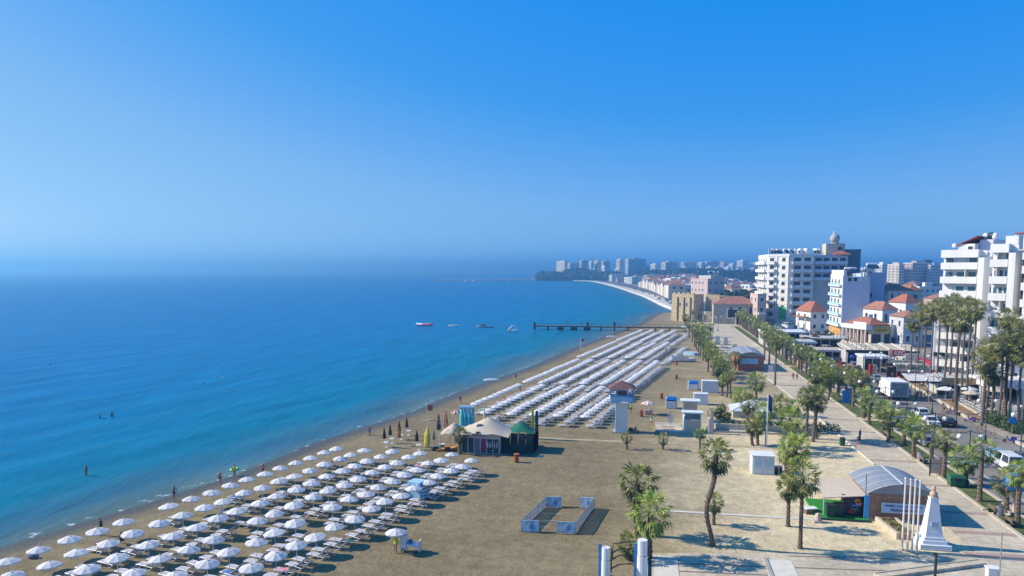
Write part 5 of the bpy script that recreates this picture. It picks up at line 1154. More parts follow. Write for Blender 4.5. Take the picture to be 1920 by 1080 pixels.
# boats drawn up on the sand
xx, yy, _ = at(1281, 678); t = th('beached_boat', 'white boat drawn up on the sand with a grey cover', 'boat', (xx, yy, 0.1), 0.15); mk('hull', hull(MB(), 6.8, 2.2, 0.8), WHITE, t); mk('cover', MB().box(-2.4, -0.9, 0.82, 1.6, 0.9, 1.2, 0.6, 0.3), STEEL, t); mk('windscreen', MB().box(-2.9, -0.7, 0.85, -2.8, 0.7, 1.6), GLASS, t)
xx, yy, _ = at(1297, 666); t = th('beached_boat', 'light blue upturned boat beside the white beached boat', 'boat', (xx, yy, 0.9), -0.4); o_ = mk('hull', hull(MB(), 4.6, 2.4, 0.9), mat('pale_blue_hull', (0.35, 0.52, 0.62), 0.5, 0.1), t); o_.rotation_euler = (math.pi, 0, 0); mk('keel', MB().box(-1.9, -0.05, 0.09, 1.6, 0.05, 0.2), WHITE, t)
xx, yy, _ = at(1262, 622); t = th('lifeguard_stand', 'small green and white lifeguard stand by the pier root', 'lifeguard stand', (T_at(1282, yy-14), yy-14, 0)); mk('mast', MB().cyl(0, 0, 0, 3.4, 0.12, 6), WHITE, t); mk('hood', MB().box(-1.0, -1.0, 3.0, 1.0, 1.0, 3.4, 0.3, 0.3), mat('mint_cloth', (0.45, 0.7, 0.6), 0.7, 0.1), t); mk('seat', MB().box(-0.5, -0.4, 1.2, 0.5, 0.4, 1.4), GREENM, t)
for i in range(5): mk('leg', MB().tube([(0.8*math.cos(i*1.257), 0.8*math.sin(i*1.257), 0), (0.1*math.cos(i*1.257), 0.1*math.sin(i*1.257), 1.2)], 0.05, 5), WHITE, t)
# ------------------------------------------------------------------ promenade: brick kiosk, monument, flagpoles, planter
def barrel(t, x0, x1, y0, y1, ze, rise, m, ribm, ov=0.35, n=10):
    """barrel roof along y between eaves x0..x1"""
    def arc(u): return (x0-ov+(x1-x0+2*ov)*u, ze+rise*(1-(2*u-1)**2))
    mb = MB(); vs = []
    for i in range(n+1):
        px, pz = arc(i/n); vs += [(px, y0-ov, pz), (px, y1+ov, pz), (px, y0-ov, pz+0.09), (px, y1+ov, pz+0.09)]
    fs = []
    for i in range(n):
        a, b = 4*i, 4*i+4; fs += [(a+2, b+2, b+3, a+3), (a, a+1, b+1, b), (a, b, b+2, a+2), (a+1, a+3, b+3, b+1)]
    fs += [(0, 2, 3, 1), (4*n, 4*n+1, 4*n+3, 4*n+2)]
    mb.add(vs, fs); o = mk('barrel_roof', mb, m, t)
    k = max(3, int((y1-y0)/1.6))
    for j in range(k+1):
        yy = y0-ov+0.1+(y1-y0+2*ov-0.2)*j/k
        mk('roof_seam', MB().tube([(arc(i/n)[0], yy, arc(i/n)[1]+0.10) for i in range(n+1)], 0.035, 4), ribm, t)
    px, pz = arc(0.5); mk('ridge_bar', MB().box(px-0.06, y0-ov, pz+0.11, px+0.06, y1+ov, pz+0.18), ribm, t)
    return arc
ROOFG = mat('grey_metal_roof', (0.33, 0.35, 0.37), 0.45, 0.12, 0.8, metal=0.3); SEAM = mat('pale_seam', (0.58, 0.60, 0.62), 0.5, 0.05)
def kiosk(x0, x1, y0, y1, he, rise, label, sign, wallm):
    t = th('kiosk', label, 'kiosk', (x0, y0, 0)); W = x1-x0; D_ = y1-y0
    mk('front_wall', MB().box(0, 0, 0, W, 0.25, he), wallm, t); mk('side_wall', MB().box(0, 0.27, 0, 0.25, D_, he), wallm, t); mk('side_wall', MB().box(W-0.25, 0.27, 0, W, D_, he), wallm, t); mk('back_wall', MB().box(0.27, D_-0.25, 0, W-0.27, D_, he), wallm, t)
    arc = barrel(t, 0, W, 0, D_, he, rise, ROOFG, SEAM)
    g = [(W*i/10, he+rise*(1-(2*(0.05+0.9*i/10)-1)**2)-0.03) for i in range(11)]
    mk('gable', MB().prism([(0, he+0.01)]+[(a, max(he+0.02, b)) for a, b in g]+[(W, he+0.01)], 0.02, 0.22, 'y'), mat('gable_cladding', (0.36, 0.35, 0.34), 0.6, 0.1), t)
    if sign:
        s_ = mk('sign', MB().box(W*0.21, -0.09, he*0.36, W*0.86, -0.003, he*0.66), mat('pale_blue_sign', (0.52, 0.66, 0.84), 0.5, 0.1), t)
        mk('sign_frame', MB().box(W*0.19, -0.07, he*0.33, W*0.21-0.002, -0.003, he*0.69).box(W*0.86+0.002, -0.07, he*0.33, W*0.88, -0.003, he*0.69).box(W*0.21, -0.07, he*0.66+0.002, W*0.86, -0.003, he*0.69).box(W*0.21, -0.07, he*0.33, W*0.86, -0.003, he*0.36-0.002), WHITE, s_)
        rnd = random.Random(9)
        for row, (u0, u1, zz, hh, m_) in enumerate([(0.24, 0.40, 0.59, 0.045, NAVY), (0.43, 0.60, 0.585, 0.03, NAVY), (0.63, 0.83, 0.59, 0.03, NAVY), (0.34, 0.74, 0.44, 0.055, mat('sign_brown_ink', (0.12, 0.13, 0.12), 0.7, 0.1))]):
            mb = MB(); a = u0
            while a < u1:                                # illegible strokes of lettering
                w = rnd.uniform(0.006, 0.013); mb.box(W*a, -0.11, he*(zz-hh*rnd.uniform(0.6, 1)), W*(a+w), -0.092, he*(zz+hh*rnd.uniform(0.6, 1))); a += w+0.007
            mk('lettering', mb, m_, s_)
    return t, W
k1x, k1y, _ = at(1629, 976); k1x1 = T_at(1747, k1y); he = Z_at(k1x, k1y, 925)
t, W = kiosk(k1x, k1x1, k1y, k1y+6.6, he, 1.05, 'brick kiosk with a grey barrel roof and a pale blue sign board', True, BRICK)
for i in range(5): mk('wall_lamp', MB().ball(W*(0.12+0.19*i), -0.08, he*0.90, 0.06, n=6, k=4), GLOBE, t)
mk('wall_base', MB().box(-0.05, -0.12, 0, W+0.05, -0.003, 0.25), CONC, t)
mk('awning', MB().add([(-0.2, 0.0, he-0.25), (-0.2, 6.4, he-0.25), (-4.2, 6.2, he-0.55), (-4.4, 0.2, he-0.75), (-0.2, 0.0, he-0.33), (-0.2, 6.4, he-0.33), (-4.2, 6.2, he-0.63), (-4.4, 0.2, he-0.83)], [(0, 1, 2, 3), (7, 6, 5, 4), (0, 3, 7, 4), (3, 2, 6, 7), (1, 5, 6, 2)]), BEIGEC, t)
for yy in (0.4, 6.0): mk('awning_post', MB().box(-4.25, yy-0.05, 0, -4.15, yy+0.05, he-0.8), WHITE, t)
mk('mural_wall', MB().box(-2.3, 0.6, 0, -0.02, 0.75, he-0.45), mat('dark_mural', (0.035, 0.03, 0.06), 0.5, 0.4, 2.5), t)
for i, cc in enumerate(['red', 'green', 'blue', 'pink', 'orange']): mk('mural_shape', MB().prism([(-1.5+0.32*math.cos(a)+0.22*i*(1 if i % 2 else 0.6), 0.65+0.28*i+0.24*math.sin(a)) for a in np.linspace(0, 5.2, 6)], 0.57, 0.595, 'y'), CLOTH[cc], t)
mk('side_post', MB().box(-2.5, 0.55, 0, -2.32, 0.8, he-0.4), BRICK, t); mk('blue_panel', MB().box(-0.5, -0.05, 0, -0.02, 0.1, he-0.2), BLR, t)
mk('antenna', MB().cyl(-0.35, 0.2, he-0.3, he+1.9, 0.035, 5), DARKM, t)
tx, ty, _ = at(1534, 975); tx1 = k1x-0.1
t = th('turf_terrace', 'raised green artificial turf terrace beside the brick kiosk', 'terrace', (tx, k1y-0.6, 0)); mk('turf', MB().box(0, 0, 0.0, tx1-tx, 6.4, 0.22), TURF, t); mk('rim', MB().box(0, -0.1, -0.02, tx1-tx, -0.003, 0.18), GREENM, t)
for px, py, w in [(1556, 968, 'left'), (1571, 966, 'right')]:
    x, y, _ = at(px, py, 0.22); t = th('wheelie_bin', f'{w} of two dark wheelie bins on the green turf', 'wheelie bin', (x, y, 0.22), 0, 'two wheelie bins'); mk('body', MB().box(-0.36, -0.4, 0.08, 0.36, 0.4, 1.15, -0.05, -0.05), DGREEN, t); mk('lid', MB().box(-0.44, -0.47, 1.16, 0.44, 0.47, 1.27, 0.02, 0.02), DARKM, t)
    for s_ in (-0.3, 0.3): mk('wheel', MB().ring((s_, 0.35, 0.12), 0.09, 0.04, 'x', 8, 4), TYRE, t)
x, y, _ = at(1519, 962); t = th('ice_chest', 'low white and dark chest at the edge of the green turf', 'chest', (x, y, 0), 0.3); mk('box', MB().box(-0.6, -0.4, 0, 0.6, 0.4, 0.5), WOOD, t); mk('lid', MB().box(-0.63, -0.43, 0.51, 0.63, 0.43, 0.6), WHITE, t)
x, y, _ = at(1534, 977); t = th('stone_stub', 'rough red stone stub at the turf corner', 'stone', (x-0.1, y-0.3, 0)); mk('stone', MB().ball(0, 0, 0.4, 0.32, 0.3, 0.55, 7, 5), PINKW, t); mk('base', MB().box(-0.4, -0.4, -0.02, 0.4, 0.4, 0.15), CONC, t)
px0, py0, _ = at(1637, 976); px1, py1, _ = at(1672, 1011)
t = th('planter', 'long brick planter of dry plants in front of the kiosk', 'planter', (px0, py0-0.6, 0)); sk_ = 0.6; LL = py0-0.6-py1
for xx in (0, 1.75): mk('side_wall', MB().prism([(xx, 0), (xx+0.28, 0), (xx+0.28+sk_, -LL), (xx+sk_, -LL)][::-1], 0, 0.62), KERB, t)
mk('end_wall', MB().box(0.29+sk_, -LL, 0, 1.74+sk_, -LL+0.28, 0.6), BRICK, t); mk('end_wall', MB().box(0.29, -0.3, 0, 1.74, 0, 0.6), BRICK, t)
mk('soil', MB().add([(0.29, -0.3, 0.45), (1.74, -0.3, 0.45), (1.74+sk_, -LL+0.28, 0.45), (0.29+sk_, -LL+0.28, 0.45)], [(3, 2, 1, 0)]), SOIL, t)
mb = MB(); rnd = random.Random(2)
for i in range(26): leafmass(mb, 0.6+rnd.uniform(0, 0.9)+sk_*i/26, -0.5-(LL-1)*i/26, 0.5, 0.25, 0.25, 0.3, 26, 0.09, rnd)
mk('dry_plants', mb, FRONDO, t)
# flagpoles
for i, (px, py, pt) in enumerate([(1691, 1031, 899), (1701, 1033, 901), (1709.5, 1035, 902), (1718.5, 1037, 904)]):
    x, y, _ = at(px, py); t = th('flagpole', f'bare white flagpole, {ORD[i]} from the planter side of four', 'flagpole', (x, y, 0), 0, 'four bare flagpoles by the monument'); hp = Z_at(x, y, pt)
    mk('pole', MB().cyl(0, 0, 0.05, hp, 0.095, 8, 0.065), mat('ivory_paint', (0.74, 0.68, 0.62), 0.5, 0.05), t); mk('base_plate', MB().cyl(0, 0, -0.02, 0.05, 0.22, 8), STEEL, t); mk('finial', MB().ball(0, 0, hp+0.08, 0.11, n=8, k=5), mat('ivory_paint', (0.74, 0.68, 0.62)), t)
# monument
x, y, _ = at(1752, 1029); hm_ = Z_at(x, y, 915)
t = th('monument', 'white stepped obelisk monument carrying a bronze toned bust', 'monument', (x, y+0.9, 0))
MARB = mat('white_marble', (0.76, 0.77, 0.79), 0.5, 0.05, 0.7)
z = 0
for w_, h_ in ((1.30, 0.42), (1.02, 0.30), (0.86, 0.26)): mk('step', MB().box(-w_, -w_, z, w_, w_, z+h_-0.003), MARB, t); z += h_
mk('step_block', MB().box(-0.74, -0.74, z, 0.74, 0.74, z+0.5-0.003, 0.06, 0.06), MARB, t); z += 0.5
mk('shaft', MB().box(-0.66, -0.66, z, 0.66, 0.66, hm_-1.22, 0.34, 0.34), MARB, t); mk('cap', MB().box(-0.36, -0.36, hm_-1.217, 0.36, 0.36, hm_-1.1), MARB, t)
BRZ = mat('pale_bronze', (0.50, 0.36, 0.26), 0.5, 0.15, 4)
bu = mk('bust', MB().lathe([(0.30, hm_-1.09), (0.34, hm_-0.85), (0.31, hm_-0.68), (0.17, hm_-0.58), (0.10, hm_-0.5)], 12), BRZ, t, smooth=True)
mk('head', MB().ball(0, 0, hm_-0.30, 0.17, 0.19, 0.25, 10, 8), BRZ, bu, smooth=True); mk('nose', MB().box(-0.03, -0.24, hm_-0.34, 0.03, -0.17, hm_-0.24), BRZ, bu)
mk('plaque', MB().box(-0.3, -0.70, z+0.5, 0.3, -0.60, z+0.95), mat('bluish_plaque', (0.50, 0.58, 0.68), 0.5, 0.1), t)
x2, y2, _ = at(1726, 1020); t = th('wreath', 'pale blue wreath leaning at the seaward foot of the monument', 'wreath', (x2, y2, 0), 0.3); mk('ring', MB().ring((0, 0, 0.5), 0.4, 0.13, 'y', 12, 6), mat('pale_aqua', (0.45, 0.68, 0.78), 0.7, 0.2, 5), t); mk('easel', MB().tube([(-0.3, 0.1, 0), (0, 0.2, 0.9), (0.3, 0.1, 0)], 0.03, 4), WHITE, t)
# lamp pole and posts at the bottom edge
x, y, _ = at(1752, 1100); t = th('black_lamp_post', 'black lamp post with a curled head at the bottom of the plaza', 'lamp post', (x, y, 0)); hp = Z_at(x, y, 1042)
mk('post', MB().cyl(0, 0, 0, hp, 0.11, 8), DARKM, t); mk('head', MB().tube([(0, 0, hp), (-0.05, 0, hp+0.15), (-0.25, 0, hp+0.2)], [0.12, 0.14, 0.08], 8), DARKM, t)
x, y, _ = at(1872, 1108); t = th('slender_pole', 'thin grey pole standing at the lower right of the plaza', 'pole', (x, y, 0)); mk('pole', MB().cyl(0, 0, 0, Z_at(x, y, 998), 0.045, 6), STEEL, t); mk('base', MB().cyl(0, 0, -0.02, 0.1, 0.15, 8), CONC, t)
x, y, _ = at(1868, 1104); t = th('white_post', 'stout white post at the lower right corner beside the thin pole', 'post', (x-0.35, y, 0)); hp = Z_at(x, y, 1064); mk('post', MB().box(-0.4, -0.3, 0, 0.4, 0.3, hp-0.08), WHITE, t); mk('cap', MB().box(-0.48, -0.38, hp-0.078, 0.48, 0.38, hp), WHITE, t)
t = th('parapet', 'pale sloping parapet crossing the lower right of the plaza', 'wall', (0, 0, 0)); a, b = at(1640, 1082), at(1835, 1056)
d = Vector((b[0]-a[0], b[1]-a[1])); mk('wall', MB().box(0, -0.7, -0.02, d.length, 0.0, 0.3), PAVE, t, (a[0], a[1], 0), math.atan2(d.y, d.x)); mk('coping', MB().box(0, 0.003, -0.02, d.length, 0.12, 0.36), KERB, t, (a[0], a[1], 0), math.atan2(d.y, d.x))
# white gate with black railing at the bottom
gx, gy, _ = at(1135, 1118); t = th('white_gate', 'pair of white cylindrical gate posts joined by a black curved railing', 'gate', (gx, gy, 0))
gw = T_at(1203, gy)-gx; h0 = Z_at(gx, gy, 1026); h1 = Z_at(gx+gw, gy, 1012)
for xx, hh, r_ in ((0, h0, 0.33), (gw, h1, 0.40)):
    mk('post', MB().cyl(xx, 0, 0, hh*0.74, r_, 14), WHITE, t); mk('upper_post', MB().cyl(xx, 0, hh*0.74+0.05, hh, r_*0.93, 14), WHITE, t); mk('collar', MB().cyl(xx, 0, hh*0.74+0.003, hh*0.74+0.047, r_*0.6, 10), STEEL, t)
    mk('blue_strip', MB().box(xx-r_-0.22, -0.06, 0, xx-r_-0.02, 0.06, hh+(0.25 if xx == 0 else -0.3)), BLR, t)
for z_ in (0.62, 0.80, 0.93): mk('rail', MB().tube([(0.36, 0, h0*(z_-0.06)), (gw*0.35, 0.5, h0*z_), (gw*0.7, 0.5, h0*(z_+0.03)), (gw-0.42, 0, h0*(z_+0.02))], 0.055, 6), DARKM, t)
for xx in (0.42, gw-0.48): mk('rail_post', MB().cyl(xx, 0, h0*0.5, h0*0.97, 0.06, 6), DARKM, t)
mk('rail_hoop', MB().tube([(0.5, 0.6, h0*0.7), (0.5, 0.6, h0*1.02), (gw*0.8, 0.7, h0*1.1)], 0.05, 5), DARKM, t); mk('low_bar', MB().tube([(0.3, -0.1, h0*0.45), (gw*0.8, 0.2, h0*0.33), (gw*1.3, 0.3, h0*0.2)], 0.05, 5), STEEL, t)
# second kiosk up the promenade
x, y, _ = at(1383, 695); x1 = T_at(1432, y); he2 = Z_at(x, y, 668)
t, W = kiosk(x, x1, y, y+15, he2, 1.0, 'small red brown kiosk with a grey barrel roof up the promenade', False, mat('red_brown_wall', (0.40, 0.16, 0.10), 0.8, 0.15))
mk('window_band', MB().box(0.5, -0.05, he2*0.48, W-1.4, -0.003, he2*0.86), SKYBL, t); mk('notice_board', MB().box(W+1.0, -0.2, 0, W+2.2, -0.1, 1.6), PLASTIC, t)
# litter bins, benches and stands on the promenade
for i, (px, py, w, m_) in enumerate([(1579, 835, 'dark green bin on the promenade edge before the palm shadow', DGREEN), (1874, 967, 'grey bin on the lawn strip by the street palms', STEEL), (1725, 862, 'small grey bin on the lawn strip near the menu stand', STEEL)]):
    x, y, _ = at(px, py); t = th('litter_bin', w, 'bin', (x, y, 0)); mk('body', MB().cyl(0, 0, 0.05, 1.05, 0.36, 10, 0.40), m_, t); mk('rim', MB().ring((0, 0, 1.08), 0.38, 0.05, 'z', 12, 4), DARKM, t); mk('foot', MB().cyl(0, 0, -0.02, 0.045, 0.3, 8), DARKM, t)
x, y, _ = at(1799, 913); t = th('waste_container', 'green four wheeled waste container by the kerb strip', 'waste container', (x-0.4, y, 0)); mk('body', MB().box(-0.75, -0.55, 0.15, 0.75, 0.55, 1.15, -0.06, -0.06), mat('container_green', (0.03, 0.13, 0.06), 0.5, 0.1), t); mk('lid', MB().prism([(-0.65, 1.16), (0.65, 1.16), (0.5, 1.38), (0, 1.46), (-0.5, 1.38)], -0.8, 0.8, 'x'), mat('container_green', (0.03, 0.13, 0.06)), t); mk('opening', MB().box(-0.2, -0.65, 0.8, 0.25, -0.615, 1.1), DARKM, t)
for s_ in (-0.5, 0.5): mk('wheel', MB().ring((s_, -0.4, 0.1), 0.08, 0.04, 'x', 8, 4), TYRE, t)
x, y, _ = at(1757, 893); t = th('menu_stand', 'pink and grey poster stand at the lawn strip edge', 'poster stand', (x, y, 0)); 
for i in range(2): mk('post', MB().box(-0.9+1.7*i, -0.08, 0, -0.78+1.7*i, 0.08, 2.2), DARKM, t)
for i in range(3): mk('poster', MB().box(-0.75, -0.05, 0.35+0.62*i, 0.75, 0.05, 0.9+0.62*i), [PINKW, GREYW, PINKW][i], t)
x, y, _ = at(1912, 972); t = th('hooded_machine', 'bright blue hooded machine on a post at the right picture edge', 'machine', (x, y+1.2, 0)); mk('hood', MB().ball(0, 0, 3.4, 1.0, 0.8, 1.1, 10, 8), BLUE, t); mk('post', MB().cyl(0, 0, 0, 2.6, 0.2, 8), PINKW, t); mk('base', MB().box(-0.5, -0.4, -0.02, 0.5, 0.4, 0.3), CONC, t)
x, y, _ = at(1588, 758); t = th('blue_banner', 'blue banner board between the street palms', 'banner', (x, y, 0)); mk('board', MB().box(-0.9, -0.05, 0.3, 0.9, 0.05, 2.6), BLUE, t)
for s_ in (-0.85, 0.85): mk('leg', MB().box(s_-0.05, -0.05, 0, s_+0.05, 0.05, 0.29), STEEL, t)
for i, (px, py) in enumerate([(1345, 646), (1360, 647), (1377, 654)]):
    x, y, _ = at(px, py); t = th('stone_block', f'pale monument slab on the sand lawn, {ORD[i]} from the sea side', 'stone slab', (x, y, 0), 0.1, 'pale slabs beside the promenade'); mk('slab', MB().box(-0.8, -0.25, 0.2, 0.8, 0.25, [2.8, 2.5, 1.5][i], 0.1, 0.02), EDGEW, t); mk('plinth', MB().box(-1.1, -0.5, -0.02, 1.1, 0.5, 0.197), CONC, t)
def bench(x, y, rz, label, group=None):
    t = th('bench', label, 'bench', (x, y, 0), rz, group)
    for i in range(3): mk('slat', MB().box(-0.8, -0.25+0.17*i, 0.43, 0.8, -0.12+0.17*i, 0.48), WOOD, t)
    mk('backrest', MB().box(-0.8, 0.28, 0.6, 0.8, 0.33, 0.9), WOOD, t)
    for s_ in (-0.6, 0.6): mk('leg', MB().box(s_-0.04, -0.22, 0, s_+0.04, 0.33, 0.425), DARKM, t)
for i, (px, py) in enumerate([(1836, 962), (1712, 868), (1672, 820), (1868, 985)]): x, y, _ = at(px, py); bench(34.9, y, math.pi/2, f'dark bench facing the promenade in the lawn strip, {ORD[i]} seen from the camera' if i else 'dark bench nearest the monument in the lawn strip', 'benches in the lawn strip')
bx_, by_, _ = at(1540, 805)
for i in range(3): scooter(bx_-1.2+1.1*i, by_+0.4*i, 1.2+0.2*i, ['black', 'red', 'silver'][i]+' scooter parked under the tall promenade palms', [DARKM, RED, STEEL][i])
# ------------------------------------------------------------------ street lamps with two opal globes under scrolled rings
def lamp(x, y, label, group, h=6.3, sp=1.15):
    t = th('street_lamp', label, 'street lamp', (x, y, 0), YAW*0+0.05, group)
    mk('post', MB().tube([(0, 0, 0), (0, 0, 0.9), (0, 0, 1.0), (0, 0, h+0.5)], [0.13, 0.12, 0.075, 0.05], 8), GREENM, t); mk('base', MB().lathe([(0.32, -0.02), (0.30, 0.25), (0.17, 0.4), (0.15, 0.9)], 10), GREENM, t)
    for s_ in (-1, 1):
        a_ = mk('arm', MB().tube([(0, 0, h+0.35), (s_*sp*0.5, 0, h+0.15), (s_*sp, 0, h+0.05)], 0.035, 5), GREENM, t); mk('scroll_ring', MB().ring((s_*sp*0.98, 0, h+0.62), 0.46, 0.025, 'y', 14, 4), GREENM, a_)
        mk('globe', MB().ball(s_*sp, 0, h-0.32, 0.30, n=12, k=8), GLOBE, t, smooth=True)
    return t
L0 = None
LG1, LG2 = 'street lamps on the promenade side', 'street lamps on the road side'
def add_lamp(x, y, label, g):
    global L0
    if L0 is None: L0 = lamp(x, y, label, g); return L0
    return dup(L0, (x, y, 0), None, label, g)
for i in range(26):
    y = 92.0+10.7*i
    if y > 380: break
    x = np.interp(y, [75, 113, 160, 202, 300, 409], [35.5, 35.3, 35.9, 36.2, 37.6, 39.6])+0.5
    add_lamp(x, y, f'two globe street lamp in the palm strip, {ORD[i]} from the camera', LG1)
for i in range(14):
    y = 96.6+10.7*i
    x = np.interp(y, [96, 140, 203, 300], [48.0, 48.1, 51.5, 56.5])
    add_lamp(x, y, f'two globe street lamp on the road side, {ORD[i]} from the camera', LG2)
for i in range(8):
    y = 120+11.5*i; add_lamp(58.2+0.05*(y-120), y, f'two globe street lamp before the cafes, {ORD[i]} from the camera', 'street lamps before the cafes')
for i, (px, py) in enumerate([(1337, 624), (1346, 621), (1358, 606)]): x, y, _ = at(px, py); add_lamp(x, y, f'tall two globe lamp at the narrow promenade end, {ORD[i]} from the left', 'lamps at the promenade end')
# ------------------------------------------------------------------ vehicles
def car_proto(kind):
    t = th('car', 'x', 'car', (0, -500, 0))
    L, Wd, H = {'hatch': (4.0, 1.72, 1.48), 'sedan': (4.5, 1.78, 1.45), 'van': (4.9, 1.9, 2.0)}[kind]
    hl = L/2; b0 = 0.28; bl = 0.88 if kind != 'van' else 1.0
    prof = [(-hl, b0+0.1), (-hl+0.1, b0), (hl-0.1, b0), (hl, b0+0.1), (hl, 0.66), (hl-0.25, 0.78), (hl-1.05 if kind != 'van' else hl-0.55, bl), (-hl+0.05, bl), (-hl, 0.8)]
    mb = MB(); vs = []; n = len(prof)
    for yy, s_ in ((-Wd/2+0.06, 0.985), (-Wd/2, 1.0)): pass
    rows = [(-Wd/2+0.08, 0.03), (-Wd/2, 0.0), (Wd/2, 0.0), (Wd/2-0.08, 0.03)]
    mb.prism(prof, -Wd/2, Wd/2, 'y')
    body = mk('body', mb, WHITE, t)
    x0, x1 = {'hatch': (-hl+0.12, hl-1.05), 'sedan': (-hl+0.75, hl-1.15), 'van': (-hl+0.06, hl-0.6)}[kind]
    fx = {'hatch': 0.75, 'sedan': 0.8, 'van': 0.75}[kind]; rx = {'hatch': 0.35, 'sedan': 0.7, 'van': 0.12}[kind]
    i_ = 0.16
    cab = MB().add([(x0, -Wd/2+0.05, bl), (x1, -Wd/2+0.05, bl), (x1, Wd/2-0.05, bl), (x0, Wd/2-0.05, bl), (x0+rx, -Wd/2+i_, H), (x1-fx, -Wd/2+i_, H), (x1-fx, Wd/2-i_, H), (x0+rx, Wd/2-i_, H)], [(4, 5, 6, 7), (0, 1, 5, 4), (1, 2, 6, 5), (2, 3, 7, 6), (3, 0, 4, 7)])
    mk('roof', cab, WHITE, t)
    def glass(nm, q):
        q = [Vector(p) for p in q]; nrm = (q[1]-q[0]).cross(q[3]-q[0]).normalized(); c_ = sum(q, Vector())/4
        w = [tuple(c_+(p-c_)*0.86+nrm*0.012) for p in q]; mk(nm, MB().add(w, [(0, 1, 2, 3)]), GLASS, t)
    v = cab.v
    glass('windscreen', [v[1], v[2], v[6], v[5]]); glass('rear_window', [v[3], v[0], v[4], v[7]])
    for a, b, c_, d_ in ((0, 1, 5, 4), (2, 3, 7, 6)):
        A, B, C_, D_ = [Vector(v[i]) for i in (a, b, c_, d_)]; m1, m2 = (A+B)/2, (D_+C_)/2
        glass('side_window', [A, m1, m2, D_]); glass('side_window', [m1, B, C_, m2])
    for sx in (-hl+0.78, hl-0.82):
        for sy in (-1, 1):
            w = mk('wheel', MB().tube([(sx, sy*(Wd/2-0.16), 0.32), (sx, sy*(Wd/2+0.02), 0.32)], 0.32, 12), TYRE, t); mk('rim', MB().tube([(sx, sy*(Wd/2+0.022), 0.32), (sx, sy*(Wd/2+0.035), 0.32)], 0.19, 8), CHROME, w)
    for sy in (-1, 1): mk('headlight', MB().box(hl-0.02, sy*(Wd/2-0.38)-0.18, 0.6, hl+0.02, sy*(Wd/2-0.38)+0.18, 0.76), GLOBE, t); mk('tail_light', MB().box(-hl-0.02, sy*(Wd/2-0.2)-0.13, 0.62, -hl+0.0, sy*(Wd/2-0.2)+0.13, 0.84), RED, t)
    mk('number_plate', MB().box(-hl-0.025, -0.26, 0.48, -hl-0.003, 0.26, 0.6), YELLOW, t); mk('bumper', MB().box(hl-0.03, -Wd/2+0.05, 0.3, hl+0.06, Wd/2-0.05, 0.46), DARKM, t)
    return t
PROTO = {k_: car_proto(k_) for k_ in ('hatch', 'sedan', 'van')}
USED = set()
PAINTS = {'white': mat('car_white', (0.75, 0.76, 0.77), 0.25, 0, spec=0.5), 'silver': mat('car_silver', (0.42, 0.44, 0.46), 0.25, 0, spec=0.5), 'black': mat('car_black', (0.02, 0.02, 0.025), 0.2, 0, spec=0.5), 'blue': mat('car_blue', (0.03, 0.09, 0.30), 0.25, 0, spec=0.5), 'red': mat('car_red', (0.42, 0.02, 0.02), 0.25, 0, spec=0.5), 'grey': mat('car_grey', (0.13, 0.14, 0.15), 0.25, 0, spec=0.5), 'pale blue': mat('car_pale_blue', (0.25, 0.42, 0.55), 0.25, 0, spec=0.5), 'beige': mat('car_beige', (0.5, 0.44, 0.33), 0.25, 0, spec=0.5)}
def car(x, y, rz, kind, paint, label, group=None):
    if kind not in USED: t = PROTO[kind]; t.location = (x, y, 0.005); t.rotation_euler = (0, 0, rz); t['label'] = label; USED.add(kind)
    else: t = dup(PROTO[kind], (x, y, 0.005), rz, label)
    t['category'] = 'van' if kind == 'van' else 'car'
    if group: t['group'] = group
    elif 'group' in t.keys(): del t['group']
    for c_ in kids(t):
        if c_.name.split('.')[0] in ('body', 'roof'): c_.material_slots[0].link = 'OBJECT'; c_.material_slots[0].material = PAINTS[paint]
    return t
UP, DN = math.pi/2, -math.pi/2
car(44.9, 107.5, UP, 'hatch', 'pale blue', 'pale blue hatchback ahead of the white van on the near road')
car(44.4, 102.4, UP, 'van', 'white', 'white van seen from behind on the near road')
car(47.6, 105.8, UP+0.1, 'sedan', 'grey', 'dark grey car right of the pale blue hatchback')
car(49.3, 101.5, UP+0.1, 'sedan', 'blue', 'dark blue car at the right edge of the road')
car(45.4, 137.0, UP, 'hatch', 'white', 'white hatchback behind the big box truck')
car(44.4, 129.5, UP, 'sedan', 'white', 'white saloon with blue glass before the lamp post')
car(46.6, 129.0, UP, 'hatch', 'black', 'black car beside the white saloon')
car(42.0, 158.5, UP, 'sedan', 'blue', 'blue car left of the big box truck'); car(43.9, 163.5, UP, 'hatch', 'pale blue', 'light blue car parked beyond the blue one by the truck'); car(44.6, 168, DN, 'sedan', 'black', 'black car further up the road past the truck')
PKG = 'cars parked behind the street palms'
cols2 = ['white', 'silver', 'black', 'grey', 'blue', 'red', 'white', 'pale blue', 'silver', 'beige']
y = 108.0; i = 0
while y < 330:
    x = np.interp(y, [100, 160, 202, 300, 409], [38.5, 38.7, 38.9, 40.2, 42])
    if RNG.random() < 0.92:
        c_ = cols2[(i*7+i//3) % 10]; car(x+0.3, y, UP+RNG.normal(0, 0.02), ['hatch', 'sedan', 'hatch', 'van', 'sedan'][i % 5], c_, f'{c_} vehicle parked along the palm strip, {ORD[i]} from the camera', PKG); i += 1
    y += RNG.uniform(5.4, 7.5)
y = 212.0; i = 0
while y < 345:
    for x_ in (46.5, 50.5, 54.0):
        if RNG.random() < 0.7:
            c_ = cols2[(i*3+i//4) % 10]; car(x_+0.055*(y-212)+RNG.normal(0, 0.2), y+RNG.normal(0, 0.6), (UP if x_ < 48 else UP+0.35)+RNG.normal(0, 0.03), ['hatch', 'sedan', 'sedan', 'hatch', 'van'][i % 5], c_, f'{c_} vehicle in the crowded far road, {ORD[i]} from the camera', 'vehicles crowding the far road'); i += 1
    y += RNG.uniform(6.0, 8.5)
y = 159.0; i = 0
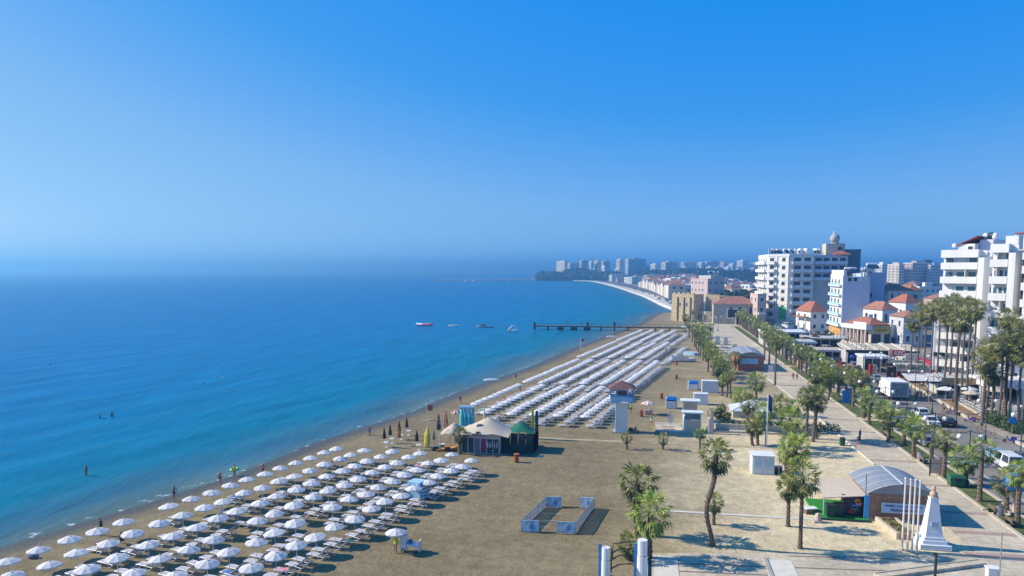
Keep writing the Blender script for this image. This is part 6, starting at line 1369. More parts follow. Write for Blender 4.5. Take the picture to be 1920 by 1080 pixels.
while y < 210:
    for x_ in (45.8, 48.8):
        if RNG.random() < 0.75:
            c_ = cols2[(i*3+2+i//3) % 10]; car(x_+0.05*(y-159)+RNG.normal(0, 0.15), y+RNG.normal(0, 0.5), UP+RNG.normal(0, 0.04), ['sedan', 'hatch', 'van', 'hatch', 'sedan'][i % 5], c_, f'{c_} vehicle queuing past the box truck, {ORD[i]} from the truck', 'vehicles queuing past the box truck'); i += 1
    y += RNG.uniform(5.6, 7.0)
# box truck seen from behind
tx, ty, _ = at(1668, 751); tw = T_at(1703, ty)-tx; thh = Z_at(tx, ty, 716)
t = th('box_truck', 'white box truck seen from behind with a grey roller door', 'truck', (tx, ty, 0))
mk('cargo_box', MB().box(0, 0, 0.75, tw, 6.2, thh), WALLW, t); mk('roller_door', MB().box(0.2, -0.05, 0.9, tw-0.15, -0.003, thh-0.25), mat('dirty_grey_door', (0.30, 0.31, 0.33), 0.5, 0.35, 2.0), t)
for k_ in range(6): mk('door_slat', MB().box(0.25, -0.075, 1.0+k_*(thh-1.4)/6, tw-0.2, -0.053, 0.93+(k_+1)*(thh-1.4)/6), mat('dirty_grey_door', (0.30, 0.31, 0.33)), t)
mk('cab', MB().box(0.15, 6.4, 0.5, tw-0.15, 8.2, thh-0.9, 0.1, 0.3), WHITE, t); mk('chassis', MB().box(0.3, -0.1, 0.5, tw-0.3, 6.4, 0.74), DARKM, t); mk('windscreen', MB().box(0.3, 8.0, 1.7, tw-0.3, 8.06, thh-1.1), GLASS, t)
for yy in (1.2, 7.0):
    for xx in (0.1, tw-0.4): mk('wheel', MB().tube([(xx, yy, 0.48), (xx+0.3, yy, 0.48)], 0.48, 12), TYRE, t)
for xx in (0.25, tw-0.5): mk('tail_light', MB().box(xx, -0.06, 0.55, xx+0.25, -0.0, 0.72), RED, t)
# riders and people in the street
def bicycle(x, y, rz, label):
    t = th('bicycle', label, 'bicycle', (x, y, 0), rz)
    for xx in (-0.52, 0.52): mk('wheel', MB().ring((xx, 0, 0.34), 0.32, 0.02, 'y', 14, 4), TYRE, t)
    mk('frame', MB().tube([(-0.52, 0, 0.34), (-0.15, 0, 0.85), (0.35, 0, 0.82), (-0.02, 0, 0.32), (-0.15, 0, 0.85)], 0.022, 5), RED, t); mk('fork', MB().tube([(0.52, 0, 0.34), (0.36, 0, 0.95)], 0.02, 5), DARKM, t); mk('handlebar', MB().tube([(0.34, -0.28, 1.0), (0.38, 0, 0.97), (0.34, 0.28, 1.0)], 0.02, 5), DARKM, t); mk('saddle', MB().box(-0.28, -0.07, 0.9, -0.02, 0.07, 0.96), DARKM, t)
bicycle(*at(1769, 781)[:2], 0.3, 'bicycle standing before the soil bed by the red shirted person'); bicycle(*at(1888, 803)[:2], 1.0, 'bicycle leaning at the kerb behind the lamp post'); bicycle(*at(1860, 822)[:2], 0.2, 'bicycle parked beside the second road lamp')
scooter(*at(1785, 776)[:2], 2.3, 'purple motorbike standing at the soil bed', mat('purple_paint', (0.10, 0.06, 0.35), 0.3, 0))
x, y, _ = at(1783, 778); person(x, y+0.4, 0, 'rider in green and navy beside the purple motorbike', top='green', bottom='navy', pose='hips')
scooter(*at(1819, 791)[:2], 2.6, 'violet scooter at the corner of the soil bed', mat('purple_paint', (0.10, 0.06, 0.35))); scooter(*at(1893, 830)[:2], 2.9, 'purple scooter near the right picture edge', mat('purple_paint', (0.10, 0.06, 0.35)))
for i, (px, py, lb, kw) in enumerate([(1768, 772, 'person in red shirt walking past the soil bed', dict(top='red', bottom='navy', pose='walk')), (1487, 712, 'person in bright red top, left of the group on the promenade', dict(top='red', bottom='black')), (1494, 713, 'person in pink and black, right of the promenade group', dict(top='pink', bottom='black')), (1502, 706, 'person in blue jeans walking on the promenade kerb', dict(top='grey', bottom='blue', pose='walk')), (1500, 690, 'person in orange shirt by the yellow stall', dict(top='orange', bottom='khaki')), (1504, 697, 'person in pink shirt by the yellow stall', dict(top='pink', bottom='khaki')),
        (1720, 748, 'person in dark clothes at the truck corner', dict(top='black', bottom='navy')), (1727, 747, 'person in blue shirt right of the truck', dict(top='blue', bottom='khaki')), (1733, 747, 'person in pale shirt crossing by the truck', dict(top='white', bottom='khaki', pose='walk')), (1739, 746, 'person in black at the road crossing', dict(top='black', bottom='black')), (1635, 700, 'person in red at the phone box', dict(top='red', bottom='black')), (1620, 690, 'person in green on the far sidewalk', dict(top='green', bottom='black')),
        (1840, 806, 'person in teal standing at the median kerb', dict(top='teal', bottom='black')), (1779, 842, 'lime vested worker standing among the street palms', dict(top='lime', bottom='lime')), (1354, 655, 'person on the pale lawn beside the stone slabs', dict(top='white', bottom='grey')), (1420, 628, 'person far up the promenade by the kerb', dict(top='blue', bottom='black')), (1372, 617, 'person at the far end of the promenade', dict(top='red', bottom='black', pose='walk')), (1610, 832, 'person sitting on the lawn strip kerb', dict(top='navy', bottom='black', pose='sit')), (1612, 826, 'person in purple standing by the seated one', dict(top='navy', bottom='blue')), (1379, 770, 'person in white and red beneath the low shaggy palms', dict(top='red', bottom='white')), (1378, 771, 'skip', None)]):
    if kw is None: continue
    x, y, _ = at(px, py); person(x, y, 0, lb, **kw)
# ------------------------------------------------------------------ buildings
WINF = MB().box(0, -0.06, 0, 0.08, 0.0, 1).box(0.92, -0.06, 0, 1, 0.0, 1).box(0.081, -0.06, 0.9, 0.919, 0.0, 1).box(0.081, -0.06, 0, 0.919, 0.0, 0.1).mesh('window', WHITE)
PANE = MB().box(0.08, -0.02, 0.1, 0.92, -0.004, 0.9).mesh('pane', GLASS); PANEB = MB().box(0.08, -0.02, 0.1, 0.92, -0.004, 0.9).mesh('pane', GLASSB)
def win(t, p, ang, u, z, w, h, blue=False, simple=False):
    """window on a wall that starts at p and runs along ang; outside is on the right-hand side"""
    loc = (p[0]+math.cos(ang)*u, p[1]+math.sin(ang)*u, z)
    o = inst('window', WINF, t, loc, ang, (w, 1.0, h)); inst('pane', PANEB if blue else PANE, o); return o
def strip(t, nm, p, ang, u0, u1, y0, y1, z0, z1, m):
    return mk(nm, MB().box(u0, y0, z0, u1, y1, z1), m, t, (p[0], p[1], 0), ang)
def balcony(t, p, ang, u0, u1, z, depth, ph=1.05, m=None):
    o = strip(t, 'balcony', p, ang, u0, u1, -depth, -0.004, z-0.14, z, m or WALLW)
    mk('parapet', MB().box(u0, -depth, z+0.003, u1, -depth+0.12, z+ph).box(u0, -depth+0.122, z+0.003, u0+0.12, -0.01, z+ph).box(u1-0.12, -depth+0.122, z+0.003, u1, -0.01, z+ph), m or WALLW, o)
    return o
def tank(t, x, y, z, k=0):
    z += 1.05
    o = mk('water_tank', MB().tube([(-0.7, 0, 1.3), (0.7, 0, 1.3)], 0.42, 8), WHITE, t, (x, y, z), k); mk('solar_panel', MB().add([(-0.9, -1.5, 0.25), (0.9, -1.5, 0.25), (0.9, -0.4, 1.2), (-0.9, -0.4, 1.2), (-0.9, -1.45, 0.15), (0.9, -1.45, 0.15), (0.9, -0.35, 1.1), (-0.9, -0.35, 1.1)], [(0, 1, 2, 3), (7, 6, 5, 4), (0, 4, 5, 1), (1, 5, 6, 2), (3, 2, 6, 7), (0, 3, 7, 4)]), GLASS, o); o.scale = (1.4, 1.4, 1.4); mk('stand', MB().box(-0.6, -0.1, -0.75, -0.5, 0.1, 0.9).box(0.5, -0.1, -0.75, 0.6, 0.1, 0.9), STEEL, o)
def hiproof(t, x0, y0, x1, y1, z, h, m=TILE, ov=0.5, nm='roof'):
    x0 -= ov; y0 -= ov; x1 += ov; y1 += ov; w, d = x1-x0, y1-y0; k = min(w, d)/2
    a, b = ((x0+k, (y0+y1)/2), (x1-k, (y0+y1)/2)) if w >= d else (((x0+x1)/2, y0+k), ((x0+x1)/2, y1-k))
    return mk(nm, MB().add([(x0, y0, z), (x1, y0, z), (x1, y1, z), (x0, y1, z), (a[0], a[1], z+h), (b[0], b[1], z+h)], ([(3, 2, 1, 0), (0, 1, 5, 4), (2, 3, 4, 5), (1, 2, 5), (3, 0, 4)] if w >= d else [(3, 2, 1, 0), (0, 1, 4), (1, 2, 5, 4), (2, 3, 5), (3, 0, 4, 5)])), m, t)
H90 = math.pi/2
# --- white apartment block
ox, oy, _ = at(1441, 609)
t = th('apartment_block', 'large white apartment block with balconies and a round tank on its roof', 'apartment block', (ox, oy, 0))
hb = Z_at(ox, oy, 480); FL = (hb-2.4)/8
poly = [(0, 8), (8, 0), (18.5, 0), (18.5, 2), (18.5, 40), (0, 40)]
CRW = mat('warm_white_wall', (0.80, 0.75, 0.65), 0.8, 0.06, 0.5, streak=True)
mk('wall', MB().prism(poly, 0, hb), CRW, t); mk('parapet', MB().prism([(-0.15, 7.9), (7.9, -0.15), (18.65, -0.15), (18.65, 0.1), (8.0, 0.1), (0.1, 8.0), (0.1, 40), (-0.15, 40)], hb+0.003, hb+0.9), WALLW, t)
chA = math.atan2(-8, 8); chL = math.hypot(8, 8)
for f in range(8):
    z = 2.4+FL*f
    balcony(t, (0, 40), -H90, 1, 31, z, 1.5, 1.25); balcony(t, (0, 8), chA, 0.2, chL*0.40, z, 1.6, 1.25); balcony(t, (8, 0), 0, 1.2, 10.2, z, 1.5, 1.25)
    for u in (3, 9, 15, 21, 27): win(t, (0, 40), -H90, u, z+0.2, 2.2, FL*0.82, True)
    win(t, (0, 8), chA, 0.9, z+0.2, 2.6, FL*0.82); win(t, (0, 8), chA, 7.4, z+0.9, 2.1, 2.1)
    for u in (1.8, 6.0): win(t, (8, 0), 0, u, z+0.2, 3.4, FL*0.82)
    strip(t, 'cornice_band', (0, 8), chA, chL*0.42, chL, -0.12, -0.004, z+FL-0.3, z+FL-0.1, WALLW)
for u in (chL*0.41, chL-0.7): strip(t, 'pilaster', (0, 8), chA, u, u+0.55, -0.35, -0.13, 0, hb, WALLW)
mk('wing', MB().box(18.52, 2.0, 0, 33, 36, hb+0.6-FL*0.1), GREYW, t)
for f in range(5, 8):
    z = 2.4+FL*f; balcony(t, (18.6, 2.0), 0, 0.3, 14.2, z, 1.6, 1.2, mat('shaded_white', (0.62, 0.66, 0.74), 0.7, 0.06))  # blue of the shaded front mixed into the balcony white
    for u in range(4): win(t, (18.6, 2.0), 0, 0.6+3.4*u, z+0.1, 3.0, FL*0.84)
hiproof(t, 27, 1.5, 34, 14, hb+0.6, 2.0, TILE, 0.4, 'tiled_roof')
mk('dark_wing', MB().box(33.02, 7, 0, 39.5, 30, hb+3.0), mat('slate_blue_wall', (0.10, 0.16, 0.20), 0.7, 0.12), t)
mk('stair_tower', MB().box(24.5, 6, hb+0.6, 32.5, 14, hb+5.6), BEIGE, t); mk('tower_window', MB().box(29.5, 5.93, hb+1.5, 31.2, 5.997, hb+4), SHADEB, t)
mk('round_tank', MB().ball(29.0, 10, hb+8.0, 2.15, 2.15, 2.1, 14, 9), mat('tank_grey', (0.42, 0.40, 0.38), 0.6, 0.25, 0.6), t, smooth=True); mk('tank_ring', MB().cyl(29, 10, hb+5.61, hb+6.3, 1.8, 12), CONC, t); mk('tank_cap', MB().cyl(28.5, 10, hb+10.0, hb+11.2, 0.4, 8), WHITE, t)
for i, (x, y) in enumerate([(2.5, 10), (5, 12), (7, 6), (9.5, 9), (11, 4), (13, 12), (15.5, 8), (16.5, 16), (20, 6), (22, 12)]): tank(t, x, y, hb+0.01, 0.3*i)
mk('tank', MB().ball(13.5, 6, hb+2.0, 1.5, 1.5, 1.7, 10, 7), WHITE, t, smooth=True); mk('tank', MB().ball(16.2, 6, hb+2.0, 1.4, 1.4, 1.7, 10, 7), WHITE, t, smooth=True)
for x in (0.6, 2.4): mk('chimney', MB().cbox(x, 9.0, hb+0.9, 0.7, 0.7, 3.0), WHITE, t)
strip(t, 'green_banner', (0, 8), chA, chL*0.62, chL*0.95, -0.45, -0.36, 2.6, 8.0, mat('green_banner', (0.10, 0.50, 0.18), 0.7, 0.1))
# --- blue and white building
ox, oy, _ = at(1577, 634)
t = th('corner_building', 'narrow white building with light blue balconies and a blank side wall lilac in shade', 'building', (ox, oy, 0))
hb = Z_at(ox, oy, 519); Wf = T_at(1627, oy)-ox; Db = 19.0; FL = (hb-4.5)/5
mk('wall', MB().box(0, 0, 0, Wf, Db, hb), WALLB, t); mk('street_wall', MB().box(-0.25, 0.05, 4.2, -0.004, Db, hb+0.8), WALLW, t); mk('rear_wing', MB().box(Wf+0.01, 5, 0, Wf+6.2, 24, hb+1.6), mat('blue_grey_wall', (0.42, 0.50, 0.62), 0.8, 0.06), t)
mk('orange_panel', MB().box(-0.3, 0.6, 0.4, -0.005, Db-1, 4.1), mat('ochre_panel', (0.60, 0.34, 0.10), 0.8, 0.08), t); mk('canopy', MB().box(-1.4, 0.2, 4.12, -0.31, Db, 4.4), WHITE, t)
for f in range(5):
    z = 4.6+FL*f
    balcony(t, (-0.26, Db), -H90, 0.5, Db-0.6, z, 0.9, 0.25, WHITE)
    o = strip(t, 'blue_railing', (-0.26, Db), -H90, 0.6, Db-0.8, -0.88, -0.83, z+0.26, z+1.05, SKYBL)
    for u in (1.8, 7.2, 12.6): win(t, (-0.26, Db), -H90, u, z+0.2, 2.6, FL*0.7, True)
mk('roof_parapet', MB().box(0.01, -0.1, hb+0.003, 1.0, Db, hb+2.4), WALLW, t)
for i in range(4): mk('roof_opening', MB().box(1.5+1.9*i, -0.03, hb-1.6, 2.7+1.9*i, -0.003, hb-0.3), [SHADEB, SHADEB, WHITE, WHITE][i], t)
for i in range(3): win(t, (Wf+0.01, 5), 0, 0.4, 4+i*5.2, 2.0, 2.4)
for i in range(5): tank(t, 1.8+1.7*i, 3+2.2*(i % 3), hb+0.01, 0.4*i)
for i in range(3): tank(t, Wf+1.5+1.6*i, 8+3*i, hb+1.61, 0.2)
# --- houses with red roofs
def house(px, pyb, px1, pyt, depth, label, wallm, roof='hip', rz=0.0, wins=3, floors=1, roofh=2.2, roofm=TILE, cat='house', group=None, nm='house'):
    x, y, _ = at(px, pyb); w = abs(T_at(px1, y)-x); h = Z_at(x, y, pyt)
    t = th(nm, label, cat, (x, y, 0), rz, group)
    hw = h-roofh if roof == 'hip' else h
    mk('wall', MB().box(0, 0, 0, w, depth, hw), wallm, t)
    if roof == 'hip': hiproof(t, 0, 0, w, depth, hw+0.005, roofh, roofm)
    else: mk('parapet', MB().box(-0.1, -0.1, hw+0.003, w+0.1, 0.15, hw+0.6).box(-0.1, 0.152, hw+0.003, 0.15, depth, hw+0.6), wallm, t)
    fh = hw/floors
    for f in range(floors):
        for i in range(wins): win(t, (0, 0), 0, w/wins*(i+0.28), f*fh+fh*0.28, w/wins*0.42, fh*0.5)
        for i in range(max(1, int(depth/5))): win(t, (0, depth), -H90, 1.5+5*i, f*fh+fh*0.28, 1.6, fh*0.5)
    return t, w, depth, hw
t, w, d, hw = house(1519, 622, 1553, 566, 12, 'white house with an orange hipped roof and a shaded veranda before the corner building', WALLW, rz=0.3, wins=2, roofh=4.0, floors=2)
mk('veranda_post', MB().box(-2.0, 0.5, 0, -1.7, 0.8, hw*0.7).box(-2.0, 6, 0, -1.7, 6.3, hw*0.7), WALLW, t); mk('veranda_roof', MB().box(-2.2, 0.2, hw*0.7+0.003, -0.52, 11, hw*0.75), TILE, t)
t, w, d, hw = house(1692, 650, 1732, 584, 10, 'house with a red tiled roof and blue shaded gable beside the tall palms', mat('blue_shade_wall', (0.52, 0.54, 0.58), 0.8, 0.08), rz=0.15, wins=2, floors=2, roofh=1.8, roofm=TERRA)
t, w, d, hw = house(1652, 640, 1686, 566, 11, 'house with a broad red tiled roof behind the columned building', WALLW, rz=0.35, wins=2, floors=2, roofh=2.8, roofm=TERRA)
mk('terrace', MB().box(-1.0, -5.5, 0, w-1, -0.1, hw*0.45), GREYW, t); mk('terrace_rail', MB().box(-1.0, -5.5, hw*0.45+0.003, w-1, -5.4, hw*0.45+1.0), WHITE, t)
house(1663, 610, 1706, 532, 20, 'grey two storey building with a faded roof between the hotels', GREYW, wins=3, floors=3, roofm=TERRA, roofh=3); house(1703, 606, 1728, 534, 12, 'small cream house with a dark tiled roof before the far balconies', CREAM, rz=0.3, wins=1, floors=2, roofh=2.5); house(1696, 618, 1730, 552, 10, 'pale gabled house below the small cream house', WALLW, rz=0.4, wins=1, floors=1, roofh=3.5)
# --- columned building with the yellow sign
ox, oy, _ = at(1630, 648); rz = 0.42
t = th('columned_building', 'old pink columned building with a red hipped roof and a yellow sign', 'building', (ox, oy, 0), rz); h1 = Z_at(ox, oy, 612)
Wf, Db = 7.5, 12.5
PINKC = mat('pale_pink_plaster', (0.70, 0.55, 0.48), 0.85, 0.08, 0.6, streak=True)
mk('wall', MB().box(0.6, 0, 0, Wf, Db, h1), BEIGE, t); mk('portico_floor', MB().box(-1.6, 0, 0, 0.58, Db, 0.5), KERB, t); mk('entablature', MB().box(-1.6, -0.05, h1-1.1, 0.58, Db, h1+0.3), WALLW, t)
for i in range(7): mk('column', MB().lathe([(0.42, 0.51), (0.34, 0.8), (0.30, h1-1.5), (0.42, h1-1.12)], 10, -1.1, 0.7+1.85*i), PINKC, t)
for i in range(3): mk('doorway', MB().box(0.52, 1.6+4*i, 0.5, 0.597, 3.2+4*i, h1-2), SHADEB, t)
mk('balustrade', MB().box(-1.6, -0.05, h1+0.303, -1.4, Db*0.5, h1+1.3), WALLW, t); hiproof(t, 0.2, 0.5, Wf, Db, h1+0.31, 2.4)
mk('side_block', MB().box(Wf+0.01, -0.5, 0, Wf+8.5, 7, h1+0.4), GREYW, t)
sg = mk('yellow_sign', MB().box(1.4, -0.12, h1-2.2, Wf+0.0, -0.003, h1-0.3), mat('mustard_sign', (0.52, 0.38, 0.05), 0.6, 0.1), t); rnd = random.Random(3); mb = MB(); a = 2.6
while a < Wf-1.2: mb.box(a, -0.15, h1-1.7, a+rnd.uniform(0.12, 0.3), -0.122, h1-1.05+rnd.uniform(-0.1, 0.05)); a += 0.42
mk('lettering', mb, DARKM, sg); mk('sign_edge', MB().box(1.4, -0.14, h1-0.42, Wf, -0.122, h1-0.32).box(1.4, -0.14, h1-0.9, Wf, -0.122, h1-0.84), DARKM, sg)
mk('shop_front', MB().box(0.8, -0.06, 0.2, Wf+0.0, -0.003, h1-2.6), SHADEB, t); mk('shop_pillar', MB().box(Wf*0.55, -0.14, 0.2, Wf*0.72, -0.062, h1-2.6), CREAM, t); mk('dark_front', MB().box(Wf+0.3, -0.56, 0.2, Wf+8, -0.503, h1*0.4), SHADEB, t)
mk('roof_flag', MB().box(-0.9, -0.3, h1+2.9, 0.6, -0.25, h1+4.0), SKYBL, t); mk('flag_pole', MB().cyl(-0.95, -0.28, h1+0.3, h1+4.8, 0.05, 5), STEEL, t)
# --- hotels on the right
def px_of(x, y, z=0):
    Xc = x*cT+y*sT; Yc = y*cT-x*sT; return 960+FPX*Xc/(Yc*cP-(z-CAMH)*sP)
def hotel(px0, px1, pyb, pytop, rz, label, flpx, seed, balc_frac=(0.0, 0.86), rec=1.4):
    x, y, _ = at(px0, pyb); a = rz; lo_, hi_ = 0.5, 60.0
    for _ in range(50):
        m_ = (lo_+hi_)/2
        if px_of(x+math.cos(a)*m_, y+math.sin(a)*m_, 20) < px1: lo_ = m_
        else: hi_ = m_
    w = lo_; h = Z_at(x, y, pytop); FLh = flpx*(y*cT-x*sT)/FPX
    t = th('hotel', label, 'hotel', (x, y, 0), rz); D_ = 16
    mk('wall', MB().box(0, 0, 0, w, D_, h-1.5), WALLW, t); b0, b1 = w*balc_frac[0], w*balc_frac[1]
    mk('roof_parapet', MB().box(-0.05, -rec-0.02, h-1.7, b1, -0.003, h).box(b1, -0.1, h-1.6, w, -0.003, h-0.2), WALLW, t)
    if balc_frac[1] < 0.98: mk('pillar', MB().box(b1+0.05, -rec, 0, w, -0.003, h-1.75), WALLW, t)
    n = int((h-1.6)/FLh); rnd = random.Random(seed)
    for f in range(n+1):
        z = h-1.6-FLh*(f+1)+0.55
        if z < 1.0: break
        balcony(t, (0, 0), 0, b0, b1-0.05, z, rec, 1.35)
        k = max(3, int((b1-b0)/1.9))
        for i in range(k):
            u = b0+0.25+(b1-b0-0.4)/k*i; ww = (b1-b0-0.4)/k
            if rnd.random() < 0.78: win(t, (0, 0), 0, u+0.1, z+0.12, ww*0.78, FLh*0.80, True)
            else: strip(t, 'curtain_panel', (0, 0), 0, u+0.1, u+ww*0.8, -0.12, -0.004, z+0.05, z+FLh*0.78, PLASTIC)
            if i and rnd.random() < 0.4: strip(t, 'divider', (0, 0), 0, u-0.08, u+0.04, -rec+0.15, -0.01, z+0.004, z+FLh-0.2, WALLW)
        for i in range(2): win(t, (w, 0), H90, 2+6*i, z+0.8, 1.6, 1.5, True)
    return t, w, h, D_
t, w, h, D_ = hotel(1757, 1847, 712, 469, -0.75, 'white hotel with long wrap balconies above the tall palms', 25.7, 1)
mk('penthouse', MB().box(w*0.28, 1, h-1.49, w*0.66, 8, h+1.3), WALLW, t); mk('penthouse_roof', MB().add([(w*0.24, 0.6, h+1.1), (w*0.24, 8.4, h+1.1), (w*0.72, 8.4, h+3.0), (w*0.72, 0.6, h+3.0), (w*0.24, 0.6, h+0.9), (w*0.24, 8.4, h+0.9), (w*0.72, 8.4, h+2.8), (w*0.72, 0.6, h+2.8)], [(3, 2, 1, 0), (4, 5, 6, 7), (0, 4, 7, 3), (1, 2, 6, 5), (0, 1, 5, 4), (2, 3, 7, 6)]), mat('maroon_roof', (0.30, 0.07, 0.06), 0.8, 0.15), t); win(t, (w*0.28, 1), 0, w*0.22, h-0.6, 1.1, 1.5)
mk('stair_house', MB().box(w*0.68, 3, h-1.49, w*0.98, 10, h+2.2), WALLB, t)
for x_ in (0.72, 0.93): mk('round_tank', MB().ball(w*x_, 5, h+2.9, 0.7, 0.7, 0.8, 10, 7), WHITE, t, smooth=True)
mk('roof_shrub', (lambda m_: (leafmass(m_, w*0.83, 5, h+3.0, 0.9, 0.8, 0.9, 120, 0.22, random.Random(4)), m_)[1])(MB()), TREEL, t); mk('dish', MB().ball(w*0.13, 2, h+1.0, 0.5, 0.2, 0.5, 8, 5), WHITE, t)
t, w, h, D_ = hotel(1846, 1905, 735, 458, -0.75, 'white hotel with bay windows and short balconies beside the wrap balcony hotel', 31.0, 2, (0.0, 0.72))
mk('penthouse', MB().box(w*0.42, 0.5, h-1.49, w*0.92, 8, h+1.6), WALLW, t); mk('pergola', MB().box(w*0.75, 0.6, h+1.9, w*1.15, 7, h+2.2), mat('maroon_roof', (0.30, 0.07, 0.06)), t)
for x_ in (0.78, 1.1): mk('pergola_post', MB().cbox(w*x_, 0.9, h-1.4, 0.2, 0.2, 3.3), WHITE, t)
t, w, h, D_ = hotel(1905, 1985, 745, 470, -0.75, 'white hotel with stacked balconies cut by the right picture edge', 31.0, 3, (0.0, 0.95)); mk('roof_slab', MB().box(-0.6, -1.8, h+0.003, w, 6, h+0.3), GREYW, t)
t, w, d, hw = house(1747, 712, 1846, 612, 9, 'low white annex below the wrap balcony hotel', WALLB, 'flat', -0.3, wins=4, floors=3); mk('shop_band', MB().box(0, -0.08, hw*0.45, w, -0.07, hw*0.52), SHADEB, t)
# --- fort and customs building
ox, oy, _ = at(1300, 604); h1 = Z_at(ox, oy, 552)
t = th('fort_tower', 'square sandstone fort tower with a sunlit face towards the sea', 'fort', (ox, oy, 0), 0.75)
mk('wall', MB().box(0, 0, -0.5, 7, 15, h1, 0.25, 0.25), STONE, t)
for i in range(5): mk('merlon', MB().box(0.2, 0.4+3*i, h1-0.2, 1.0, 2.0+3*i, h1+0.7), STONE, t)
for i in range(3): mk('buttress', MB().box(-0.7, 2+4.2*i, -0.5, 0.1, 3.4+4.2*i, h1*0.9, 0.2, 0.1), STONE, t)
for i in range(2): mk('slit_window', MB().box(-0.02, 4.4+4.4*i, h1*0.55, 0.3, 5.0+4.4*i, h1*0.68), SHADEB, t)
ox, oy, _ = at(1312, 603); h2 = Z_at(ox, oy, 555)
t = th('fort_wall', 'lit sandstone fort bastion right of the tower with a low curved wall', 'fort', (ox, oy, 0), -0.55)
mk('bastion', MB().box(1.5, 2, -0.3, 9.0, 12, h2, 0.2, 0.2), STONE, t); mk('low_wall', MB().lathe([(4.6, -0.3), (4.4, h2*0.42), (4.2, h2*0.42), (0.1, h2*0.42)], 14, 3.6, 1.6), mat('pale_stone', (0.60, 0.52, 0.36), 0.95, 0.2, 0.8), t)
for i in range(4): a = 3.6+0.42*i; mk('niche', MB().cbox(3.6+4.52*math.cos(a), 1.6+4.52*math.sin(a), h2*0.1, 0.5, 0.35, h2*0.2), SHADEB, t)
mk('parapet', MB().box(1.7, 2.2, h2-0.1, 8.8, 2.7, h2+0.8), STONE, t)
t, w, d, hw = house(1337, 607, 1424, 556, 14, 'long stone customs building with a long red tiled roof beside the fort', mat('stone_plaster', (0.46, 0.41, 0.34), 0.9, 0.15, 0.6), wins=1, floors=1, roofh=3.4, roofm=TERRA)
for u in (0.36, 0.55, 0.78): mk('tall_window', MB().box(w*u, -0.1, hw*0.52, w*u+w*0.045, -0.003, hw*0.86), SHADEB, t)
mk('portal', MB().box(w*0.48, -1.4, 0, w*0.50, -0.003, hw*0.48).box(w*0.62, -1.4, 0, w*0.64, -0.003, hw*0.48).box(w*0.47, -1.5, hw*0.48+0.003, w*0.65, -0.003, hw*0.56), CREAM, t); mk('doorway', MB().box(w*0.51, -0.12, 0, w*0.61, -0.003, hw*0.40), SHADEB, t)
t, w, d, hw = house(1419, 610, 1436, 553, 10, 'narrow pink house with a balcony between customs building and apartment block', PINKW, 'flat', 0.2, wins=1, floors=3); balcony(t, (0, 0), 0, 0.3, w-0.3, hw*0.36, 1.2, 1.0)
t, w, d, hw = house(1326, 566, 1364, 524, 24, 'flat roofed pinkish apartment house behind the fort with tanks on its roof', PINKW, 'flat', 0.5, wins=3, floors=3)
mk('top_floor', MB().box(w*0.3, 3, hw+0.02, w, 20, hw+3), GREYW, t)
for i in range(5): tank(t, w*0.3+2.0*i, 5+2*(i % 2), hw+3.01, 0.3*i)
# --- low shops behind the street and the cafe strip
def pavilion(px0, px1, pyf, z, depth, label, roofm, fasc, nm='cafe_pavilion', cat='cafe', thick=0.35, pitch=0.0, walls=True, posts=5, group=None, back=None):
    x, y, _ = at(px0, pyf, z); w = T_at(px1, y, z)-x
    t = th(nm, label, cat, (x, y, 0), 0, group)
    mk('roof', MB().add([(-0.3, -0.3, z), (w+0.3, -0.3, z), (w+0.3, depth, z+pitch), (-0.3, depth, z+pitch), (-0.3, -0.3, z-thick), (w+0.3, -0.3, z-thick), (w+0.3, depth, z+pitch-thick), (-0.3, depth, z+pitch-thick)], [(0, 1, 2, 3), (7, 6, 5, 4), (0, 4, 5, 1), (1, 5, 6, 2), (2, 6, 7, 3), (3, 7, 4, 0)]), roofm, t)
    mk('fascia', MB().box(-0.32, -0.40, z-thick-0.15, w+0.32, -0.305, z+0.05), fasc, t)
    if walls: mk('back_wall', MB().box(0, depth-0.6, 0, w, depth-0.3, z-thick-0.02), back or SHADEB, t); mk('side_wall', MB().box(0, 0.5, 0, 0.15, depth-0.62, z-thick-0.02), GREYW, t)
    pm_ = MB().box(-0.08, -0.08, 0, 0.08, 0.08, z-thick-0.16).mesh('post', WHITE)
    for i in range(posts): inst('post', pm_, t, (0.2+(w-0.4)/(posts-1)*i, 0, 0))
    return t, w
CANB = mat('sand_canvas', (0.50, 0.45, 0.34), 0.85, 0.08, 0.8)
t, w = pavilion(1588, 1722, 656, 4.4, 9.5, 'wide cafe pavilion with a sand coloured canvas roof and pale beams', CANB, SHADEB, pitch=0.9, posts=7)
for i in range(5): mk('roof_beam', MB().add([(w*(0.05+0.19*i), -0.2, 4.42), (w*(0.05+0.19*i)+0.35, -0.2, 4.42), (w*(0.01+0.19*i)+0.35, 9, 5.30), (w*(0.01+0.19*i), 9, 5.30), (w*(0.05+0.19*i), -0.2, 4.6), (w*(0.05+0.19*i)+0.35, -0.2, 4.6), (w*(0.01+0.19*i)+0.35, 9, 5.50), (w*(0.01+0.19*i), 9, 5.50)], [(4, 5, 6, 7), (0, 4, 7, 3), (1, 2, 6, 5), (0, 1, 5, 4), (2, 3, 7, 6)]), EDGEW, t)
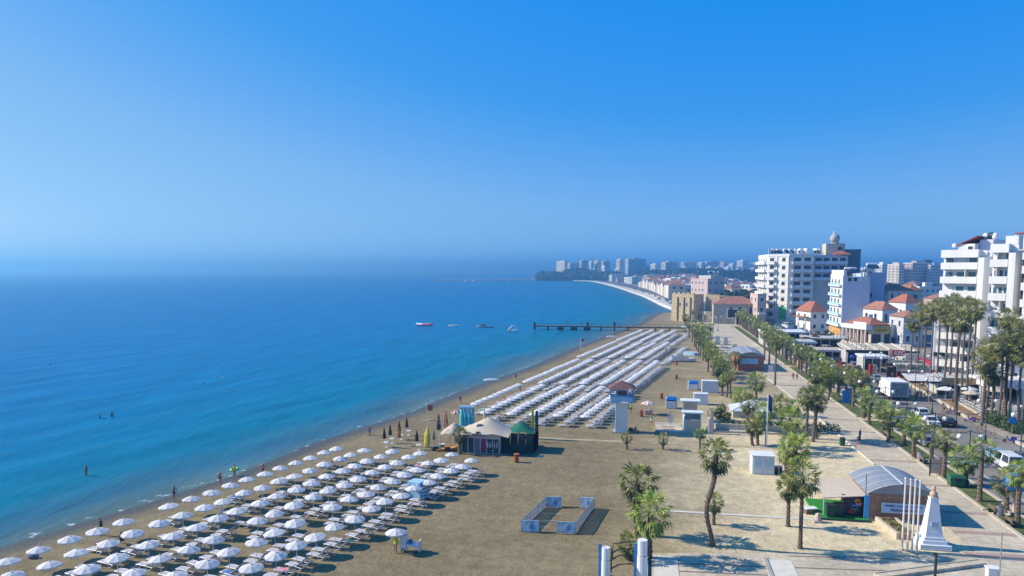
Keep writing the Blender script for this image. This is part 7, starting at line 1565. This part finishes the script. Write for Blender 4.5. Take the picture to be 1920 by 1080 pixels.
def sign_text(word, size, m, parent, loc):
    cu = bpy.data.curves.new('lettering', 'FONT'); cu.body = word; cu.size = size; cu.extrude = 0.03; cu.align_x = 'CENTER'; cu.align_y = 'CENTER'; cu.offset = 0.02; cu.shear = 0.25
    o = bpy.data.objects.new('tmp_text', cu); COL.objects.link(o); dg = bpy.context.evaluated_depsgraph_get(); dg.update()
    me = bpy.data.meshes.new_from_object(o.evaluated_get(dg)); bpy.data.objects.remove(o); me.materials.clear(); me.materials.append(m); me.name = 'lettering'
    l_ = inst('lettering', me, parent, loc); l_.rotation_euler = (H90, 0, 0); return l_
x, y, _ = at(1667, 664, 4.2); wS = T_at(1694, y, 4.2)-x
t = th('restaurant_sign', 'long red restaurant sign board with white letters over the cafes', 'sign', (x, y-0.8, 0)); zt = Z_at(x, y, 655.5)
b_ = mk('board', MB().box(wS*0.18, -0.12, 3.75, wS, 0.12, zt), mat('sign_red', (0.42, 0.015, 0.03), 0.5, 0.05), t); sign_text('KFC', (zt-3.75)*0.82, WHITE, b_, (wS*0.60, -0.15, (zt+3.75)/2)); mk('portrait_panel', MB().box(-wS*0.10, -0.12, 3.2, wS*0.17, 0.12, zt+0.2), mat('salmon_panel', (0.68, 0.40, 0.34), 0.6, 0.1), t)
for u in (0.0, 0.5, 0.95): mk('post', MB().cyl(wS*u, 0.2, 0, 3.75, 0.09, 6), STEEL, t)
t, w = pavilion(1620, 1668, 668, 4.0, 7, 'glass fronted cafe with a pale flat roof left of the red sign board', WHITE, PLASTIC, posts=4, back=GLASSB)
t, w = pavilion(1694, 1752, 671, 3.9, 7, 'long grey roofed cafe right of the red sign board', mat('pale_grey_roof', (0.50, 0.52, 0.50), 0.7, 0.1), GREYW, posts=4)
# vaulted striped canopy
x, y, _ = at(1682, 697, 2.6); wv = T_at(1742, y, 2.6)-x
t = th('vaulted_canopy', 'vaulted cafe canopy with cream and dark stripes and red posts', 'canopy', (x, y, 0))
for i in range(8):
    a0, a1 = math.pi*(i/8), math.pi*((i+0.86)/8); r_ = 4.4; mb = MB()
    p0 = (4.4-r_*math.cos(a0), 2.7+1.9*math.sin(a0)); p1 = (4.4-r_*math.cos(a1), 2.7+1.9*math.sin(a1))
    mb.add([(0, p0[0], p0[1]), (wv, p0[0], p0[1]), (wv, p1[0], p1[1]), (0, p1[0], p1[1])], [(0, 1, 2, 3), (3, 2, 1, 0)]); mk('stripe', mb, CANVAS if i % 2 == 0 else mat('dusky_stripe', (0.16, 0.20, 0.20), 0.8, 0.1), t)
for k_ in (0, wv*0.33, wv*0.66, wv): mk('hoop', MB().tube([(k_, 4.4-4.45*math.cos(a), 2.7+1.95*math.sin(a)) for a in np.linspace(0, math.pi, 9)], 0.07, 5), STEEL, t)
rpm = MB().box(-0.09, -0.09, 0, 0.09, 0.09, 2.66).mesh('red_post', RED)
for i in range(7): inst('red_post', rpm, t, (wv/6*i, 0, 0)); 
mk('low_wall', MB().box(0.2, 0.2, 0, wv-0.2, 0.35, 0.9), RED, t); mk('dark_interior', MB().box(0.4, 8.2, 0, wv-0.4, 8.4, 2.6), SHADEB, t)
x, y, _ = at(1733, 683, 3.2); wa = T_at(1763, y, 3.2)-x
t = th('red_awning', 'bright red shop awning behind the vaulted canopy', 'awning', (x, y, 0)); mk('cloth', MB().add([(0, 0, 3.2), (wa, 0, 2.6), (wa, 3.5, 3.6), (0, 3.5, 4.4), (0, 0, 3.1), (wa, 0, 2.5), (wa, 3.5, 3.5), (0, 3.5, 4.3)], [(0, 1, 2, 3), (7, 6, 5, 4), (0, 4, 5, 1), (1, 5, 6, 2), (3, 7, 4, 0)]), mat('awning_red', (0.62, 0.03, 0.06), 0.7, 0.08), t); mk('front_bar', MB().tube([(0, -0.05, 3.1), (wa, -0.05, 2.5)], 0.05, 5), WHITE, t)
for u in (0.1, wa-0.1): mk('post', MB().cyl(u, 0.1, 0, 2.5, 0.06, 6), STEEL, t)
mk('back_wall', MB().box(-3, 3.6, 0, wa+2, 3.9, 5.2), GREYW, t)
t, w = pavilion(1707, 1760, 714, 3.3, 4.5, 'tilted cream canvas pergola over the cafe tables by the soil bed', CANVAS, SHADEB, 'cafe_pergola', 'pergola', 0.12, 0.9, False, 4)
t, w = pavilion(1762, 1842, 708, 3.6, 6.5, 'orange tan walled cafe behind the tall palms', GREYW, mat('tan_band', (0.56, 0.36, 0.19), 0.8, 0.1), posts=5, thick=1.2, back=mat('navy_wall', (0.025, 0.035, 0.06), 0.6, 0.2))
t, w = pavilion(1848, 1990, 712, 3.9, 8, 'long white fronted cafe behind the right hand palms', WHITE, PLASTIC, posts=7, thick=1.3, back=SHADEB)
x, y, _ = at(1812, 752); wn_ = T_at(1838, y)-x; t = th('dark_screen', 'dark navy screen wall of the terrace by the thick palm', 'screen', (x, y+1, 0)); mk('panel', MB().box(0, 0, 0.1, wn_, 0.12, 3.0), mat('navy_wall', (0.025, 0.035, 0.06)), t)
for u in (0, wn_): mk('post', MB().box(u-0.06, -0.06, 0, u+0.06, 0.18, 3.1), STEEL, t)
x, y, _ = at(1896, 796); t = th('billboard', 'white billboard panel with a teal edge in the roadside shrubs', 'billboard', (x, y, 0), -0.35); mk('panel', MB().box(0, -0.06, 1.2, 4.2, 0.06, 3.0), WHITE, t); mk('teal_edge', MB().box(-0.5, -0.065, 1.2, -0.005, 0.065, 3.0), TURQ, t); mk('printed_mark', MB().box(0.9, -0.08, 1.8, 1.5, -0.062, 2.3).box(2.2, -0.08, 2.0, 3.4, -0.062, 2.2), PINKW, t)
for u in (0.3, 3.9): mk('post', MB().cyl(u, 0.1, 0, 1.2, 0.08, 6), STEEL, t)
rnd = random.Random(12)
for i, (px, py, r_) in enumerate([(1872, 800, 1.0), (1886, 806, 1.1), (1903, 812, 1.2), (1860, 792, 0.8), (1916, 818, 1.2), (1925, 800, 1.3)]):
    x, y, _ = at(px, py); mb = MB(); leafmass(mb, 0, 0, r_*0.8, r_*1.3, r_, r_, 300, 0.2, rnd); s_ = th('shrub', f'green shrub round the billboard, {ORD[i]} of the clump from the road', 'shrub', (x, y+2, 0), 0, 'shrubs round the billboard'); mk('foliage', mb, HEDGEL, s_); mk('stem', MB().cyl(0, 0, 0, r_, 0.07, 5), BARK, s_)
for x0, y0, w_, d_ in [(56.2, 126, 8, 9), (58.6, 139, 6, 6)]: mk('lawn', box_of(x0, y0, 0.0, x0+w_, y0+d_, 0.05), TURF if False else GRASSM, kind='structure')
x, y, _ = at(1897, 818); t = th('road_sign', 'round blue road sign on a post by the billboard', 'road sign', (x, y, 0)); mk('disc', MB().tube([(0, -0.05, 2.4), (0, 0, 2.4)], 0.55, 14), BLUE, t); mk('post', MB().cyl(0, 0.06, 0, 2.9, 0.05, 6), STEEL, t)
# shops at the left of the strip
low = [(1432, 1512, 622, 4.6, 12, 'row of low shops with a white roof at the foot of the apartment block', WHITE, GREYW), (1470, 1530, 640, 4.2, 9, 'low shop with a long white banner fascia before the red roofed house', mat('pale_grey_roof', (0.50, 0.52, 0.50)), WHITE), (1522, 1590, 634, 3.9, 10, 'cafe with an ochre trimmed flat roof before the corner building', mat('pale_grey_roof', (0.50, 0.52, 0.50)), mat('ochre_trim', (0.52, 0.30, 0.12), 0.8, 0.1)), (1530, 1592, 656, 3.6, 8, 'cafe with a lilac fascia and dark open front beside the road', CANB, mat('lilac_fascia', (0.38, 0.36, 0.52), 0.7, 0.1)), (1440, 1480, 630, 3.8, 7, 'small stall with a cream awning at the bend of the road', CREAM, YELLOW)]
for a in low: pavilion(*a[:5], a[5], a[6], a[7], 'shop', 'shop', posts=5)
x, y, _ = at(1496, 688); t = th('yellow_stall', 'yellow market stall with a blue tarpaulin roof on the road', 'stall', (x, y, 0)); w_ = T_at(1518, y)-x; mk('counter', MB().box(0, 0, 0, w_, 1.4, 1.6), mat('stall_yellow', (0.68, 0.45, 0.04), 0.6, 0.1), t); mk('tarpaulin', MB().add([(-0.6, -0.6, 2.6), (w_+0.3, -0.6, 2.9), (w_+0.3, 3.0, 3.3), (-0.6, 3.0, 3.6), (w_*0.4, 1.2, 3.9)], [(0, 1, 4), (1, 2, 4), (2, 3, 4), (3, 0, 4)]), BLUE, t)
for u, v in ((0, 0), (w_, 0), (0, 2.6), (w_, 2.6)): mk('post', MB().cyl(u, v-0.2, 0, 2.75, 0.05, 5), STEEL, t)
x, y, _ = at(1494, 668); t = th('display_tent', 'white and blue jumble of a market tent behind the yellow stall', 'tent', (x, y, 0)); mk('roof', tent(MB(), -1, 4, 0, 4, 3.6, 2.4, 0.1, 6), SKYBL, t); mk('side_cloth', MB().box(-1, 0, 0.0, -0.9, 3.8, 2.4), PLASTIC, t)
for u in (-0.9, 3.9): mk('post', MB().cyl(u, 0.1, 0, 2.5, 0.06, 5), WHITE, t)
x, y, _ = at(1602, 688); t = th('indigo_figure', 'tall indigo inflatable sign beside the dark cafe front', 'inflatable', (x-0.5, y, 0)); mk('lower_body', MB().tube([(0, 0, 0), (0, 0, 1.8)], [0.9, 0.6], 8), NAVY, t); mk('upper_body', MB().ball(0, 0, 2.7, 0.75, n=8, k=6), mat('indigo', (0.06, 0.10, 0.42), 0.5, 0.1), t)
x, y, _ = at(1635, 702); t = th('vending_kiosk', 'red and grey vending kiosk on the far sidewalk', 'vending kiosk', (x, y, 0)); mk('red_side', MB().box(-0.7, -0.5, 0, -0.02, 0.5, 2.4), RED, t); mk('grey_side', MB().box(0.0, -0.5, 0, 0.9, 0.5, 2.3), GREYW, t)
# cafe tables, chairs and parasols
ct = th('cafe_table', 'x', 'table', (0, -480, 0)); mk('table_top', MB().cyl(0, 0, 0.72, 0.76, 0.42, 10), WHITE, ct); mk('leg', MB().cyl(0, 0, 0, 0.72, 0.05, 6), STEEL, ct); mk('foot', MB().cyl(0, 0, -0.01, 0.04, 0.25, 8), STEEL, ct)
cc = th('cafe_chair', 'x', 'chair', (0, -482, 0)); mk('seat', MB().box(-0.22, -0.22, 0.42, 0.22, 0.22, 0.47), PLASTIC, cc); mk('backrest', MB().box(-0.22, 0.18, 0.48, 0.22, 0.22, 0.92), PLASTIC, cc)
lgm = MB().cyl(0, 0, 0, 0.42, 0.025, 5).mesh('leg', PLASTIC)
for sx in (-0.19, 0.19):
    for sy in (-0.19, 0.19): inst('leg', lgm, cc, (sx, sy, 0))
first_t, first_c = True, True
k = 0; kc = 0
for y in np.arange(138, 206, 3.6):
    for x in (57.8, 60.6, 63.4):
        xx = x+0.045*(y-138)+RNG.normal(0, 0.25); yy = y+RNG.normal(0, 0.3)
        if RNG.random() < 0.25: continue
        lb = f'white cafe table on the terrace behind the palms, {ORD[k]} from the camera'
        if first_t: ct.location = (xx, yy, 0.012); ct['label'] = lb; ct['group'] = 'cafe tables'; first_t = False
        else: dup(ct, (xx, yy, 0.012), None, lb, 'cafe tables')
        k += 1
        for a in (0.4, 2.4, 4.6):
            if RNG.random() < 0.2 or kc > 72: continue
            lb = f'white plastic cafe chair on the terrace, {ORD[kc]} from the camera' if kc < len(ORD) else 'white plastic cafe chair on the far terrace'
            L_ = (xx+0.75*math.cos(a), yy+0.75*math.sin(a), 0.012)
            if first_c: cc.location = L_; cc.rotation_euler = (0, 0, a-H90); cc['label'] = lb; cc['group'] = 'cafe chairs'; first_c = False
            else: dup(cc, L_, a-H90, lb, 'cafe chairs')
            kc += 1
for i, (px, py, m_, w) in enumerate([(1772, 752, CANVAS, 'white cafe parasol nearest the thick palm'), (1758, 740, CANVAS, 'white cafe parasol left of the nearest one'), (1745, 716, mat('salmon_cloth', (0.62, 0.24, 0.13)), 'salmon parasol by the cream pergola'), (1800, 738, CANVAS, 'white parasol before the orange tan cafe'), (1750, 704, CANVAS, 'white parasol beside the red awning'), (1820, 760, BEIGEC, 'beige parasol by the dark screen wall'), (1866, 752, CANVAS, 'white parasol among the right hand palms'), (1905, 748, CANVAS, 'white parasol at the right picture edge')]):
    x, y, _ = at(px, py); t = th('cafe_parasol', w, 'parasol', (x, y, 0), 0.2*i); mk('canopy', canopy_mb(1.6, 0.55), m_, t, (0, 0, 2.3)); mk('pole', MB().cyl(0, 0, 0, 2.8, 0.04, 6), POLE, t)
for i, (px, py) in enumerate([(1787, 758), (1762, 744), (1844, 772), (1850, 762), (1880, 760), (1700, 712), (1712, 715), (1728, 726)]):
    x, y, _ = at(px, py); person(x, y, 0.012, f'person sitting on the cafe terrace, {ORD[i]} of the seated guests', 'sit', top=['red', 'black', 'white', 'navy', 'pink', 'red', 'black', 'white'][i], bottom='black', group='guests on the cafe terrace')
# cafe terrace rail
rp2 = MB().box(-0.04, -0.04, 0, 0.04, 0.04, 1.0).mesh('rail_post', WHITE)
t = th('terrace_fence', 'white slatted fence of the cafe terrace along the soil bed', 'fence', (56.4, 139, 0), 0)
for i in range(16): inst('rail_post', rp2, t, (0.06*i*1.6, 1.6*i, 0))
mk('top_rail', MB().prism([(-0.04, 0), (0.04, 0), (1.58, 24), (1.5, 24)], 0.92, 1.0), WHITE, t); mk('lower_rail', MB().prism([(-0.04, 0), (0.04, 0), (1.58, 24), (1.5, 24)], 0.45, 0.53), WHITE, t)

# ------------------------------------------------------------------ the far town
FARW = [mat('far_white', (0.80, 0.79, 0.76), 0.9, 0.08, 0.05), mat('far_cream', (0.76, 0.66, 0.50), 0.9, 0.1, 0.05), mat('far_grey', (0.52, 0.53, 0.54), 0.9, 0.1, 0.05), mat('far_pink', (0.60, 0.44, 0.37), 0.9, 0.1, 0.05)]
def tower(px0, px1, pyb, pyt, m, label, rz=0.7, lit=0.35, floors=None):
    if 524 < pyb < 535: pyb = 524.0+0.25*((px0*7) % 5)
    x, y, _ = at((px0*(1-lit)+px1*lit), pyb); Y = y*cT-x*sT; wpx = Y/FPX
    # the corner towards the camera splits the tower into a sunlit left face and a shaded right face
    va = math.atan2(x, y); wl = (px1-px0)*lit*wpx/max(0.15, math.sin(rz+va)) ; wr = (px1-px0)*(1-lit)*wpx/max(0.15, math.cos(rz+va)); h = Z_at(x, y, pyt)
    t = th('apartment_tower', label, 'apartment tower', (x, y, 0), rz, None)
    mk('wall', MB().box(0, 0, -0.5, wr, wl, h), m, t); n = floors or max(3, int(h/3.2))
    mb = MB(); cols = max(2, int(wl/4)); colr = max(2, int(wr/4))
    for f in range(n):
        z = h*(f+0.3)/n; zh = h*0.42/n
        for i in range(cols): mb.box(-0.12, wl*(i+0.3)/cols, z, -0.004, wl*(i+0.65)/cols, z+zh*0.9)
        for i in range(colr): mb.box(wr*(i+0.2)/colr, -0.12, z, wr*(i+0.75)/colr, -0.004, z+zh)
    mk('windows', mb, mat('far_glass', (0.16, 0.21, 0.25), 0.3, 0.1), t, kind='stuff')
    sl = MB()
    for f in range(1, n): sl.box(-0.8, wl*0.05, h*f/n-0.15, -0.125, wl*0.95, h*f/n+0.55); sl.box(wr*0.05, -0.8, h*f/n-0.15, wr*0.95, -0.125, h*f/n+0.55)
    mk('balconies', sl, FARW[0], t, kind='stuff')
    mk('roof_house', MB().box(wr*0.3, wl*0.2, h+0.01, wr*0.65, wl*0.7, h+3.2), m, t); mk('parapet', MB().box(-0.2, -0.2, h+0.003, wr+0.2, 0.1, h+1.0).box(-0.2, 0.103, h+0.003, 0.1, wl, h+1.0), FARW[0], t)
    return t
for a in [(1043, 1064, 528, 491, 1, 'cream tower at the tip of the far headland with stepped balconies', .7, .75), (1064, 1086, 527, 494, 2, 'dark blue shaded block beside the cream headland tower', .7, .2), (1087, 1103, 527, 489, 2, 'slim shaded tower between the headland blocks', .7, .2), (1104, 1112, 528, 491, 0, 'thin white slab tower left in the headland group of three', .7, .5), (1114, 1127, 527, 490, 1, 'beige tower in the middle of the headland group', .7, .4), (1127, 1143, 527, 491, 2, 'grey tower right in the headland group', .7, .25),
          (1155, 1168, 530, 487, 1, 'tall slender cream tower nearest the far road', .75, .55), (1172, 1210, 527, 486, 2, 'broad dark tower crowned by white roof tanks', .5, .15), (1174, 1186, 529, 501, 0, 'lower white block before the broad dark tower', .7, .4), (1188, 1200, 529, 501, 2, 'lower grey block before the broad dark tower', .6, .3), (1202, 1219, 529, 500, 2, 'wide lower block right of the broad dark tower', .6, .3), (1219, 1234, 524, 496, 0, 'white balcony tower left of the cream twin tower', .7, .6), (1239, 1270, 526, 492, 1, 'cream twin tower with a dark right half', .7, .28), (1276, 1303, 522, 492, 2, 'dark slab tower with a white left edge above the trees', .7, .22), (1307, 1322, 522, 493, 0, 'white tower peeking above the dark trees', .7, .5), (1321, 1347, 522, 491, 2, 'wide dark tower above the pinkish flat', .7, .15), (1349, 1362, 520, 492, 3, 'pale pink tower right of the wide dark tower', .7, .6), (1366, 1380, 521, 495, 0, 'white stepped block left of the double white block', .7, .5), (1381, 1402, 521, 489, 0, 'highest white stepped block on the tree line', .7, .5), (1406, 1424, 521, 494, 1, 'cream block right on the tree line before the apartment block', .7, .55), (1426, 1441, 521, 497, 0, 'low white block half hidden by the apartment block', .7, .5),
          (1664, 1692, 545, 497, 1, 'cream gabled tower block with balconies behind the roofs', .6, .7), (1693, 1738, 545, 494, 3, 'long pinkish block with a reddish roof line above the town', .6, .35), (1640, 1664, 540, 496, 0, 'pale block behind the corner building', .6, .5), (1738, 1762, 545, 498, 2, 'grey block left of the wrap balcony hotel', .6, .2), (1712, 1758, 585, 540, 0, 'block with white frame balconies below the pinkish block', .6, .2)]:
    tower(a[0], a[1], a[2], a[3], FARW[a[4]], a[5], a[6], a[7])
rnd = random.Random(41); xs_sk = sorted(rnd.uniform(1066, 1438) for _ in range(34))
for i, px in enumerate(xs_sk):
    w_ = rnd.uniform(7, 17); tower(px, px+w_, 524.5, rnd.uniform(499, 511), FARW[i % 4 if i % 3 else 0], f'small pale apartment block of the far skyline, {ORD[i]} from the left', rnd.uniform(.55, .95), rnd.uniform(.35, .7))
# houses of the far town
HC = []
def far_house(x, y, w, d, h, rz, wi, roof, label, group):
    t = th('town_house', label, 'house', (x, y, 0), rz, group); m = FARW[wi]
    mk('wall', MB().box(0, 0, -0.3, w, d, h), m, t)
    if roof == 'tile': hiproof(t, 0, 0, w, d, h+0.01, min(w, d)*0.28, TERRA, 0.4)
    else:
        mk('parapet', MB().box(-0.1, -0.1, h+0.003, w+0.1, 0.15, h+0.7).box(-0.1, 0.153, h+0.003, 0.15, d, h+0.7), m, t)
        mk('water_tank', MB().box(w*0.5, d*0.3, h+0.01, w*0.5+1.3, d*0.3+1.1, h+1.9), WHITE, t)
    fl = max(1, int(h/3.2))
    for f in range(fl):
        for u in (0.2, 0.6): inst('window', FWIN, t, (w*u, -0.03, f*h/fl+0.9), 0, (w*0.2, 1, 1.5))
        for u in (0.25, 0.65): inst('window', FWIN, t, (-0.03, d*(1-u), f*h/fl+0.9), -H90, (d*0.18, 1, 1.5))
FWIN = MB().box(0, -0.05, 0, 1, 0.02, 1).mesh('window', GLASS)
# facades along the coast road
cwall = interp([P(a, b, 0)[:2] for a, b in [(1262, 562), (1250, 557), (1238, 551), (1226, 546), (1214, 542), (1202, 539)]], 4)
for i, (x, y) in enumerate(cwall[:-1]):
    x2, y2 = cwall[i+1]; a = math.atan2(y2-y, x2-x); L = math.hypot(x2-x, y2-y)
    wi = [1, 0, 1, 3, 0][i % 5]; rf_ = 'tile' if i % 3 != 1 else 'flat'
    far_house(x+10, y, L*0.8, 14, RNG.uniform(7.5, 12.5), a+math.pi if False else a-math.pi/2+0.0+H90+0.0, wi, rf_, f'seafront town house on the coast road, {ORD[i]} from the fort', 'seafront houses on the coast road')
cnt = 0; tries = 0; placed = []
while cnt < 262 and tries < 12000:
    tries += 1
    reg = RNG.random()
    if reg < 0.56: px, py = RNG.uniform(1215, 1445), RNG.uniform(522, 562)
    elif reg < 0.76: px, py = RNG.uniform(1635, 1765), RNG.uniform(520, 592)
    else: px, py = RNG.uniform(1060, 1290), RNG.uniform(522, 533)
    lim = np.interp(px, [1050, 1100, 1160, 1205, 1240, 1275, 1445], [524.6, 525.2, 530, 535, 545, 556, 566])
    if px < 1450 and py > lim: continue
    x, y, _ = P(px, py)
    if any(math.hypot(x-a, y-b) < 10+0.0075*y for a, b in placed): continue
    placed.append((x, y)); w, d = RNG.uniform(10, 19), RNG.uniform(9, 16); h = RNG.choice([3.8, 5.5, 7.0, 7.5, 10.0])
    if px > 1630: h = min(h+1, 9)
    if px < 1330: h += 4; w *= 1.3
    wi = int(RNG.choice([0, 0, 0, 0, 1, 1, 2, 3])); rf_ = 'tile' if RNG.random() < 0.42 else 'flat'
    zone = 'near the headland' if px < 1240 else 'behind the fort' if px < 1330 else 'behind the customs building' if px < 1400 else 'left of the apartment block' if px < 1450 else 'behind the corner building' if px < 1700 else 'beside the far pinkish block'
    lb = ('low ' if h < 5 else 'mid height ' if h < 7.2 else 'tall ')+['white', 'cream', 'grey', 'pink'][wi]+(' tiled' if rf_ == 'tile' else ' flat roofed')+' house '+zone
    far_house(x, y, w, d, h, RNG.uniform(0.2, 1.0), wi, rf_, lb, ('tiled ' if rf_ == 'tile' else 'flat roofed ')+['white', 'cream', 'grey', 'pink'][wi]+' houses of the far town'); cnt += 1
# trees of the far town: individual crowns near, one mass behind
def tree(x, y, h, r_, label, group, seed):
    t = th('tree', label, 'tree', (x, y, 0), 0, group); rnd = random.Random(seed)
    mk('trunk', MB().tube([(0, 0, -0.2), (0.1, 0, h*0.3), (0, 0.1, h*0.6)], [0.35, 0.28, 0.15], 6), BARK, t)
    mb = MB()
    for _ in range(6):
        a, q = rnd.uniform(0, 6.28), rnd.uniform(0.2, 0.62)*r_; leafmass(mb, q*math.cos(a), q*math.sin(a), h*rnd.uniform(0.5, 0.78), r_*0.55, r_*0.55, h*0.24, 90, r_*0.13, rnd)
    mk('crown', mb, TREEL, t)
spots = [(1337, 562, 9), (1348, 566, 8), (1358, 563, 9), (1372, 570, 10), (1385, 568, 11), (1398, 569, 10), (1410, 572, 9), (1418, 566, 10), (1392, 560, 9), (1640, 560, 11), (1652, 556, 10), (1668, 552, 10), (1690, 552, 9), (1708, 556, 9), (1742, 560, 14), (1756, 566, 12), (1735, 552, 12), (1300, 556, 8), (1290, 548, 8), (1312, 545, 9), (1270, 545, 9), (1380, 545, 10), (1410, 540, 10), (1428, 548, 11), (1362, 540, 9), (1440, 560, 10), (1424, 535, 11), (1330, 538, 9), (1658, 592, 8), (1676, 598, 8), (1508, 660, 5), (1530, 655, 4.5), (1545, 650, 5), (1668, 640, 7)]
for i, (px, py, h) in enumerate(spots):
    x, y, _ = P(px, py); tree(x, y, h, h*0.62, f'dark green tree among the town houses, {ORD[i]} of those standing apart', 'trees among the town houses', i)
x, y, _ = P(1737, 548); t = th('umbrella_pine', 'flat topped umbrella pine rising above the far pinkish block', 'tree', (x, y, 0)); hp = Z_at(x, y, 489); mk('trunk', MB().tube([(0, 0, 0), (0, 0, hp-1)], [0.5, 0.3], 6), BARK, t); mb = MB(); leafmass(mb, 0, 0, hp-0.3, 4.2, 4.2, 1.4, 320, 0.6, random.Random(3)); mk('crown', mb, TREEL, t)
# far wood, one mass
rnd = random.Random(77); mb = MB()
for px0, px1, pyb, pyt, n in [(1012, 1046, 526.3, 509, 50), (1040, 1158, 526.4, 511, 150), (1064, 1100, 526, 500, 60), (1140, 1156, 526.5, 509, 20), (1165, 1235, 527, 519, 40), (1205, 1290, 526, 506, 110), (1270, 1350, 527, 501, 140), (1345, 1450, 531, 506, 150), (1635, 1770, 528, 503, 90), (1225, 1445, 534, 520, 120), (1450, 1640, 520, 503, 30)]:
    for _ in range(n):
        px = rnd.uniform(px0, px1); py = rnd.uniform(pyb-1.6, pyb); x, y, _ = P(px, py); zt = Z_at(x, y, pyt+rnd.uniform(0, 6))
        zt = min(max(zt, 5), 26); k_ = y/1500
        leafmass(mb, x, y, zt*0.5, 9*k_+4, 9*k_+4, zt*0.52, 60, 3.4*k_+0.8, rnd)
mk('far_trees', mb, TREEL, kind='stuff', label='dark hazy trees massed between the far towers', cat='trees')
# breakwater with moored craft
pa, pb = P(1003, 525.5, WATER), P(822, 527, WATER); mb = MB(); rnd = random.Random(8)
for i in range(130):
    u = rnd.random(); x = pa[0]+(pb[0]-pa[0])*u; y = pa[1]+(pb[1]-pa[1])*u+rnd.uniform(-4, 4); r_ = rnd.uniform(1.8, 4.2); mb.ball(x, y, 0.2, r_*1.5, r_, r_*0.7, 6, 4)
mb.box(min(pa[0], pb[0]), pb[1]-2, -1, max(pa[0], pb[0]), pb[1]+2, 1.4) if False else None
mk('breakwater', mb, mat('breakwater_rock', (0.36, 0.31, 0.27), 0.95, 0.25, 0.1), kind='stuff', label='low brown rock breakwater reaching out from the headland', cat='breakwater')
for i, (px, s_) in enumerate([(864, 7), (868, 9), (877, 10), (889, 8), (933, 6), (955, 5)]):
    x, y, _ = P(px, 527.2, WATER); t = th('moored_boat', f'white boat moored at the rock breakwater, {ORD[i]} from its tip', 'boat', (x, y-6, WATER), 0.4*i, 'boats moored at the breakwater')
    mk('hull', hull(MB(), s_, s_*0.36, 1.3), WHITE, t); mk('cabin', MB().box(-s_*0.25, -s_*0.12, 1.31, s_*0.15, s_*0.12, 2.8, 0.3, 0.1), WHITE, t); mk('mast', MB().cyl(0, 0, 1.3, s_*0.9, 0.08, 5), STEEL, t)
x, y, _ = P(1012, 525.5); t = th('light_tower', 'small pale beacon tower at the headland tip', 'beacon', (x, y, 0)); mk('shaft', MB().cyl(0, 0, 0, 12, 2.4, 10, 1.7), FARW[0], t); mk('lantern', MB().cyl(0, 0, 12.02, 15, 1.2, 10), FARW[3], t)
for i in range(9):
    x, y, _ = P(1050+11*i, 526.3-0.15*i, 0); t = th('beach_hut', f'pale beach hut under the headland trees, {ORD[i]} from the tip', 'hut', (x, y, 0), 0.3, 'huts under the headland trees'); mk('wall', MB().box(0, 0, 0, 9, 6, 3.6), FARW[0], t); mk('roof', MB().box(-0.6, -0.6, 3.61, 9.6, 6.6, 4.4, 1, 1), FARW[3], t)
# traffic on the coast road
for i, (px, py) in enumerate([(1247, 563), (1236, 561), (1226, 556), (1250, 566), (1258, 570), (1215, 552), (1205, 548), (1190, 543)]):
    x, y, _ = P(px, py, 1.0); t = dup(PROTO[['hatch', 'sedan', 'van'][i % 3]], (x, y, 1.03), 2.0, f'small car on the far coast road, {ORD[i]} from the fort', 'cars on the coast road'); t['category'] = 'car'

# houses that would share a label are told apart by their order from the left of the picture
by = {}
for o in SC.objects:
    if o.get('category') == 'house' and o.parent is None: by.setdefault(o['label'], []).append(o)
for lb, os_ in by.items():
    if len(os_) > 1:
        os_.sort(key=lambda o: px_of(o.location.x, o.location.y))
        for i, o in enumerate(os_): o['label'] = lb+f', {ORD[i]} such from the left'

# passers-by on the street and more parasols over the terraces
tops = ['white', 'red', 'navy', 'black', 'pink', 'blue', 'grey', 'teal', 'orange', 'khaki']; k = 0
for y in np.arange(140, 262, 4.2):
    for x0 in (49.6, 56.8):
        if RNG.random() < 0.25: continue
        x = x0+0.06*(y-140)+RNG.normal(0, 0.9); yy = y+RNG.normal(0, 0.8); tp = tops[(k*7+k//3) % 10]
        person(x, yy, 0.012, f'passer-by in a {tp} top on the cafe side of the road, {ORD[k]} from the camera', ['walk', 'stand', 'hips'][k % 3], top=tp, bottom=['black', 'navy', 'khaki', 'grey'][k % 4], skin=k % 3, hair=k % 3, group='passers-by before the cafes'); k += 1
k = 0
for y in np.arange(146, 250, 7.5):
    for x0 in (59.5, 63.5):
        if RNG.random() < 0.2: continue
        x = x0+0.05*(y-146)+RNG.normal(0, 0.4); yy = y+RNG.normal(0, 0.8); nme, m_ = [('white', CANVAS), ('beige', BEIGEC), ('white', CANVAS), ('salmon', mat('salmon_cloth', (0.62, 0.24, 0.13))), ('pale blue', SKYBL)][k % 5]
        t = th('cafe_parasol', f'{nme} parasol over the cafe terraces, {ORD[k]} from the camera', 'parasol', (x, yy, 0.012), 0.3*k, 'parasols over the cafe terraces'); mk('canopy', canopy_mb(1.5, 0.5), m_, t, (0, 0, 2.25)); mk('pole', MB().cyl(0, 0, 0, 2.7, 0.04, 6), POLE, t); k += 1
